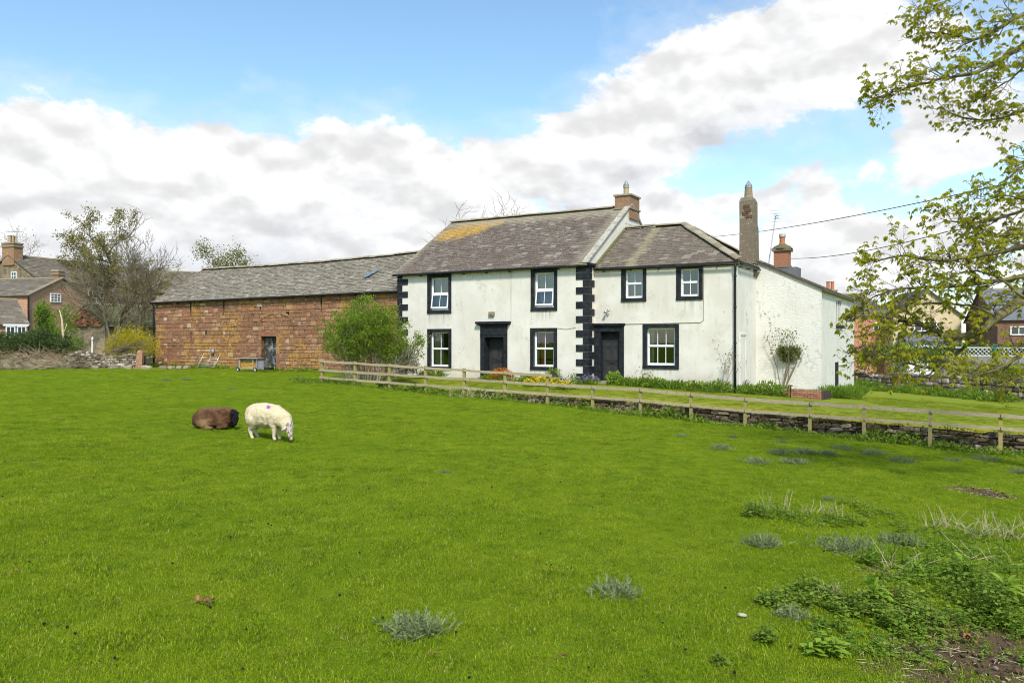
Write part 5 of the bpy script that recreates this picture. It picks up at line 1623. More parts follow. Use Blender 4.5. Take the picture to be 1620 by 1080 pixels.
def sheep_white():
    parts = [([(-.22, 0, .50), (.0, 0, .505), (.22, 0, .485)], [.235, .25, .235]), ([(-.30, 0, .48)], [(.20, .21, .24)]), ([(0, 0, .445)], [(.48, .235, .235)]),
             ([(.28, 0, .47), (.44, 0, .42), (.55, -.02, .31), (.605, -.03, .225)], [.21, .185, .135, .080]),
             ([(.605, -.03, .225), (.65, -.045, .14), (.685, -.055, .045)], [.076, .060, .040]),
             ([(.60, .03, .245), (.605, .11, .25), (.60, .175, .235)], [.03, .032, .014]), ([(.60, -.09, .245), (.605, -.17, .25), (.60, -.235, .235)], [.03, .032, .014])]
    for sy_ in (-1, 1):
        fx = .26 + (.03 if sy_ < 0 else -.02)
        parts += [([(.24, .10 * sy_, .40), (fx, .105 * sy_, .26), (fx + .01, .105 * sy_, .17), (fx, .105 * sy_, .05), (fx + .025, .105 * sy_, .022)], [.11, .060, .040, .032, .036])]
        hx = -.30 + (.02 if sy_ < 0 else -.05)
        parts += [([(-.24, .11 * sy_, .42), (hx + .05, .115 * sy_, .30), (hx - .045, .115 * sy_, .19), (hx, .115 * sy_, .05), (hx + .025, .115 * sy_, .022)], [.16, .092, .045, .032, .036])]
    parts += [([(-.47, 0, .50), (-.50, 0, .40), (-.495, 0, .33)], [.06, .05, .03])]
    me = blob_body(parts, .0135, 5, 'sheep')
    wool(me, .011, lambda c: 0 if (c.z < .24 and c.x < .45) or c.x > .565 else 1)
    me.materials.append(mat_wool('white_fleece', col_white))
    o = bpy.data.objects.new('sheep', me); COL.objects.link(o)
    p = field_point(421, 694)
    o.location = p; k = 1.0; o.scale = (k, k, k); o.rotation_euler = (0, 0, R(-24))
    tag(o, 'cream white sheep with a violet back mark, head down grazing', 'sheep')
    ey = MB(); hp = o.matrix_basis
    for sy_ in (-1, 1):
        e = MB(); e.ico(Vector((.655, -.038 + .062 * sy_, .185)), .012, 1)
        e.v = [Matrix.Translation(p) @ (Matrix.Rotation(R(-24), 4, 'Z') @ v) for v in e.v]
        eo = e.build('eye', M_pipe, None, True); eo.parent = o
        eo.location = Matrix.Rotation(R(24), 3, 'Z') @ (eo.location - p); eo.rotation_euler = (0, 0, R(24))
def sheep_brown():
    parts = [([(-.24, 0, .235), (0, 0, .25), (.24, 0, .25)], [.235, .25, .22]), ([(0, 0, .2)], [(.50, .29, .20)]), ([(-.30, 0, .20)], [(.23, .25, .21)]),
             ([(-.20, -.20, .17), (-.10, -.27, .11)], [.15, .10]), ([(-.10, -.30, .06), (.10, -.31, .045)], [.05, .035]),
             ([(.22, -.16, .15), (.34, -.18, .08), (.20, -.24, .04)], [.11, .06, .04]), ([(.20, .16, .15), (.34, .18, .06)], [.11, .05]),
             ([(.24, 0, .30), (.38, -.02, .32), (.47, -.03, .33)], [.19, .15, .105]),
             ([(.47, -.03, .34), (.53, -.08, .25), (.545, -.12, .13)], [.092, .078, .050]),
             ([(.48, .03, .37), (.52, .11, .35)], [.03, .018]), ([(.47, -.09, .37), (.50, -.18, .35)], [.03, .018])]
    me = blob_body(parts, .0135, 5, 'sheep')
    for v in me.vertices: v.co.z = max(v.co.z, .0)
    wool(me, .014, lambda c: 0 if c.x > .44 else 1)
    me.materials.append(mat_wool('brown_fleece', col_brown))
    o = bpy.data.objects.new('sheep', me); COL.objects.link(o)
    o.location = field_point(340, 677); o.location.z -= .01; o.rotation_euler = (0, 0, R(-8)); o.scale = (.98, .98, .98)
    tag(o, 'dark brown sheep with a black head lying in the grass', 'sheep')
sheep_white(); sheep_brown()
# ------------------------------------------------------------------ neighbouring houses
def frame2(o, d): return Plane(o, d)
def gable_house(name, label, o, d, width, depth, zb, ze, zr, wallm, roofm, gablem=None, group=None, expo=.3, ridge_along='d', parapet=False):
    """o front-left corner, d along the front; ridge runs along d; returns (root, front plane)"""
    pl = Plane(o, d); P = pl.P
    root = empty(name, P(width / 2, -depth / 2, zb), label, 'house', group)
    m = MB(); m.quad(P(0, 0, zb), P(width, 0, zb), P(width, 0, ze), P(0, 0, ze)); m.build('front_wall', wallm, root)
    m = MB(); m.quad(P(width, -depth, zb), P(0, -depth, zb), P(0, -depth, ze), P(width, -depth, ze)); m.build('rear_wall', wallm, root)
    for s in (0, width):
        m = MB(); m.poly([P(s, 0, zb), P(s, -depth, zb), P(s, -depth, ze), P(s, -depth / 2, zr), P(s, 0, ze)]); m.build('gable', gablem or wallm, root)
    rise, run = zr - ze, depth / 2; L = math.hypot(rise, run) * 1.05
    for sg in (1, -1):
        out = .2 if sg > 0 else -depth - .2
        O = P(-.15 if sg > 0 else width + .15, out, ze - .2 * rise / run + .04); U = Vector((pl.d.x, pl.d.y, 0)) * sg
        Vv = (Vector((-pl.n.x, -pl.n.y, 0)) * run * sg + Vector((0, 0, rise))).normalized()
        L = math.hypot(rise, run) * (run + .2) / run
        b = MB(); boarding(b, O, U, Vv, width + .3, L); rf__ = b.build('roof', roofm, root)
        if sg > 0 or True:
            s_ = MB(); slates(s_, O, U, Vv, width + .3, L, expo=expo, wr=(.28, .5), thick=.025, jag=.02); s_.build('slates', roofm, rf__, kind='stuff')
    m = MB(); m.tube([P(-.15, -depth / 2, zr + .06), P(width + .15, -depth / 2, zr + .06)], .11, 6); m.build('ridge', M_ridge, root)
    return root, pl
def small_window(root, pl, s0, s1, z0, z1, rows=2, cols=2, out=.0, arch=False):
    m = MB(); t = .07
    pl.box(m, s0, s0 + t, out - .02, out + .06, z0, z1); pl.box(m, s1 - t, s1, out - .02, out + .06, z0, z1); pl.box(m, s0 + t, s1 - t, out - .02, out + .06, z0, z0 + t); pl.box(m, s0 + t, s1 - t, out - .02, out + .06, z1 - t, z1)
    for k in range(1, cols): c = s0 + (s1 - s0) * k / cols; pl.box(m, c - .025, c + .025, out - .02, out + .05, z0 + t, z1 - t)
    for k in range(1, rows): c = z0 + (z1 - z0) * k / rows; pl.box(m, s0 + t, s1 - t, out - .02, out + .045, c - .025, c + .025)
    w = m.build('window', M_pvc, root)
    g = MB(); g.quad(pl.P(s0, out + .02, z0), pl.P(s1, out + .02, z0), pl.P(s1, out + .02, z1), pl.P(s0, out + .02, z1)); g.build('pane', M_winfar, w)
M_winfar = plain('far_window_glass', (.05, .055, .06), .12, .3, 2, spec=.6)
def stack(root, pl, s, dep, w, d_, z0, z1, pots, mat=M_chim, potm=M_buff):
    m = MB(); pl.box(m, s - w / 2, s + w / 2, -dep - d_ / 2, -dep + d_ / 2, z0, z1); c = m.build('chimney', mat, root)
    m = MB(); pl.box(m, s - w / 2 - .08, s + w / 2 + .08, -dep - d_ / 2 - .08, -dep + d_ / 2 + .08, z1 - .3, z1 - .15); m.build('chimney_band', M_ridge, c)
    m = MB(); pl.box(m, s - w / 2 - .06, s + w / 2 + .06, -dep - d_ / 2 - .06, -dep + d_ / 2 + .06, z1, z1 + .12); m.build('chimney_band', M_ridge, c)
    for k in range(pots):
        q = pl.P(s - w / 2 + w * (k + .5) / pots, -dep, z1 + .12); m = MB(); m.tube([q, q + Vector((0, 0, .6)), q + Vector((0, 0, .7))], [.17, .15, .18], 8); m.build('chimney_pot', potm, c)
# big stone house, gable towards us on the left, long roof running back to the right
zg0 = CZ - 1.9
LA = Vector((.33, .944)); GA = Vector((.944, -.33))
c0_ = at(62, 440, 74)
def house_long(o, ld, length, depth, zb, ze, zr, **k): return gable_house(o=o, d=ld, width=length, depth=depth, zb=zb, ze=ze, zr=zr, **k)
hA, pA = gable_house('village_house', 'tall brown stone village house with twin pot chimney at far left', c0_.xy, LA, 15.5, 7.6, zg0, CZ + 5.75, CZ + 8.15, M_brickwall, M_slate_far, M_stonewall)
stack(hA, pA, .35, 3.8, .95, 1.5, CZ + 7.2, CZ + 9.2, 3)
gA = Plane(pA.P(0, -7.6, 0).xy, GA)
# attic window in the gable
s_ = gA.s(22.5); small_window(hA, gA, s_ - .35, s_ + .35, gA.z(22.5, 442), gA.z(22.5, 430), 2, 2, .01)
for px_ in (152, 189):
    s_ = pA.s(px_); small_window(hA, pA, s_ - .95, s_ + .95, pA.z(px_, 480), pA.z(px_, 462), 4, 4, .01)
    m = MB(); m.tube([pA.P(s_ - .95 * math.cos(t), .03, pA.z(px_, 462) + .55 * math.sin(t)) for t in np.linspace(0, math.pi, 9)], .09, 5); m.build('window_arch', M_pvc, hA)
m = MB(); q = pA.P(.4, -3.3, CZ + 9.3); m.tube([q, q + Vector((0, 0, 1.2))], .03, 5); m.beam(q + Vector((-1.0, 0, 1.1)), q + Vector((.5, 0, 1.1)), .04, .04)
for k in range(5): m.beam(q + Vector((-.9 + k * .3, -.3, 1.1)), q + Vector((-.9 + k * .3, .3, 1.1)), .03, .03)
m.build('television_aerial', M_steel, hA)
# brick house in front of it
DB = Vector((.98, -.2)).normalized()
c1_ = at(-60, 540, 62.6); 
hB, pB = gable_house('brick_house', 'orange brick house with grey slate roof and small gable window at left', c1_.xy, DB, 6.05, 7.0, zg0, CZ + 3.55, CZ + 5.05, M_brickwall, M_slate_far, M_brickwall)
gB = Plane(pB.P(6.05, 0, 0).xy, Vector((-DB.y, DB.x)))
s_ = gB.s(87.5); small_window(hB, gB, s_ - .55, s_ + .55, gB.z(87.5, 478), gB.z(87.5, 464), 3, 3, .01)
stack(hB, gB, 3.6, .45, .7, .6, CZ + 4.6, CZ + 5.7, 0, M_chim)
m = MB(); s_ = pB.s(47); m.tube([pB.P(s_, .12, CZ + 3.5), pB.P(s_, .12, zg0)], .07, 6); m.build('downpipe', M_pipe, hB)
cpg = MB(); cpg.beam(pB.P(6.1, .2, CZ + 3.55), pB.P(6.1, -3.5, CZ + 5.2), .3, .1); cpg.build('gable_coping', M_ridge, hB)
# low cottage with the white bay window
dC = Vector((.66, .75)).normalized(); cC = at(43, 540, 56.0); c2_ = Vector((cC.x - dC.x * 5.2, cC.y - dC.y * 5.2, 0))
hC, pC = gable_house('low_cottage', 'low slate roofed cottage with white bay window at the left edge', c2_.xy, dC, 5.2, 5.2, zg0, CZ + 1.22, CZ + 2.95, M_brickwall, M_slate_far)
s0_, s1_ = pC.s(5), pC.s(40)
m = MB(); pC.box(m, s0_ - .05, s1_ + .05, .01, .35, CZ - .2, CZ + .28); m.build('bay_base', M_pvc, hC)
m = MB(); pC.box(m, s0_ - .08, s1_ + .08, .01, .42, CZ + 1.06, CZ + 1.2); m.build('bay_fascia', M_pvc, hC)
for k in range(2):
    wv = (s1_ - s0_) / 2; small_window(hC, pC, s0_ + wv * k + .05, s0_ + wv * (k + 1) - .05, CZ + .28, CZ + 1.06, 1, 2, .33)
# ruined outbuilding with broken brick gable and mossy roof
q0 = at(113, 540, 60); LR_ = Vector((.70, .714)); GR = Vector((.80, -.35)).normalized(); GR = Vector((.714, -.70))
out_o = at(166, 540, 57.6)
hD, pD = gable_house('ruined_outbuilding', 'tumbledown outbuilding with broken red brick gable and mossy roof', out_o.xy, Vector((.30, .954)).normalized(), 5.6, 3.4, zg0, CZ + 1.2, CZ + 2.68, M_tanwall, M_slate_moss)
gD = Plane(pD.P(0, -3.4, 0).xy, Vector((pD.n.x, pD.n.y)))
rr = random.Random(21)
for row in range(11):
    z = CZ + 1.15 + row * .125; half = 1.62 * (1 - row / 12.5)
    s = 1.7 - half
    while s < 1.7 + half:
        w = rr.uniform(.2, .3)
        if rr.random() < .8:
            o = bpy.data.objects.new('brick', BRV[rr.randrange(5)]); COL.objects.link(o); o.parent = hD
            o.location = gD.P(s, .04 + rr.uniform(-.04, .10), z) - hD.location; o.scale = (w, .2, .115); o.rotation_euler = (rr.uniform(-.2, .2), rr.uniform(-.15, .15), math.atan2(gD.d.y, gD.d.x) + rr.uniform(-.3, .3))
        s += w + .02
# long low roof behind, next to the barn
c3_ = at(213, 540, 82)
hE, pE = gable_house('distant_barn', 'distant slate roofed barn behind the sandstone barn, left end', c3_.xy, Vector((.93, .36)).normalized(), 15, 9, zg0, CZ + 5.1, CZ + 7.6, M_tanwall, M_slate_far)
# right-hand neighbours beyond the garden wall
zr0 = CZ - 3.2
cF = at(1330, 540, 64)
hF, pF = gable_house('salmon_house', 'salmon pink rendered house behind the garden wall beside the farmhouse', cF.xy, Vector((.98, .18)).normalized(), 4.6, 8, zr0, CZ + 2.1, CZ + 4.0, plain('salmon_render', (.50, .24, .15), .9, .12, 3), M_slate_far)
small_window(hF, pF, pF.s(1381), pF.s(1397), pF.z(1389, 524), pF.z(1389, 510), 1, 2, .01)
stack(hF, pF, 1.6, 4.0, .8, .8, CZ + 3.4, CZ + 4.3, 2, M_brick, M_terra)
M_cream = plain('cream_render', (.66, .53, .32), .9, .08, 3)
cG = at(1413, 540, 62)
DG = Vector((.98, -.2)).normalized()
gw = (at(1522, 540, 60.9) - cG).xy.length
plG = Plane(cG.xy, DG)
hG = empty('cream_house', plG.P(gw / 2, -4, zr0), 'cream rendered gabled house with grey lean-to seen through the boughs', 'house')
m = MB(); zeG = CZ + 1.95; zrG = CZ + 3.95
m.poly([plG.P(0, 0, zr0), plG.P(gw, 0, zr0), plG.P(gw, 0, zeG), plG.P(gw / 2, 0, zrG), plG.P(0, 0, zeG)]); m.build('front_wall', M_cream, hG)
for s in (0, gw):
    m = MB(); m.quad(plG.P(s, 0, zr0), plG.P(s, -8, zr0), plG.P(s, -8, zeG), plG.P(s, 0, zeG)); m.build('side_wall', M_cream, hG)
for (s0, s1) in ((-.25, gw / 2), (gw + .25, gw / 2)):
    m = MB(); za = zeG - .2; m.hexa([plG.P(s0, .2, za), plG.P(s1, .2, zrG), plG.P(s1, -8, zrG), plG.P(s0, -8, za), plG.P(s0, .2, za + .14), plG.P(s1, .2, zrG + .14), plG.P(s1, -8, zrG + .14), plG.P(s0, -8, za + .14)]); m.build('roof', M_slate_far, hG)
for (xa, xb) in ((1446, 1470), (1472, 1482)):
    small_window(hG, plG, plG.s(xa), plG.s(xb), plG.z(1460, 524), plG.z(1460, 509), 1, 2, .01)
m = MB(); s0, s1 = plG.s(1421), plG.s(1506); m.hexa([plG.P(s0, 2.2, CZ - .05), plG.P(s1, 2.2, CZ - .05), plG.P(s1, 0.01, CZ + .6), plG.P(s0, .01, CZ + .6), plG.P(s0, 2.2, CZ + .05), plG.P(s1, 2.2, CZ + .05), plG.P(s1, .01, CZ + .72), plG.P(s0, .01, CZ + .72)]); m.build('lean_to_roof', M_slate_grey, hG)
m = MB(); plG.box(m, s0 + .1, s1 - .1, .02, 2.0, zr0, CZ - .06); m.build('lean_to_wall', M_pvc, hG)
cH = at(1578, 540, 54)
hH, pH = gable_house('dark_brick_house', 'dark brick house with steep grey slate roof at the right edge', cH.xy, Vector((.96, -.28)).normalized(), 9, 8, zr0, CZ + 1.5, CZ + 3.7, plain('dark_brick', (.20, .105, .075), .95, .3, 9, bumpy=.4), M_slate_grey)
small_window(hH, pH, pH.s(1598), pH.s(1625), pH.z(1610, 530), pH.z(1610, 516), 1, 2, .01)
# close-boarded fence panels and a trellis above the garden wall
def boards():
    a, b = at(1478, 540, 47.5), at(1700, 540, 42); pl = Plane(a.xy, (b - a).xy); L = (b - a).length
    zb = CZ - 2.4; zt = CZ - .85
    r = empty('board_fence', pl.P(L / 2, 0, zb), 'pale grey close boarded fence with trellis top behind the stone garden wall', 'fence')
    n = int(L / .16)
    me = None
    for k in range(n):
        if me is None:
            m = MB(); m.box((0, 0, (zt - zb) / 2), (.15, .025, zt - zb)); o = m.build('board', M_palewood, r, origin=Vector((0, 0, 0))); me = o.data
        else:
            o = bpy.data.objects.new('board', me); COL.objects.link(o); o.parent = r
        o.location = pl.P((k + .5) * .16, random.uniform(0, .012), zb) - r.location; o.rotation_euler = (0, 0, math.atan2(pl.d.y, pl.d.x))
    m = MB(); s0 = 1.2; 
    for z in (zt + .03, zt + .5): pl.box(m, s0, L, -.03, .03, z - .03, z + .03)
    m.build('trellis_rail', M_pvc, r, kind=None)
    m = MB(); k = s0
    while k < L - .5:
        m.beam(pl.P(k, .012, zt + .05), pl.P(k + .45, .012, zt + .5), .02, .045, up=(pl.n.x, pl.n.y, 0)); m.beam(pl.P(k + .45, -.014, zt + .05), pl.P(k, -.014, zt + .5), .02, .045, up=(pl.n.x, pl.n.y, 0)); k += .22
    m.build('trellis', M_pvc, r, kind='stuff')
M_palewood = mat_wood('pale_board', (.36, .32, .27), (.46, .42, .36), (.40, .38, .33))
boards()
m = MB(); c = at(1573, 545, 44); m.beam(c - Vector((0, 0, 1.6)), c + Vector((0, 0, -.05)), .18, .18, up=(0, 1, 0)); m.tube([c + Vector((0, 0, -.05)), c + Vector((0, 0, .02))], .17, 8)
tag(m.build('water_butt', plain('teal_plastic', (.02, .16, .15), .5, .15, 4)), 'teal green plastic water butt post beyond the trellis', 'water butt')
# ------------------------------------------------------------------ plants
def grow(mb, tips, p, d, L, r, lev, cfg, rr):
    """wandering branch with side shoots; tips collect (point, direction, level)"""
    n = max(3, int(L / cfg['seg'])); n = min(n, 9)
    pts = [p.copy()]; rad = [r]; cur = p.copy(); dd = d.normalized()
    for i in range(n):
        dd = (dd + Vector((rr.gauss(0, 1), rr.gauss(0, 1), rr.gauss(0, 1))) * cfg['wob'] + Vector((0, 0, cfg['up'][min(lev, len(cfg['up']) - 1)]))).normalized()
        cur = cur + dd * (L / n); pts.append(cur.copy()); rad.append(r * (1 - .72 * (i + 1) / n))
    sides = 7 if r > .06 else (5 if r > .02 else 3)
    mb.tube(pts, rad, sides, cap=False)
    if lev >= cfg['levels']:
        tips.append((cur, dd, lev)); 
        if n >= 4: tips.append((pts[n // 2], (pts[n // 2 + 1] - pts[n // 2]).normalized(), lev))
        return
    kids = cfg['kids'][min(lev, len(cfg['kids']) - 1)]
    for k in range(kids):
        t = cfg['from'] + (1 - cfg['from']) * (k + rr.random()) / kids
        idx = min(n - 1, int(t * n)); q = pts[idx].lerp(pts[idx + 1], t * n - idx) if idx < n else pts[n]
        ax = dd.orthogonal().normalized(); ax.rotate(Matrix.Rotation(rr.uniform(0, 2 * math.pi), 3, dd))
        base = (pts[idx + 1] - pts[idx]).normalized()
        nd = (base * math.cos(R(cfg['ang'])) + ax * math.sin(R(cfg['ang'])) * rr.uniform(.6, 1.2)).normalized()
        grow(mb, tips, q, nd, L * rr.uniform(*cfg['len']), max(cfg['rmin'], rad[idx] * rr.uniform(.45, .7)), lev + 1, cfg, rr)
    tips.append((cur, dd, lev))

def tree(name, label, base, height, r, cfg, bark, leaf=None, nleaf=0, lsize=.1, spread=.3, seed=1, cat='tree', group=None, stems=1, lean=(0, 0), droop=0.0, crownname='crown', lw=.6):
    rr = random.Random(seed); mb = MB(); tips = []
    for s in range(stems):
        d = Vector((lean[0] + (rr.uniform(-.35, .35) if stems > 1 else 0), lean[1] + (rr.uniform(-.35, .35) if stems > 1 else 0), 1))
        grow(mb, tips, Vector(base) + Vector((rr.uniform(-.1, .1) * (stems > 1), 0, -.1)), d, height * cfg.get('trunk', .5) * rr.uniform(.9, 1.1), r, 0, cfg, rr)
    root = empty(name, base, label, cat, group)
    mb.build('trunk', bark, root, True, origin=Vector(base))
    if leaf is not None and tips:
        T = np.array([[*t[0]] for t in tips]); D = np.array([[*t[1]] for t in tips])
        pick = RNG.integers(0, len(T), nleaf)
        Cc = T[pick] + RNG.normal(size=(nleaf, 3)) * spread
        Dd = D[pick] * .5 + RNG.normal(size=(nleaf, 3)) * .6 + np.array([0, 0, -droop])
        sz = lsize * RNG.uniform(.6, 1.3, nleaf)
        leaves(crownname, Cc, Dd, sz, sz * lw, leaf, root)
    return root, tips
BARE = dict(seg=.6, wob=.16, up=(.10, .05, .03), levels=4, kids=(6, 5, 4, 3), ang=42, len=(.45, .72), rmin=.024, **{'from': .25})
SPRAY = dict(seg=.5, wob=.14, up=(.10, .06, .03), levels=4, kids=(7, 5, 4, 3), ang=38, len=(.42, .68), rmin=.017, **{'from': .22})

L_round = mat_leaf('round_tree_leaf', (.15, .16, .03), (.27, .26, .06), trans=.3)
# --- far left: bare tree over the outbuilding, ivy-hung evergreen, pale spring trees
zl0 = CZ - 1.75
tree('bare_tree', 'slender leafless tree with twin stems in front of the ruined outbuilding', at(181, 540, 57.0).xy.to_3d() + Vector((0, 0, zl0)), 11.5, .17, dict(SPRAY, kids=(9, 6, 5, 3), trunk=.5), M_twigbrown, None, 0, .10, .12, 5, stems=2)
tree('bare_tree', 'second leafless tree close right of the twin stemmed one', at(207, 540, 56.0).xy.to_3d() + Vector((0, 0, zl0)), 9.5, .13, dict(SPRAY, kids=(8, 6, 4, 3)), M_twigbrown, L_spring, 250, .08, .12, 8, stems=1, lean=(.05, 0))
b = at(196, 540, 76).xy.to_3d() + Vector((0, 0, zl0))
tree('evergreen_tree', 'brownish green ivy clad tree rising behind the bare tree', b, 15, .35, dict(BARE, kids=(12, 6, 3), levels=3, ang=55, len=(.30, .48), trunk=.82), M_bark, L_olive, 15000, .18, .22, 3)
tree('spring_tree', 'pale yellow budding tree right of the ivy clad tree', at(258, 540, 92).xy.to_3d() + Vector((0, 0, zl0)), 12.6, .3, dict(BARE, kids=(9, 6, 4, 3), len=(.42, .66)), M_twig, L_spring, 4200, .22, .35, 6)
tree('spring_tree', 'small yellowish tree with bare twigs behind the distant barn', at(285, 540, 96).xy.to_3d() + Vector((0, 0, zl0)), 9.8, .25, dict(BARE, kids=(8, 6, 4)), M_twig, L_spring, 2200, .22, .35, 16)
tree('round_tree', 'small round green tree above the barn ridge', at(366, 540, 105).xy.to_3d() + Vector((0, 0, zl0)), 17.5, .34, dict(BARE, kids=(10, 6, 4, 3), len=(.28, .45), trunk=.72), M_bark, L_round, 11000, .24, .55, 4)
tree('bare_tree', 'leafless tree top showing over the left part of the farmhouse ridge', at(786, 540, 80).xy.to_3d() + Vector((0, 0, zl0)), 14.0, .3, dict(BARE, kids=(9, 7, 5, 3), trunk=.6), M_twig, None, 0, seed=12)
tree('bare_tree', 'leafless tree top showing over the middle of the farmhouse ridge', at(812, 540, 84).xy.to_3d() + Vector((0, 0, zl0)), 14.4, .3, dict(BARE, kids=(9, 7, 5, 3), trunk=.6), M_twig, None, 0, seed=22)
tree('bare_tree', 'thin leafless twigs over the right half of the barn ridge', at(510, 540, 82).xy.to_3d() + Vector((0, 0, zl0)), 11.2, .22, dict(BARE, kids=(8, 6, 4, 3), trunk=.55), M_twig, L_spring, 300, .2, .2, seed=31)
tree('blossom_tree', 'pink flushed budding tree behind the big chimney at the left edge', at(2, 540, 98).xy.to_3d() + Vector((0, 0, zl0)), 14.0, .3, dict(BARE, kids=(9, 6, 5), trunk=.55), M_twig, L_pink, 2600, .2, .5, seed=14)

def leafy_mass(name, label, cat, blobs, leaf, n, size, core=None, group=None, up=.3, lw=.55, stems=None, stem_mat=None, shell=.55):
    """bush from overlapping leafy lumps: blobs (centre, radii)"""
    lo = Vector(min((b[0] for b in blobs), key=lambda q: q[2]))
    root = empty(name, (lo.x, lo.y, lo.z - .3), label, cat, group)
    vol = np.array([b[1][0] * b[1][1] + b[1][0] * b[1][2] for b in blobs]); pr = vol / vol.sum()
    pick = RNG.choice(len(blobs), n, p=pr)
    Cn = np.array([[*b[0]] for b in blobs])[pick]; Rn = np.array([[*b[1]] for b in blobs])[pick]
    d = sphere_dirs(n); k = (shell + (1 - shell) * RNG.random((n, 1))) * (1 + .14 * np.sin(d[:, :1] * 7 + d[:, 2:3] * 5 + pick[:, None]))
    Pp = Cn + d * k * Rn
    Dd = d * .7 + RNG.normal(size=(n, 3)) * .6 + np.array([0, 0, up])
    sz = size * RNG.uniform(.6, 1.35, n)
    leaves('foliage', Pp, Dd, sz, sz * lw, leaf, root)
    if stems:
        m = MB(); rr = random.Random(n)
        for _ in range(stems):
            c, rd = blobs[rr.randrange(len(blobs))]; a = Vector((root.location.x + rr.uniform(-.3, .3) * len(blobs) ** .5, root.location.y + rr.uniform(-.2, .2), root.location.z))
            e = Vector(c) + Vector((rr.uniform(-1, 1) * rd[0], rr.uniform(-1, 1) * rd[1], rr.uniform(-.2, 1) * rd[2])) * .85
            mid = a.lerp(e, .5) + Vector((rr.uniform(-.1, .1), rr.uniform(-.1, .1), .1))
            m.tube([a, mid, e], [.022, .015, .006], 4, cap=False)
        m.build('stems', stem_mat or M_twigbrown, root, kind='stuff')
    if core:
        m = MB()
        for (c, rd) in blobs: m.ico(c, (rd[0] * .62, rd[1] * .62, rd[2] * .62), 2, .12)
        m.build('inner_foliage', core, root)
    return root
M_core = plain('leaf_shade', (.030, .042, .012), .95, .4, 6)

# hedge and shrubs at far left
hb = []
for k in range(12):
    q = at(-40 + k * 12.5, 541 - (4 * math.sin(k)), 53.5); hb.append((q, (.7, .7, .72 + .1 * math.sin(k * 1.7))))
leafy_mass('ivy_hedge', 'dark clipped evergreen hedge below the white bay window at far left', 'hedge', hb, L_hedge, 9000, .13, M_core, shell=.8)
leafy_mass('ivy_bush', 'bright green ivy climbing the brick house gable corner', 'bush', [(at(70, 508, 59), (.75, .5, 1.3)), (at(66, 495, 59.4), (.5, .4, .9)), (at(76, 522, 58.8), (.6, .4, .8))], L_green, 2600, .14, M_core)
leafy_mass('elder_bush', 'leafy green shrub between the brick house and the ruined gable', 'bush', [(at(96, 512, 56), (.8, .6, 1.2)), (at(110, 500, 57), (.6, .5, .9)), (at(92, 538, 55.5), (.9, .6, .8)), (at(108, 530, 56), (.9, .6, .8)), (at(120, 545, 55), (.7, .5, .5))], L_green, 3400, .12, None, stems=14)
m = MB(); a = at(101, 560, 53.4); m.tube([a, at(100, 530, 53.4), at(98, 505, 53.5), at(94, 490, 53.6)], [.11, .09, .06, .03], 7); m.tube([at(100, 530, 53.4), at(106, 512, 53.4)], [.05, .02], 5)
tag(m.build('dead_tree', M_dry, None, True), 'pale dead tree standing behind the brush heap', 'dead tree')
# forsythia
fb = [(at(190, 545, 53.5), (1.1, .7, .95)), (at(222, 541, 53), (1.2, .7, 1.0)), (at(205, 535, 53.4), (1.2, .8, 1.0)), (at(178, 550, 53.2), (.6, .5, .7)), (at(240, 550, 52.6), (.6, .5, .8))]
leafy_mass('forsythia', 'yellow flowering forsythia bush between the rubble wall and the barn', 'bush', fb, L_fors, 5200, .11, None, stems=60, up=.8, lw=.4, shell=.25)
# heap of cut brush
def brush_heap():
    c = at(45, 583, 49.5); c.z = float(zfield(c.x, c.y)); rr = random.Random(8)
    root = empty('brush_heap', c, 'long heap of cut dead branches and hedge trimmings at the left field edge', 'brush heap')
    m = MB()
    for _ in range(900):
        x = rr.uniform(-3.4, 3.2); hmax = .95 * (1 - max(0, (x - 1.0) / 3.0) ** 1.5) * (.85 + .15 * math.sin(x * 2.1))
        h = rr.uniform(.02, 1) * hmax; y = rr.uniform(-.9, .9) * (1 - .6 * h)
        d = Vector((rr.gauss(0, 1), rr.gauss(0, .35), rr.gauss(.12, .25))).normalized(); L = rr.uniform(.5, 1.5)
        a = c + Vector((x, y, h)); m.rnd = rr.random() * .98 + .01
        b_ = a + d * L; b_.z = max(b_.z, c.z + .02)
        mid = a.lerp(b_, .5) + Vector((0, 0, rr.uniform(-.05, .12)))
        r_ = rr.uniform(.008, .024); m.tube([a, mid, b_], [r_, r_ * .8, r_ * .4], 3, cap=False)
    m.build('branches', M_brush, root, kind='stuff')
    m = MB(); 
    for k in range(9): m.ico(c + Vector((-3.2 + k * .72, 0, .15)), (.7, .7, .62 * (1 - max(0, (k - 6) / 4))), 2, .1)
    m.build('heap_core', M_twigbrown, root)
brush_heap()
# stand of the white tap post
m = MB(); a = at(145.5, 556, 52.4); m.tube([a - Vector((0, 0, .6)), at(146, 540, 52.4), at(146.5, 533, 52.4)], [.045, .045, .06], 8); m.beam(at(144.8, 536, 52.3), at(147.5, 536, 52.3), .05, .06)
tag(m.build('water_standpipe', M_pvc), 'thin white standpipe behind the rubble wall', 'standpipe')

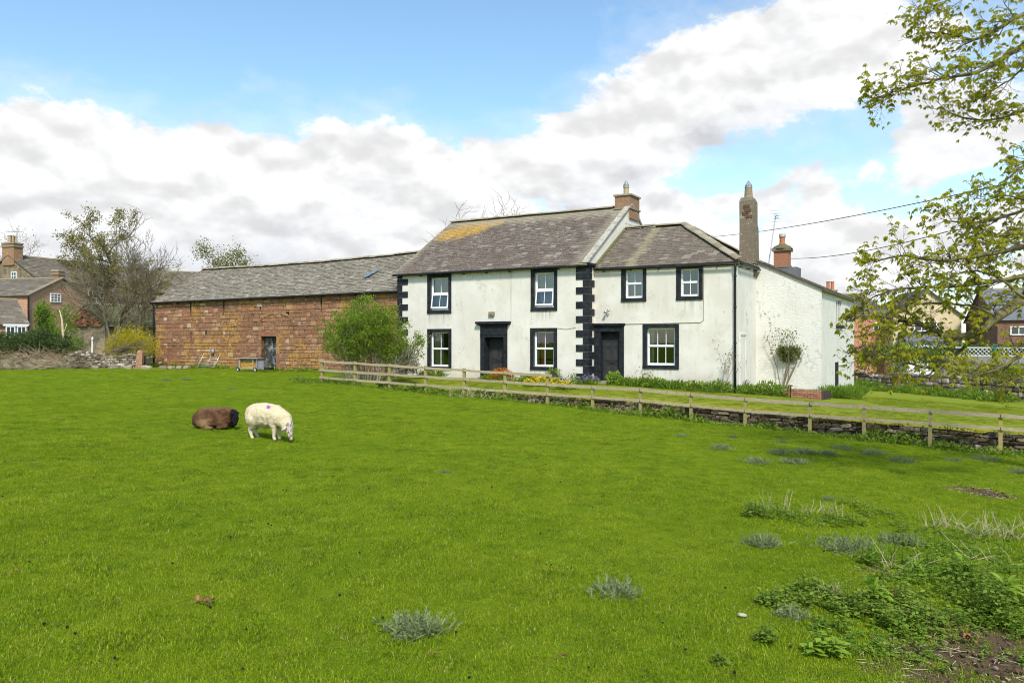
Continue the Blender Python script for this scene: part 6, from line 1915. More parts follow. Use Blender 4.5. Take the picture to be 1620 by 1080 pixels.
# --- willow-like bush by the barn and dark shrub beside the house corner
def willow():
    c = at(581, 605, 37.2); c.z = CZ - 1.95; rr = random.Random(17)
    root = empty('willow_bush', c, 'big bright green willowy bush between the barn and the farmhouse', 'bush')
    m = MB(); tips = []
    cfg = dict(seg=.4, wob=.10, up=(.06, .03, .0), levels=2, kids=(7, 4), ang=26, len=(.35, .6), rmin=.005, **{'from': .3})
    for k in range(46):
        t = rr.uniform(-1, 1); d = Vector((t * .42, rr.uniform(-.4, .4), 1)); L = 2.72 * (1 - .34 * abs(t) ** 1.5) * rr.uniform(.5, 1.0)
        grow(m, tips, c + Vector((t * 1.05, rr.uniform(-.5, .5), 0)), d, L, .024, 0, cfg, rr)
    m.build('stems', M_twig, root, kind='stuff')
    T = np.array([[*t[0]] for t in tips]); D = np.array([[*t[1]] for t in tips])
    hgt = (T[:, 2] - c.z) / 3.2; wgt = np.clip(hgt - .22, .02, 1); wgt /= wgt.sum()
    n = 27000; pk = RNG.choice(len(T), n, p=wgt)
    C = T[pk] + RNG.normal(size=(n, 3)) * np.array([.11, .11, .10]); Dd = D[pk] * .8 + RNG.normal(size=(n, 3)) * .5 + np.array([0, 0, .15])
    sz = RNG.uniform(.08, .17, n); leaves('foliage', C, Dd, sz, sz * .34, L_bush, root)
willow()
q = [(at(648, 566, 36.6), (.5, .5, .65)), (at(640, 580, 36.4), (.6, .5, .5)), (at(657, 580, 36.3), (.25, .4, .42)), (at(634, 560, 36.8), (.5, .5, .6))]
leafy_mass('dark_shrub', 'dark grey green rosemary like shrub against the black quoins', 'shrub', q, L_shrub, 4200, .08, None, stems=60, stem_mat=M_twig, up=.7, lw=.25, shell=.1)

# --- chestnut boughs coming in from the right; the trunk stands outside the picture
M_darktwig = plain('dark_twig', (.085, .066, .045), .95, .3, 10)
def chestnut():
    Yt = 16.5; rr = random.Random(42)
    base = Vector((14.2, 17.5, float(zfield(14.2, 17.5))))
    root = empty('chestnut_tree', base, 'horse chestnut in young leaf whose mossy boughs hang in from the right', 'tree')
    wood = MB(); twig = MB(); tips = []
    wood.tube([base - Vector((0, 0, .2)), base + Vector((-.1, 0, 2)), base + Vector((-.25, -.1, 4)), base + Vector((-.35, -.2, 6.5)), base + Vector((-.3, -.3, 10))], [.42, .36, .32, .26, .14], 12)
    boughs = [
        ([(1790, 330), (1690, 425), (1620, 472), (1578, 500), (1545, 525), (1505, 534), (1468, 518), (1432, 507), (1405, 515)], .17, .022, 16.5),
        ([(1790, 290), (1690, 360), (1610, 392), (1545, 405), (1480, 412), (1425, 405), (1385, 415)], .075, .012, 16.0),
        ([(1790, 240), (1690, 300), (1610, 335), (1550, 352), (1500, 350)], .06, .012, 17.2),
        ([(1770, 60), (1670, 55), (1600, 85), (1545, 115), (1490, 125), (1440, 138), (1408, 148)], .07, .010, 15.6),
        ([(1770, -20), (1650, 15), (1590, 40), (1545, 62), (1500, 55), (1462, 50)], .06, .010, 16.2),
        ([(1770, 130), (1660, 165), (1600, 182), (1550, 190), (1505, 180)], .05, .010, 16.8),
        ([(1780, 180), (1680, 235), (1620, 262), (1585, 290)], .05, .010, 16.0),
        ([(1545, 525), (1515, 560), (1480, 580), (1440, 575), (1400, 560), (1375, 565)], .045, .010, 16.4),
        ([(1790, 420), (1690, 515), (1625, 555), (1575, 585), (1545, 592)], .06, .012, 15.8),
        ([(1690, 425), (1600, 440), (1530, 452), (1460, 455), (1400, 462), (1362, 486)], .055, .010, 16.1),
        ([(1740, -110), (1620, -55), (1550, -25), (1500, 0)], .05, .010, 16.0),
        ([(1620, 472), (1580, 440), (1540, 428), (1500, 440)], .035, .010, 15.9),
        ([(1660, 330), (1600, 310), (1560, 318)], .03, .010, 16.8),
        ([(1700, 20), (1640, 80), (1605, 120), (1560, 150)], .04, .010, 16.4),
        ([(1700, 380), (1640, 370), (1590, 372), (1560, 380)], .035, .010, 16.9),
        ([(1578, 500), (1540, 485), (1490, 480), (1440, 480)], .035, .010, 16.3), ([(1790, 460), (1680, 540), (1640, 590), (1600, 600)], .04, .010, 16.6),
    ]
    cfg = dict(seg=.12, wob=.17, up=(.05, .07, .06), levels=2, kids=(4, 3), ang=42, len=(.40, .68), rmin=.0045, **{'from': .25})
    for path, r0, r1, Y in boughs:
        pts = [at(px_, py_, Y + .25 * math.sin(i * 1.3) ) for i, (px_, py_) in enumerate(path)]
        if path[0][0] > 1700: pts[0] = Vector((base.x - .2, base.y - .1, pts[0].z))
        # smooth subdivide
        fine = []
        for i in range(len(pts) - 1):
            p0 = pts[max(0, i - 1)]; p1 = pts[i]; p2 = pts[i + 1]; p3 = pts[min(len(pts) - 1, i + 2)]
            for k in range(5):
                t = k / 5
                fine.append(.5 * ((2 * p1) + (p2 - p0) * t + (2 * p0 - 5 * p1 + 4 * p2 - p3) * t * t + (3 * p1 - p0 - 3 * p2 + p3) * t ** 3))
        fine.append(pts[-1])
        n = len(fine); rads = [r0 + (r1 - r0) * (i / (n - 1)) ** .8 for i in range(n)]
        wob = [f + Vector((rr.uniform(-.015, .015), rr.uniform(-.03, .03), rr.uniform(-.015, .015))) for f in fine]
        wood.tube(wob, rads, 8)
        for i in range(3, n):
            px_ = 810 + F * wob[i].x / wob[i].y
            if px_ > 1790: continue
            reps = 1 if rr.random() < .72 else 2
            if i == n - 1: reps = 2
            for _ in range(reps):
                along = (wob[i] - wob[i - 1]).normalized()
                side = Vector((rr.uniform(-.5, .3), rr.uniform(-1, 1), rr.uniform(-.7, .8)))
                d = (along * rr.uniform(.5, 1.1) + side * .75).normalized()
                grow(twig, tips, wob[i], d, rr.uniform(.30, .62), max(.006, min(rads[i] * .45, .016)), 0, cfg, rr)
        tips.append((wob[-1], (wob[-1] - wob[-2]).normalized(), 2))
    wood.build('boughs', M_barkmoss, root, True)
    twig.build('twigs', M_darktwig, root)
    # young leaves: each a drooping hand of leaflets
    T = []; 
    for (p, d, lev) in tips:
        px_ = 810 + F * p.x / p.y; py_ = 540 - F * (p.z - CZ) / p.y
        if rr.random() < ((.44 if py_ > 380 else .62) if lev >= 1 else .3): T.append((p, d))
    C, D, Lz, rn = [], [], [], []
    for (p, d) in T:
        tone = rr.random()
        for h in range(rr.choice((1, 1, 2, 2))):
            hd = (d + Vector((rr.gauss(0, .5), rr.gauss(0, .5), rr.gauss(.15, .4)))).normalized()
            hub = p + hd * rr.uniform(.02, .07); nl = rr.choice((5, 5, 6, 7)); sc = rr.uniform(.6, 1.15)
            ax = hd.orthogonal().normalized(); bx = hd.cross(ax)
            for k in range(nl):
                t = 2 * math.pi * k / nl + rr.uniform(-.3, .3)
                q = (hd * .35 + (ax * math.cos(t) + bx * math.sin(t)) * .6 + Vector((0, 0, -.85))).normalized()
                C.append(hub); D.append(q); Lz.append(sc * rr.uniform(.07, .13)); rn.append(min(1, max(0, tone * .7 + rr.random() * .3)))
    Lz = np.array(Lz)
    leaves('leaves', np.array([[*c] for c in C]), np.array([[*d] for d in D]), Lz, Lz * .36, L_chest, root, rnd=np.array(rn))
    print('chestnut', len(tips), len(C))
chestnut()

# --- flower beds along the house
def flower_clump(name, label, c, rx, ry, h, leaf, petal, nl, npet, lsize=.12, psize=.05, cat='flowers', pet_low=.45, group=None, lw=.3):
    c = Vector(c); root = empty(name, c, label, cat, group)
    d = in_ball(nl, .45); Cc = np.array(c) + np.stack([d[:, 0] * rx, d[:, 1] * ry, np.abs(d[:, 2]) * h * .75], 1)
    D = np.stack([d[:, 0] * .6, d[:, 1] * .6, np.full(nl, .8)], 1) + RNG.normal(size=(nl, 3)) * .4
    sz = lsize * RNG.uniform(.6, 1.3, nl); leaves('foliage', Cc, D, sz, sz * lw, leaf, root)
    if npet:
        u = in_ball(npet, .5); hh = h * (pet_low + (1.05 - pet_low) * RNG.random(npet)) * (1 - .45 * (u[:, 0] ** 2 + u[:, 1] ** 2))
        B = np.array(c) + np.stack([u[:, 0] * rx, u[:, 1] * ry, hh], 1)
        k = 5; Bc = np.repeat(B, k, 0); t = np.tile(np.arange(k) * 2 * np.pi / k, npet)
        Dp = np.stack([np.cos(t), np.sin(t) - .5, np.full(len(t), .45)], 1) + RNG.normal(size=(len(t), 3)) * .15
        sz = psize * RNG.uniform(.8, 1.2, len(t)); leaves('blossoms', Bc, Dp, sz, sz * .8, petal, root, rnd=np.repeat(RNG.random(npet), k), kind=None)
    return root
def gp2(px_, py_, dY=0):
    """garden point under a pixel"""
    lo, hi = 15.0, 60.0
    for _ in range(40):
        mY = (lo + hi) / 2; p = at(px_, py_, mY)
        if p.z > float(zgarden(p.x, p.y)): lo = mY
        else: hi = mY
    p = at(px_, py_, lo + dY); p.z = float(zgarden(p.x, p.y)); return p
def wallfoot(pl, px_, out): 
    q = pl.P(pl.s(px_), out, 0); return Vector((q.x, q.y, float(zgarden(q.x, q.y))))
flower_clump('wallflowers', 'orange wallflowers in the bed left of the lower right window', wallfoot(main, 817, 1.4), .62, .5, .62, L_dkgreen, P_orange, 500, 420, .12, .05)
flower_clump('wallflowers', 'few orange tulips under the lower left window', wallfoot(main, 689, .8), .45, .3, .45, L_green, P_orange, 220, 22, .2, .06)
flower_clump('daffodil_clump', 'green bulb leaves right of the orange tulips under the left window', wallfoot(main, 705, .7), .45, .3, .42, L_green, P_yellow, 240, 6, .25, .05, lw=.14)
flower_clump('primroses', 'broad drift of yellow primroses behind the fence before the orange wallflowers', gp2(858, 616, 1.2), .95, .5, .42, L_green, P_yellow, 800, 240, .11, .06)
flower_clump('primroses', 'smaller drift of yellow primroses right of the broad one', gp2(890, 620, .9), .65, .4, .36, L_green, P_yellow, 500, 70, .11, .06)
flower_clump('violet_clump', 'pale violet flowers at the foot of the white wall before the quoins', wallfoot(main, 896, 1.3), .85, .3, .30, L_green, P_violet, 420, 130, .11, .045)
flower_clump('violet_clump', 'violet blue flowers beside the right hand black door', wallfoot(wing, 949, 1.2), .55, .35, .40, L_dkgreen, P_violet, 360, 100, .13, .05)
flower_clump('rose_bush', 'pink white blossoms in front of the corner quoins', wallfoot(main, 919, .8), .35, .3, .6, L_green, P_white, 260, 26, .1, .05)
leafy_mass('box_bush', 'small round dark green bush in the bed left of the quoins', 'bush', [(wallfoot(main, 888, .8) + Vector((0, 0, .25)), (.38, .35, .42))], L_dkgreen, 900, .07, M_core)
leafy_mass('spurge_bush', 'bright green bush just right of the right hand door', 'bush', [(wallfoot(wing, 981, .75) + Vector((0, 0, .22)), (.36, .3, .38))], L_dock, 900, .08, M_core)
flower_clump('border_foliage', 'lush green bed of plants left of the primroses near the main door', wallfoot(main, 790, .9), .5, .35, .35, L_dkgreen, P_yellow, 420, 0, .14, .05, 'plant')
flower_clump('border_foliage', 'green bed between the orange wallflowers and the dark bush', wallfoot(main, 855, .9), .8, .35, .42, L_dkgreen, P_yellow, 700, 0, .14, .05, 'plant')
labs = ['green bedding plants right of the right hand door', 'green bedding plants below the wide window left half', 'green bedding plants with daffodils below the wide window', 'green bedding plants right of the wide window', 'green bedding plants left of the bare rose', 'dark green bedding plants at the corner downpipe',
        'green bedding plants before the recessed end wall', 'rounded green bedding plant under the wall shrub', 'green bedding plants left of the brick planter']
for i, (px_, hh, ww) in enumerate(((1000, .42, .55), (1022, .45, .6), (1046, .5, .6), (1075, .42, .65), (1105, .48, .7), (1140, .62, .75), (1180, .45, .7), (1212, .75, .7), (1236, .5, .6))):
    c = wallfoot(wing, px_, .55) if px_ < 1160 else garden_point(px_, 33.6 - (px_ - 1160) * .012)
    flower_clump('border_foliage', labs[i], c, ww, .45, hh, (L_green, L_dkgreen, L_green)[i % 3], P_yellow, 650, (0, 0, 10, 4, 0, 0, 0, 0, 6)[i], .15, .05, 'plant', lw=.35)
flower_clump('daffodil_clump', 'thick clump of daffodils at the foot of the rear white wall', garden_point(1326, 34.0), 1.0, .7, .45, L_green, P_yellow, 1500, 16, .34, .05, lw=.10)
flower_clump('daffodil_clump', 'low daffodil leaves at the far corner of the rear wall', garden_point(1352, 38.5), .7, .5, .4, L_dkgreen, P_yellow, 600, 6, .34, .05, lw=.10)
for i, px_ in enumerate(range(1372, 1640, 30)):
    s_ = bwp.s(px_); q = bwp.P(s_, 1.0 + .3 * math.sin(i), 0); q.z = float(zgarden(q.x, q.y))
    flower_clump('wall_border', 'strip of leafy plants at the wall foot, ' + ['nearest the farmhouse', 'second from the farmhouse', 'third from the farmhouse', 'fourth from the farmhouse', 'by the tree stump right side', 'middle of the stone wall', 'right of the wall middle', 'near the right edge', 'at the right edge'][i], q, 1.0, .6, .5 + .2 * math.sin(i * 2.3), (L_dkgreen, L_green)[i % 2], P_yellow, 800, 0, .2, .05, 'plant', lw=.25)
# bare rose by the corner, small rose, espaliered shrub on the rear wall
L_wshrub = mat_leaf('wall_shrub_leaf', (.12, .15, .045), (.24, .26, .09), trans=.3)
def wall_shrub(name, label, base, top_pts, leaf, nleaf, seed, lsz=.08, spread=.12, thick=.02, bark=M_twig, levels=2):
    rr = random.Random(seed); root = empty(name, base, label, 'shrub'); m = MB(); tips = []
    cfg = dict(seg=.15, wob=.12, up=(.05, .03), levels=levels, kids=(3, 3), ang=35, len=(.3, .5), rmin=.004, **{'from': .4})
    for t in top_pts:
        t = Vector(t); grow(m, tips, Vector(base), (t - Vector(base)), (t - Vector(base)).length, thick, 0, cfg, rr)
    m.build('stems', bark, root, kind='stuff')
    T = np.array([[*t[0]] for t in tips]); pk = RNG.integers(0, len(T), nleaf)
    C = T[pk] + RNG.normal(size=(nleaf, 3)) * spread; sz = lsz * RNG.uniform(.6, 1.3, nleaf)
    leaves('foliage', C, RNG.normal(size=(nleaf, 3)) + np.array([0, 0, .3]), sz, sz * .55, leaf, root)
q = wallfoot(wing, 1149, .4)
wall_shrub('rose_shrub', 'nearly bare leggy rose against the white wall beside the downpipe', q, [at(1133, 568, 33.4), at(1143, 560, 33.4), at(1152, 562, 33.2), at(1160, 575, 33.2)], L_shrub, 160, 3)
q = wallfoot(wing, 1026, .35)
wall_shrub('rose_shrub', 'small sparse rose under the left of the wide lower window', q, [at(1022, 590, 35.0), at(1030, 594, 35.0)], L_green, 60, 5, .09, .1, .012)
q = wallfoot(main, 843, .3)
wall_shrub('rose_shrub', 'reddish leaved climbing rose beside the lower right window', q, [at(842, 573, 39.0), at(852, 582, 39.0)], L_shrub, 90, 6, .09, .1, .015)
q = lean.P(lean.s(1241), .22, 0); q.z = float(zgarden(q.x, q.y))
tl = lambda px_, py_: lean.P(lean.s(px_), .15, lean.z(px_, py_))
wall_shrub('wall_shrub', 'trained evergreen shrub spread on the rear white wall', q, [tl(1214, 533), tl(1232, 550), tl(1245, 546), tl(1258, 548), tl(1266, 553), tl(1250, 560), tl(1262, 566)], L_wshrub, 700, 7, .10, .11, .028, M_twigbrown, 2)
leafy_mass('climbing_shrub', 'rounded leafy climber growing through the trained shrub on the rear wall', 'shrub', [(tl(1245, 562) , (.36, .16, .42)), (tl(1257, 557), (.36, .16, .30)), (tl(1238, 554), (.25, .14, .2))], L_wshrub, 1700, .10, None, shell=.2)
m = MB(); q = lean.P(lean.s(1186), .1, 0); 
flower_clump('brown_pot_plant', 'small round reddish brown bush at the foot of the end wall', garden_point(1180, 34.2) + Vector((0, 0, .1)), .28, .25, .6, L_shrub, P_orange, 420, 0, .08, .04, 'plant')
m = MB(); q = garden_point(1250.5, 31.9); m.tube([q, q + Vector((0, 0, .48))], .02, 6); m.box(q + Vector((0, 0, .5)), (.16, .06, .05)); tag(m.build('garden_stake', M_pipe), 'thin dark stake with a small head before the brick planter', 'stake')
m = MB(); q = bwp.P(bwp.s(1438), .9, 0); q.z = float(zgarden(q.x, q.y)); m.tube([q - Vector((0, 0, .1)), q + Vector((0, 0, .5)), q + Vector((.02, 0, .95))], [.27, .22, .23], 10); tag(m.build('tree_stump', M_brownwood), 'short brown tree stump in front of the garden wall', 'stump')
# growth on the top of the garden wall and beyond
for i, (px_, py_, rx, rz_, Y) in enumerate(((1375, 568, 1.4, .8, 49.5), (1425, 560, 1.3, .7, 48.5), (1470, 566, 1.2, .6, 47), (1600, 590, 1.2, .5, 41.5), (1560, 590, 1.0, .4, 42.5))):
    leafy_mass('wall_ivy', ['tangled brown green shrub over the wall nearest the farmhouse', 'green shrub over the wall left of the stump', 'green shrub over the wall right of the stump', 'green growth on the wall top at the right edge', 'green growth on the wall top below the trellis'][i], 'shrub',
               [(at(px_, py_, Y), (rx, .5, rz_))], (L_olive, L_green, L_dkgreen, L_dkgreen, L_green)[i], 1400, .13, None, stems=20, shell=.2)
# clipped hedge behind the trellis
hb = [(at(1375 + k * 30, 556, 52), (.9, .6, .5)) for k in range(10)]
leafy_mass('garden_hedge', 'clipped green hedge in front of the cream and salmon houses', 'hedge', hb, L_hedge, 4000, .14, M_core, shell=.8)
# ------------------------------------------------------------------ weeds in the pasture
rw_ = random.Random(99)
def thistle(px, py, wpx, label, tall=.42):
    p = field_point(px, py); r = wpx / 2 / F * p.y
    n = int(80 + 130 * min(1, r / .3)); C, D, L, Wd = [], [], [], []
    for k in range(n):
        t = rw_.uniform(0, 2 * math.pi); el = rw_.uniform(.25, 1.45); off = Vector((rw_.gauss(0, .42) * r, rw_.gauss(0, .38) * r, 0))
        d = Vector((math.cos(t) * math.cos(el), math.sin(t) * math.cos(el), math.sin(el) * tall * 1.7)).normalized(); ln = min(.26, r) * rw_.uniform(.35, .8)
        side = d.cross(Vector((0, 0, 1))).normalized(); base = p + off
        C.append(base); D.append(d); L.append(ln); Wd.append(ln * .07)
        m_ = 6
        for j in range(m_):
            f = .2 + .75 * j / m_; q = base + d * ln * f + Vector((0, 0, -.10 * ln * f * f))
            for sg in (-1, 1):
                C.append(q); D.append((d * .6 + side * sg * .85 + Vector((0, 0, rw_.uniform(-.1, .5)))).normalized()); L.append(ln * .24 * (1.15 - f * .6)); Wd.append(ln * .05)
    o = leaves('thistle', np.array([[*c] for c in C]), np.array([[*d] for d in D]), np.array(L), np.array(Wd), L_this)
    tag(o, label, 'thistle', 'grey green thistle clumps in the pasture')
TH = [(655, 1000, 104, 'largest near grey green thistle clump, bottom centre of the pasture'), (972, 940, 84, 'flat grey thistle clump right of the bottom centre one'),
      (1204, 862, 62, 'tidy thistle rosette left of the foreground weeds'), (1336, 868, 104, 'wide thistle clump in front of the dead stalks'),
      (1422, 860, 70, 'thistle clump tucked right of the wide one'), (1250, 975, 60, 'grey thistle in the left of the nettles'),
      (1142, 711, 34, 'thistle tuft left of the far thistle row'), (1195, 733, 40, 'long low thistle, nearest left of the far row'), (1256, 733, 44, 'low thistle beside the nearest left one of the far row'),
      (1232, 718, 32, 'thistle second back in the far row'), (1273, 717, 42, 'broad thistle in the middle of the far row'), (1310, 720, 30, 'small thistle right of the row middle'), (1236, 700, 20, 'tiny far thistle at the back of the row'),
      (1334, 711, 28, 'small far thistle near the fence bottom'), (1381, 718, 46, 'spread thistle below the fence'), (1427, 731, 46, 'round thistle right of the spread one'), (1556, 728, 54, 'big thistle at the fence foot, right side'),
      (1508, 729, 22, 'little thistle left of the fence foot one'), (1078, 690, 18, 'single small thistle towards the middle of the fence'), (1160, 692, 16, 'pale small thistle farther right along the fence'), (704, 748, 20, 'lone flat thistle in mid pasture'),
      (1310, 790, 22, 'pale small thistle rosette amid the right pasture'), (264, 603, 16, 'flat dark weed tuft before the barn, left one'), (293, 602, 15, 'flat dark weed tuft before the barn, right one'), (367, 616, 14, 'weed tuft behind the brown sheep'), (1610, 748, 30, 'thistle cut by the right edge below the fence')]
for t in TH: thistle(*t)

def nettles(name, label, spots, n, h, leaf, cat='nettles', lsz=.07, group=None, dens=1.0):
    """patch of upright leafy stems"""
    P0 = [field_point(*s[:2]) for s in spots]
    root = empty(name, P0[0], label, cat, group)
    C, D, L = [], [], []; m = MB()
    for k in range(n):
        i = rw_.randrange(len(spots)); r = spots[i][2] / F * P0[i].y
        a = rw_.uniform(0, 2 * math.pi); q = r * math.sqrt(rw_.random()); fall = 1 - .55 * (q / r) ** 2
        x, y = P0[i].x + math.cos(a) * q, P0[i].y + math.sin(a) * q * .9
        b = Vector((x, y, float(zfield(x, y)))); hh = h * rw_.uniform(.3, 1.15) * fall
        top = b + Vector((rw_.gauss(0, .12) * hh, rw_.gauss(0, .12) * hh, hh))
        m.tube([b, top], [.004, .002], 3, cap=False)
        lv = max(3, int(hh / .05)); ph = rw_.uniform(0, 3)
        for j in range(lv):
            f = .2 + .8 * (j + 1) / lv; c = b.lerp(top, f); t = ph + j * 1.57
            for sg in (0, math.pi):
                C.append(c); D.append(Vector((math.cos(t + sg), math.sin(t + sg), rw_.uniform(-.35, .3)))); L.append(lsz * rw_.uniform(.45, 1.25) * (1.15 - .35 * f))
    m.build('stems', L_dkgreen, root, kind='stuff')
    L = np.array(L); leaves('foliage', np.array([[*c] for c in C]), np.array([[*d] for d in D]), L, L * .55, leaf, root, up=np.tile([0, 0, 1.0], (len(L), 1)))
nettles('nettle_patch', 'dark nettle patch with dead stalks at the back left of the foreground weeds', [(1225, 815, 45), (1270, 825, 50), (1320, 825, 45), (1195, 818, 22)], 170, .26, L_dkgreen)
nettles('nettle_patch', 'nettle patch under the front dock plant', [(1390, 985, 70), (1440, 990, 55), (1340, 965, 45), (1420, 960, 60)], 230, .28, L_dkgreen)
nettles('nettle_patch', 'shaggy weed patch left of the front dock plant', [(1260, 955, 45), (1290, 940, 40), (1230, 960, 30)], 130, .20, L_dkgreen)
nettles('nettle_patch', 'tall nettles at the right edge of the picture', [(1560, 960, 60), (1600, 950, 60), (1540, 930, 45), (1590, 985, 50)], 230, .36, L_dkgreen)
nettles('nettle_patch', 'mixed green weeds in the middle of the rough ground', [(1450, 930, 70), (1500, 900, 60), (1400, 890, 45), (1480, 870, 60), (1560, 880, 60)], 240, .24, L_green)
nettles('nettle_patch', 'low green weeds before the dead bramble stalks at right', [(1440, 840, 50), (1510, 850, 60), (1390, 815, 35), (1580, 850, 50), (1350, 800, 30)], 150, .16, L_dkgreen)
nettles('seedling_patch', 'pale seedlings on the bare soil at bottom right', [(1500, 1010, 60), (1580, 1040, 50), (1470, 1050, 40), (1550, 980, 50), (1610, 1005, 40)], 90, .09, L_green, 'weeds', .05)
nettles('nettle_patch', 'broad low weeds spread over the rough ground left of the soil', [(1430, 1020, 60), (1370, 1030, 45), (1320, 1000, 40), (1480, 960, 60), (1520, 990, 40)], 170, .15, L_green, lsz=.055)
nettles('nettle_patch', 'low green weeds along the right edge above the soil', [(1600, 905, 50), (1540, 855, 60), (1600, 1000, 40), (1470, 900, 50)], 170, .18, L_green, lsz=.06)
nettles('pale_weed', 'pale green leafy weed at the bottom edge right of centre', [(1303, 1035, 26)], 26, .2, L_dock, 'weed', .10)
nettles('weed_tuft', 'small dark weed tuft left of the pale leafy one', [(1214, 1015, 18)], 26, .14, L_dkgreen, 'weed', .06)
nettles('weed_tuft', 'dark weed at the lower right of the pasture near the bottom', [(1140, 1052, 12)], 14, .10, L_dkgreen, 'weed', .05)
def dock(px, py, wpx, label, n=16, hgt=.30):
    p = field_point(px, py); r = wpx / 2 / F * p.y; m = MB()
    root = empty('dock_plant', p, label, 'dock plant', 'dock plants')
    for k in range(n):
        t = rw_.uniform(0, 2 * math.pi); el = rw_.uniform(.25, 1.15); ln = r * rw_.uniform(.5, .85); wd = ln * .15
        d = Vector((math.cos(t), math.sin(t), 0)); side = Vector((-d.y, d.x, 0)); z0 = hgt * rw_.uniform(.25, .8)
        lf = MB(); lf.rnd = rw_.uniform(.05, .98); prev = None
        for j in range(6):
            f = j / 5; out = ln * f * math.cos(el) + .02; up_ = z0 + ln * (math.sin(el) * f - .55 * f * f * math.cos(el))
            c = p + d * out + Vector((0, 0, up_)); w = wd * math.sin(math.pi * (.12 + .86 * f)) ** .8
            ring_ = (c - side * w + Vector((0, 0, w * .25)), c, c + side * w + Vector((0, 0, w * .25)))
            if prev:
                lf.quad(prev[0], prev[1], ring_[1], ring_[0]); lf.quad(prev[1], prev[2], ring_[2], ring_[1])
            prev = ring_
        lf.build('leaf', L_dock, root, True)
        st = p + d * .02; m.tube([Vector((st.x, st.y, p.z)), st + Vector((0, 0, z0))], .006, 4, cap=False)
    m.build('stalks', L_green, root)
dock(1380, 965, 92, 'big bright green dock plant in the middle of the nettles', 24, .34)
dock(1528, 925, 74, 'light green dock plant behind the right edge nettles', 18, .30)
dock(1590, 965, 84, 'light green dock plant at the right edge of the picture', 20, .34)
dock(1450, 912, 46, 'smaller dock plant behind the big one', 12, .22)
def stalks(px, py, wpx, n, h, label, flat=.5):
    fat = 1.0 if py > 780 else 2.0
    p = field_point(px, py); r = wpx / 2 / F * p.y; m = MB()
    for k in range(n):
        x, y = p.x + rw_.uniform(-r, r), p.y + rw_.uniform(-.35, .35) * min(r, 1); b = Vector((x, y, float(zfield(x, y)) + .02))
        L = h * rw_.uniform(.4, 1.1); d = Vector((rw_.gauss(0, flat), rw_.gauss(0, flat), rw_.uniform(.15, 1))).normalized()
        m.tube([b, b + d * L * .5 + Vector((rw_.uniform(-.03, .03), 0, rw_.uniform(-.02, .05))), b + d * L], [.0036 * fat, .0030 * fat, .0018 * fat], 4, cap=False)
    tag(m.build('dead_stalks', M_dry), label, 'dead stalks', 'bleached dead stalks')
stalks(1590, 850, 130, 80, .42, 'pale upright dead stalks at the right edge above the weeds')
stalks(1490, 835, 60, 26, .34, 'pale crossed dead stalks left of the right edge ones')
stalks(1300, 815, 70, 30, .26, 'fallen pale stalks on the back nettle patch')
stalks(1225, 810, 50, 14, .34, 'upright pale stems at the left of the back nettle patch', .2)
stalks(1320, 950, 45, 24, .22, 'pale dead stems left of the big dock')
stalks(1425, 900, 60, 14, .34, 'curved fallen stems in the middle of the rough ground')
stalks(1570, 890, 80, 14, .40, 'long brown fallen sticks near the right edge', .9)
stalks(1300, 685, 110, 90, .55, 'tangle of bleached stalks at the fence foot, right part')
stalks(1480, 700, 90, 70, .50, 'tangle of bleached stalks by the last fence posts')
stalks(1070, 660, 120, 90, .50, 'heap of pale dead stems at the fence foot in the middle')
stalks(1000, 655, 60, 40, .45, 'dead stems at the fence foot below the right hand door')
stalks(870, 640, 70, 60, .50, 'brown dead stems below the yellow primroses')
stalks(760, 630, 110, 80, .55, 'heap of brown dead stems behind the left fence posts')
stalks(560, 602, 70, 60, .55, 'dry stems at the foot of the willowy bush')
stalks(1600, 705, 60, 50, .5, 'dead stems at the fence foot by the right edge')

# strip of rough grass and weeds along the fence foot
def verge():
    C, D, L, W_ = [], [], [], []
    for k in range(20000):
        n = rw_.uniform(-.8, 17.5); o = -abs(rw_.gauss(0, .34)) + .28 + .18 * math.sin(n * 3.1)
        dn = .5 + .5 * math.sin(n * 2.3 + 1) * math.sin(n * .9)
        if rw_.random() > .35 + .65 * dn: continue
        q = fence_pt(n) + FN * o; b = Vector((q.x, q.y, float(zfield(q.x, q.y))))
        C.append(b + Vector((0, 0, rw_.random() ** 2 * .42 * dn * (.4 + .6 * abs(math.sin(n * 5.3))) ))); D.append(Vector((rw_.gauss(0, .6), rw_.gauss(0, .6), rw_.uniform(.1, 1)))); L.append(rw_.uniform(.06, .16) * (.6 + .7 * dn)); W_.append(rw_.uniform(.03, .07))
    o = leaves('fence_verge', np.array([[*c] for c in C]), np.array([[*d] for d in D]), np.array(L), np.array(W_), L_dkgreen)
    tag(o, 'strip of rank weeds and grass along the foot of the fence', 'weeds', kind='stuff')
verge()
def wall_growth():
    # low plants rooted in the wall face and hanging from the garden edge
    C, D, L = [], [], []
    for k in range(15000):
        n = rw_.uniform(1.5, 17.5); dn = .5 + .5 * math.sin(n * 1.7 + .4) * math.sin(n * 4.1)
        dn = max(dn, .75 if n < 6.8 else .5)
        if rw_.random() > dn ** 1.6: continue
        q = fence_pt(n) + FN * (.30 + rw_.uniform(-.06, .22)); lo, hi = float(zfield(q.x, q.y)), float(zgarden(q.x, q.y)) + .10
        if hi < lo: hi = lo + .2
        C.append(Vector((q.x, q.y, rw_.uniform(lo, hi)))); D.append(Vector((rw_.gauss(-FN.x, .6), rw_.gauss(-FN.y, .6), rw_.uniform(-.6, .8)))); L.append(rw_.uniform(.05, .13))
    L = np.array(L); o = leaves('wall_growth', np.array([[*c] for c in C]), np.array([[*d] for d in D]), L, L * .55, L_olivegreen)
    tag(o, 'weeds and moss growing over the low retaining wall', 'weeds', kind='stuff')
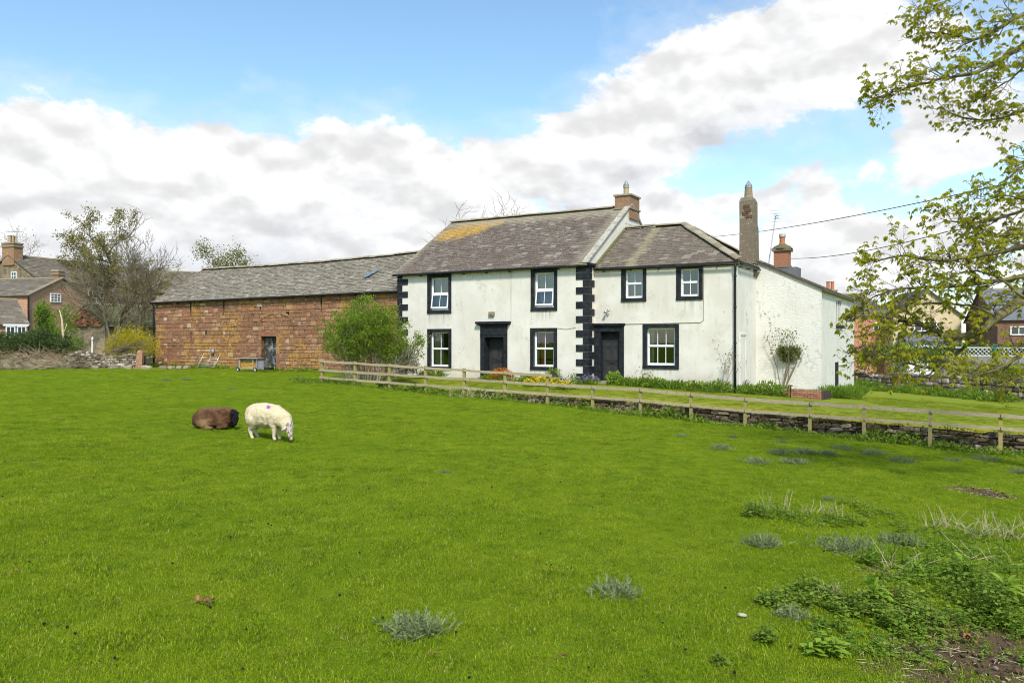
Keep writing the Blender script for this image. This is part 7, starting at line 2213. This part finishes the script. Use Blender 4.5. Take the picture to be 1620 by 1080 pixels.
L_olivegreen = mat_leaf('wall_weed_leaf', (.105, .130, .030), (.23, .22, .060), trans=.25)
wall_growth()
def barn_verge():
    C, D, L = [], [], []
    for k in range(2600):
        s = rw_.uniform(0, BLEN); dn = .5 + .5 * math.sin(s * 1.9) * math.sin(s * .6 + 2)
        if rw_.random() > .2 + .8 * dn: continue
        q = bp_.P(s, .1 + abs(rw_.gauss(0, .25)), 0); b = Vector((q.x, q.y, float(zfield(q.x, q.y)) + rw_.uniform(0, .2) * dn))
        C.append(b); D.append(Vector((rw_.gauss(0, .6), rw_.gauss(0, .6), rw_.uniform(.1, 1)))); L.append(rw_.uniform(.10, .26))
    L = np.array(L); o = leaves('barn_verge', np.array([[*c] for c in C]), np.array([[*d] for d in D]), L, L * .35, L_dkgreen)
    tag(o, 'strip of weeds along the foot of the barn wall', 'weeds', kind='stuff')
barn_verge()
# leaf litter, droppings, a pale stone
def litter():
    m = MB()
    for k in range(60):
        px_ = rw_.uniform(0, 1620); py_ = 600 + 480 * rw_.random() ** 1.2
        if px_ > 1150 and py_ > 780 and rw_.random() < .5: continue
        p = field_point(px_, py_)
        if p.y > 33: continue
        for j in range(rw_.choice((1, 1, 1, 2))):
            m.ico(p + Vector((rw_.gauss(0, .03), rw_.gauss(0, .03), .022)), (.013, .013, .011), 1)
    tag(m.build('sheep_droppings', plain('droppings', (.018, .014, .010), .8, .3, 20)), 'scattered dark sheep droppings in the grass', kind='stuff')
litter()
M_deadleaf = plain('dead_leaf', (.21, .105, .045), .9, .5, 20)
def dead_leaf(px, py, sz, label, n=5):
    p = field_point(px, py); m = MB()
    for k in range(n):
        c = p + Vector((rw_.gauss(0, sz * .35), rw_.gauss(0, sz * .2), .04 + rw_.uniform(0, .03))); t = rw_.uniform(0, 6.3); l = sz * rw_.uniform(.4, .7)
        d = Vector((math.cos(t), math.sin(t), rw_.uniform(-.2, .6))).normalized() * l; s = d.cross(Vector((0, 0, 1))).normalized() * l * .35; u = Vector((0, 0, l * .25))
        m.quad(c, c + d * .5 + s + u, c + d, c + d * .5 + u * .2); m.quad(c, c + d * .5 + u * .2, c + d, c + d * .5 - s + u)
    m.tube([p + Vector((-sz * 1.5, 0, .04)), p + Vector((-sz * .7, .01, .06)), p + Vector((0, 0, .05))], .004, 4)
    tag(m.build('dead_leaves', M_deadleaf), label, 'dead leaves', 'fallen dead leaves')
dead_leaf(330, 962, .12, 'curled brown dead leaf with stalk, lower left of the pasture', 6)
dead_leaf(895, 1048, .06, 'brown leaf scrap at the bottom centre', 3); dead_leaf(690, 1045, .05, 'brown leaf scrap below the near thistle', 3); dead_leaf(30, 912, .06, 'brown leaf scrap at the left edge', 3); dead_leaf(810, 810, .07, 'dark scrap in mid pasture', 3)
dead_leaf(1420, 945, .12, 'brown dead leaves on the soil behind the big dock', 8); dead_leaf(1540, 1020, .12, 'dead leaves on the bare soil at bottom right', 9)
o = bpy.data.objects.new('pale_stone', RUBV[3].copy()); o.data.materials.clear(); o.data.materials.append(plain('white_stone', (.42, .38, .32), .9, .1, 9)); COL.objects.link(o)
p = field_point(1175, 977); o.location = p + Vector((0, 0, .03)); o.scale = (.075, .04, .028); o.rotation_euler = (0, .2, .3); tag(o, 'small white stone in the grass left of the weeds', 'stone')

def clods():
    m = MB()
    for (sx_, sy_, r_) in SOIL:
        for k in range(int(150 * r_)):
            a = rw_.uniform(0, 6.3); q = r_ * .95 * math.sqrt(rw_.random()); x, y = sx_ + math.cos(a) * q, sy_ + math.sin(a) * q
            s = .006 + .022 * rw_.random() ** 3; m.rnd = rw_.uniform(.01, .99)
            m.ico(Vector((x, y, float(zfield(x, y)) + s * .4)), (s, s * rw_.uniform(.7, 1.2), s * .7), 1, .25)
    tag(m.build('soil_clods', mat_stone('clod', [(0, (.05, .032, .02)), (.6, (.12, .08, .05)), (.9, (.20, .145, .095)), (1, (.36, .30, .23))])), 'crumbs of earth and small stones on the bare soil', kind='stuff')
    m = MB()
    for (sx_, sy_, r_) in SOIL:
        for k in range(int(60 * r_)):
            a = rw_.uniform(0, 6.3); q = r_ * 1.1 * math.sqrt(rw_.random()); x, y = sx_ + math.cos(a) * q, sy_ + math.sin(a) * q
            b = Vector((x, y, float(zfield(x, y)) + .012)); t = rw_.uniform(0, 6.3); L = rw_.uniform(.03, .14)
            m.tube([b, b + Vector((math.cos(t), math.sin(t), .08)) * L], [.003, .002], 3, cap=False)
    tag(m.build('straw_litter', M_dry), 'bits of dry straw and twig lying on the bare soil', kind='stuff')
clods()
# ------------------------------------------------------------------ turf: real blades, scattered as tufts
def tuft_mesh(name, n, rad, h, w, mat, seed):
    rr = random.Random(seed); m = MB()
    for k in range(n):
        a = rr.uniform(0, 2 * math.pi); q = rad * math.sqrt(rr.random()); b = Vector((math.cos(a) * q, math.sin(a) * q, -.004))
        hh = h * rr.uniform(.45, 1.1); t = rr.uniform(0, 2 * math.pi); ln = rr.uniform(.3, 1.25)
        d = Vector((math.cos(t), math.sin(t), 0)); s = Vector((-d.y, d.x, 0)) * w * rr.uniform(.6, 1.1) / 2
        mid = b + d * hh * ln * .3 + Vector((0, 0, hh * .6)); tip = b + d * hh * ln + Vector((0, 0, hh * (1 - .25 * ln)))
        m.rnd = rr.random() * .98 + .01
        m.quad(b - s, b + s, mid + s * .8, mid - s * .8); m.tri(mid - s * .8, mid + s * .8, tip)
    me = bpy.data.meshes.new(name); me.from_pydata([tuple(v) for v in m.v], [], m.f); me.materials.append(mat)
    a_ = me.attributes.new('rnd', 'FLOAT', 'FACE'); a_.data.foreach_set('value', m.r); me.update()
    return me
def scatter(name, label, pts, rots, scl, meshes):
    """one mesh of points; geometry nodes stand a tuft on each"""
    col = bpy.data.collections.new(name + '_tufts')
    for me in meshes:
        o = bpy.data.objects.new(me.name, me); col.objects.link(o)
    me = bpy.data.meshes.new(name); me.vertices.add(len(pts)); me.vertices.foreach_set('co', np.asarray(pts, np.float32).ravel())
    for nm, arr in (('scl', scl), ('rot', rots)):
        a_ = me.attributes.new(nm, 'FLOAT', 'POINT'); a_.data.foreach_set('value', np.asarray(arr, np.float32))
    o = bpy.data.objects.new(name, me); COL.objects.link(o)
    g = bpy.data.node_groups.new(name + '_nodes', 'GeometryNodeTree')
    g.interface.new_socket('Geometry', in_out='INPUT', socket_type='NodeSocketGeometry'); g.interface.new_socket('Geometry', in_out='OUTPUT', socket_type='NodeSocketGeometry')
    nd = g.nodes; gi = nd.new('NodeGroupInput'); go = nd.new('NodeGroupOutput')
    ip = nd.new('GeometryNodeInstanceOnPoints'); ci = nd.new('GeometryNodeCollectionInfo'); ci.inputs['Collection'].default_value = col; ci.inputs['Separate Children'].default_value = True; ci.inputs['Reset Children'].default_value = True
    ip.inputs['Pick Instance'].default_value = True
    a1 = nd.new('GeometryNodeInputNamedAttribute'); a1.data_type = 'FLOAT'; a1.inputs[0].default_value = 'scl'
    a2 = nd.new('GeometryNodeInputNamedAttribute'); a2.data_type = 'FLOAT'; a2.inputs[0].default_value = 'rot'
    cx = nd.new('ShaderNodeCombineXYZ'); lk = g.links.new
    lk(gi.outputs[0], ip.inputs['Points']); lk(ci.outputs[0], ip.inputs['Instance']); lk(a2.outputs[0], cx.inputs[2]); lk(cx.outputs[0], ip.inputs['Rotation']); lk(a1.outputs[0], ip.inputs['Scale']); lk(ip.outputs[0], go.inputs[0])
    md = o.modifiers.new('tufts', 'NODES'); md.node_group = g
    return tag(o, label, 'grass', kind='stuff')
def field_pts():
    out = []
    for (y0, y1, dens) in ((2.6, 9, 280), (9, 15, 170), (15, 24, 80), (24, 36, 34), (36, 56, 14)):
        A = .5 * (y1 ** 2 - y0 ** 2) * 1.62 + 4 * (y1 - y0); n = int(A * dens)
        y = np.sqrt(RNG.uniform(y0 ** 2, y1 ** 2, n)); x = RNG.uniform(-1, 1, n) * (.81 * y + 2)
        out.append(np.stack([x, y], 1))
    q = np.concatenate(out)
    # not behind the fence line, not through the barn
    f0 = fence_pt(0); rel = q - np.array([f0.x, f0.y]); side = rel @ np.array([FN.x, FN.y])
    along = rel @ np.array([FD.x, FD.y])
    keep = ~((side > .15) & (along > -.3))
    rb_ = (q - np.array([BA.x, BA.y])) @ np.array([bp_.n.x, bp_.n.y]); keep &= rb_ > .05
    keep &= ~((q[:, 1] > 49.2) & (q[:, 0] < -22))
    for (sx_, sy_, r_) in SOIL:
        d = np.hypot(q[:, 0] - sx_, q[:, 1] - sy_) / r_; keep &= RNG.random(len(q)) < np.clip(d * 1.2 - .25, .06, 1)
    q = q[keep]
    cl = np.array([mnoise.noise(Vector((x * 2.6, y * 2.6, 7))) for x, y in q]); c2 = np.array([mnoise.noise(Vector((x * .35, y * .35, 2))) for x, y in q])
    sc = (.92 + .55 * cl + .15 * c2) * RNG.uniform(.5, 1.45, len(q)) * (1 + .012 * np.clip(q[:, 1] - 10, 0, 30))
    return np.concatenate([q, zfield(q[:, 0], q[:, 1])[:, None] + .0], 1), np.clip(sc, .35, 2)
P_, S_ = field_pts()
und = np.array([.03 * mnoise.noise(Vector((x * .7, y * .7, 0))) for x, y in P_[:, :2]]); P_[:, 2] += und
TF = [tuft_mesh('tuft', 64, .12, .031, .0046, M_grass, 100 + k) for k in range(6)]
scatter('meadow_grass', 'short grazed grass of the pasture', P_, RNG.uniform(0, 6.28, len(P_)), S_, TF)
print('tufts', len(P_))
def lawn_pts():
    n = 15000; a = RNG.uniform(-1, 18, n); q = RNG.uniform(.02, 13, n) ** 1.0
    xy = np.array([[*(garden_xy(t, s))] for t, s in zip(a, q)])
    rel = (xy - np.array([3.45, 36.0])) @ np.array([.5, .866]); keep = rel < -.15
    keep |= (xy[:, 0] > 14.2)
    keep &= xy[:, 0] > -5.6
    keep &= ~((a < 3) & (q < 3))
    xy = xy[keep]; z = zgarden(xy[:, 0], xy[:, 1]); zf_ = zfield(xy[:, 0], xy[:, 1])
    return np.concatenate([xy, np.maximum(z, zf_ + .02)[:, None]], 1)
P2 = lawn_pts()
TL = [tuft_mesh('lawn_tuft', 46, .14, .035, .006, M_lawngrass, 300 + k) for k in range(3)]
scatter('lawn_grass', 'mown grass blades of the garden lawn', P2, RNG.uniform(0, 6.28, len(P2)), RNG.uniform(.7, 1.2, len(P2)), TL)
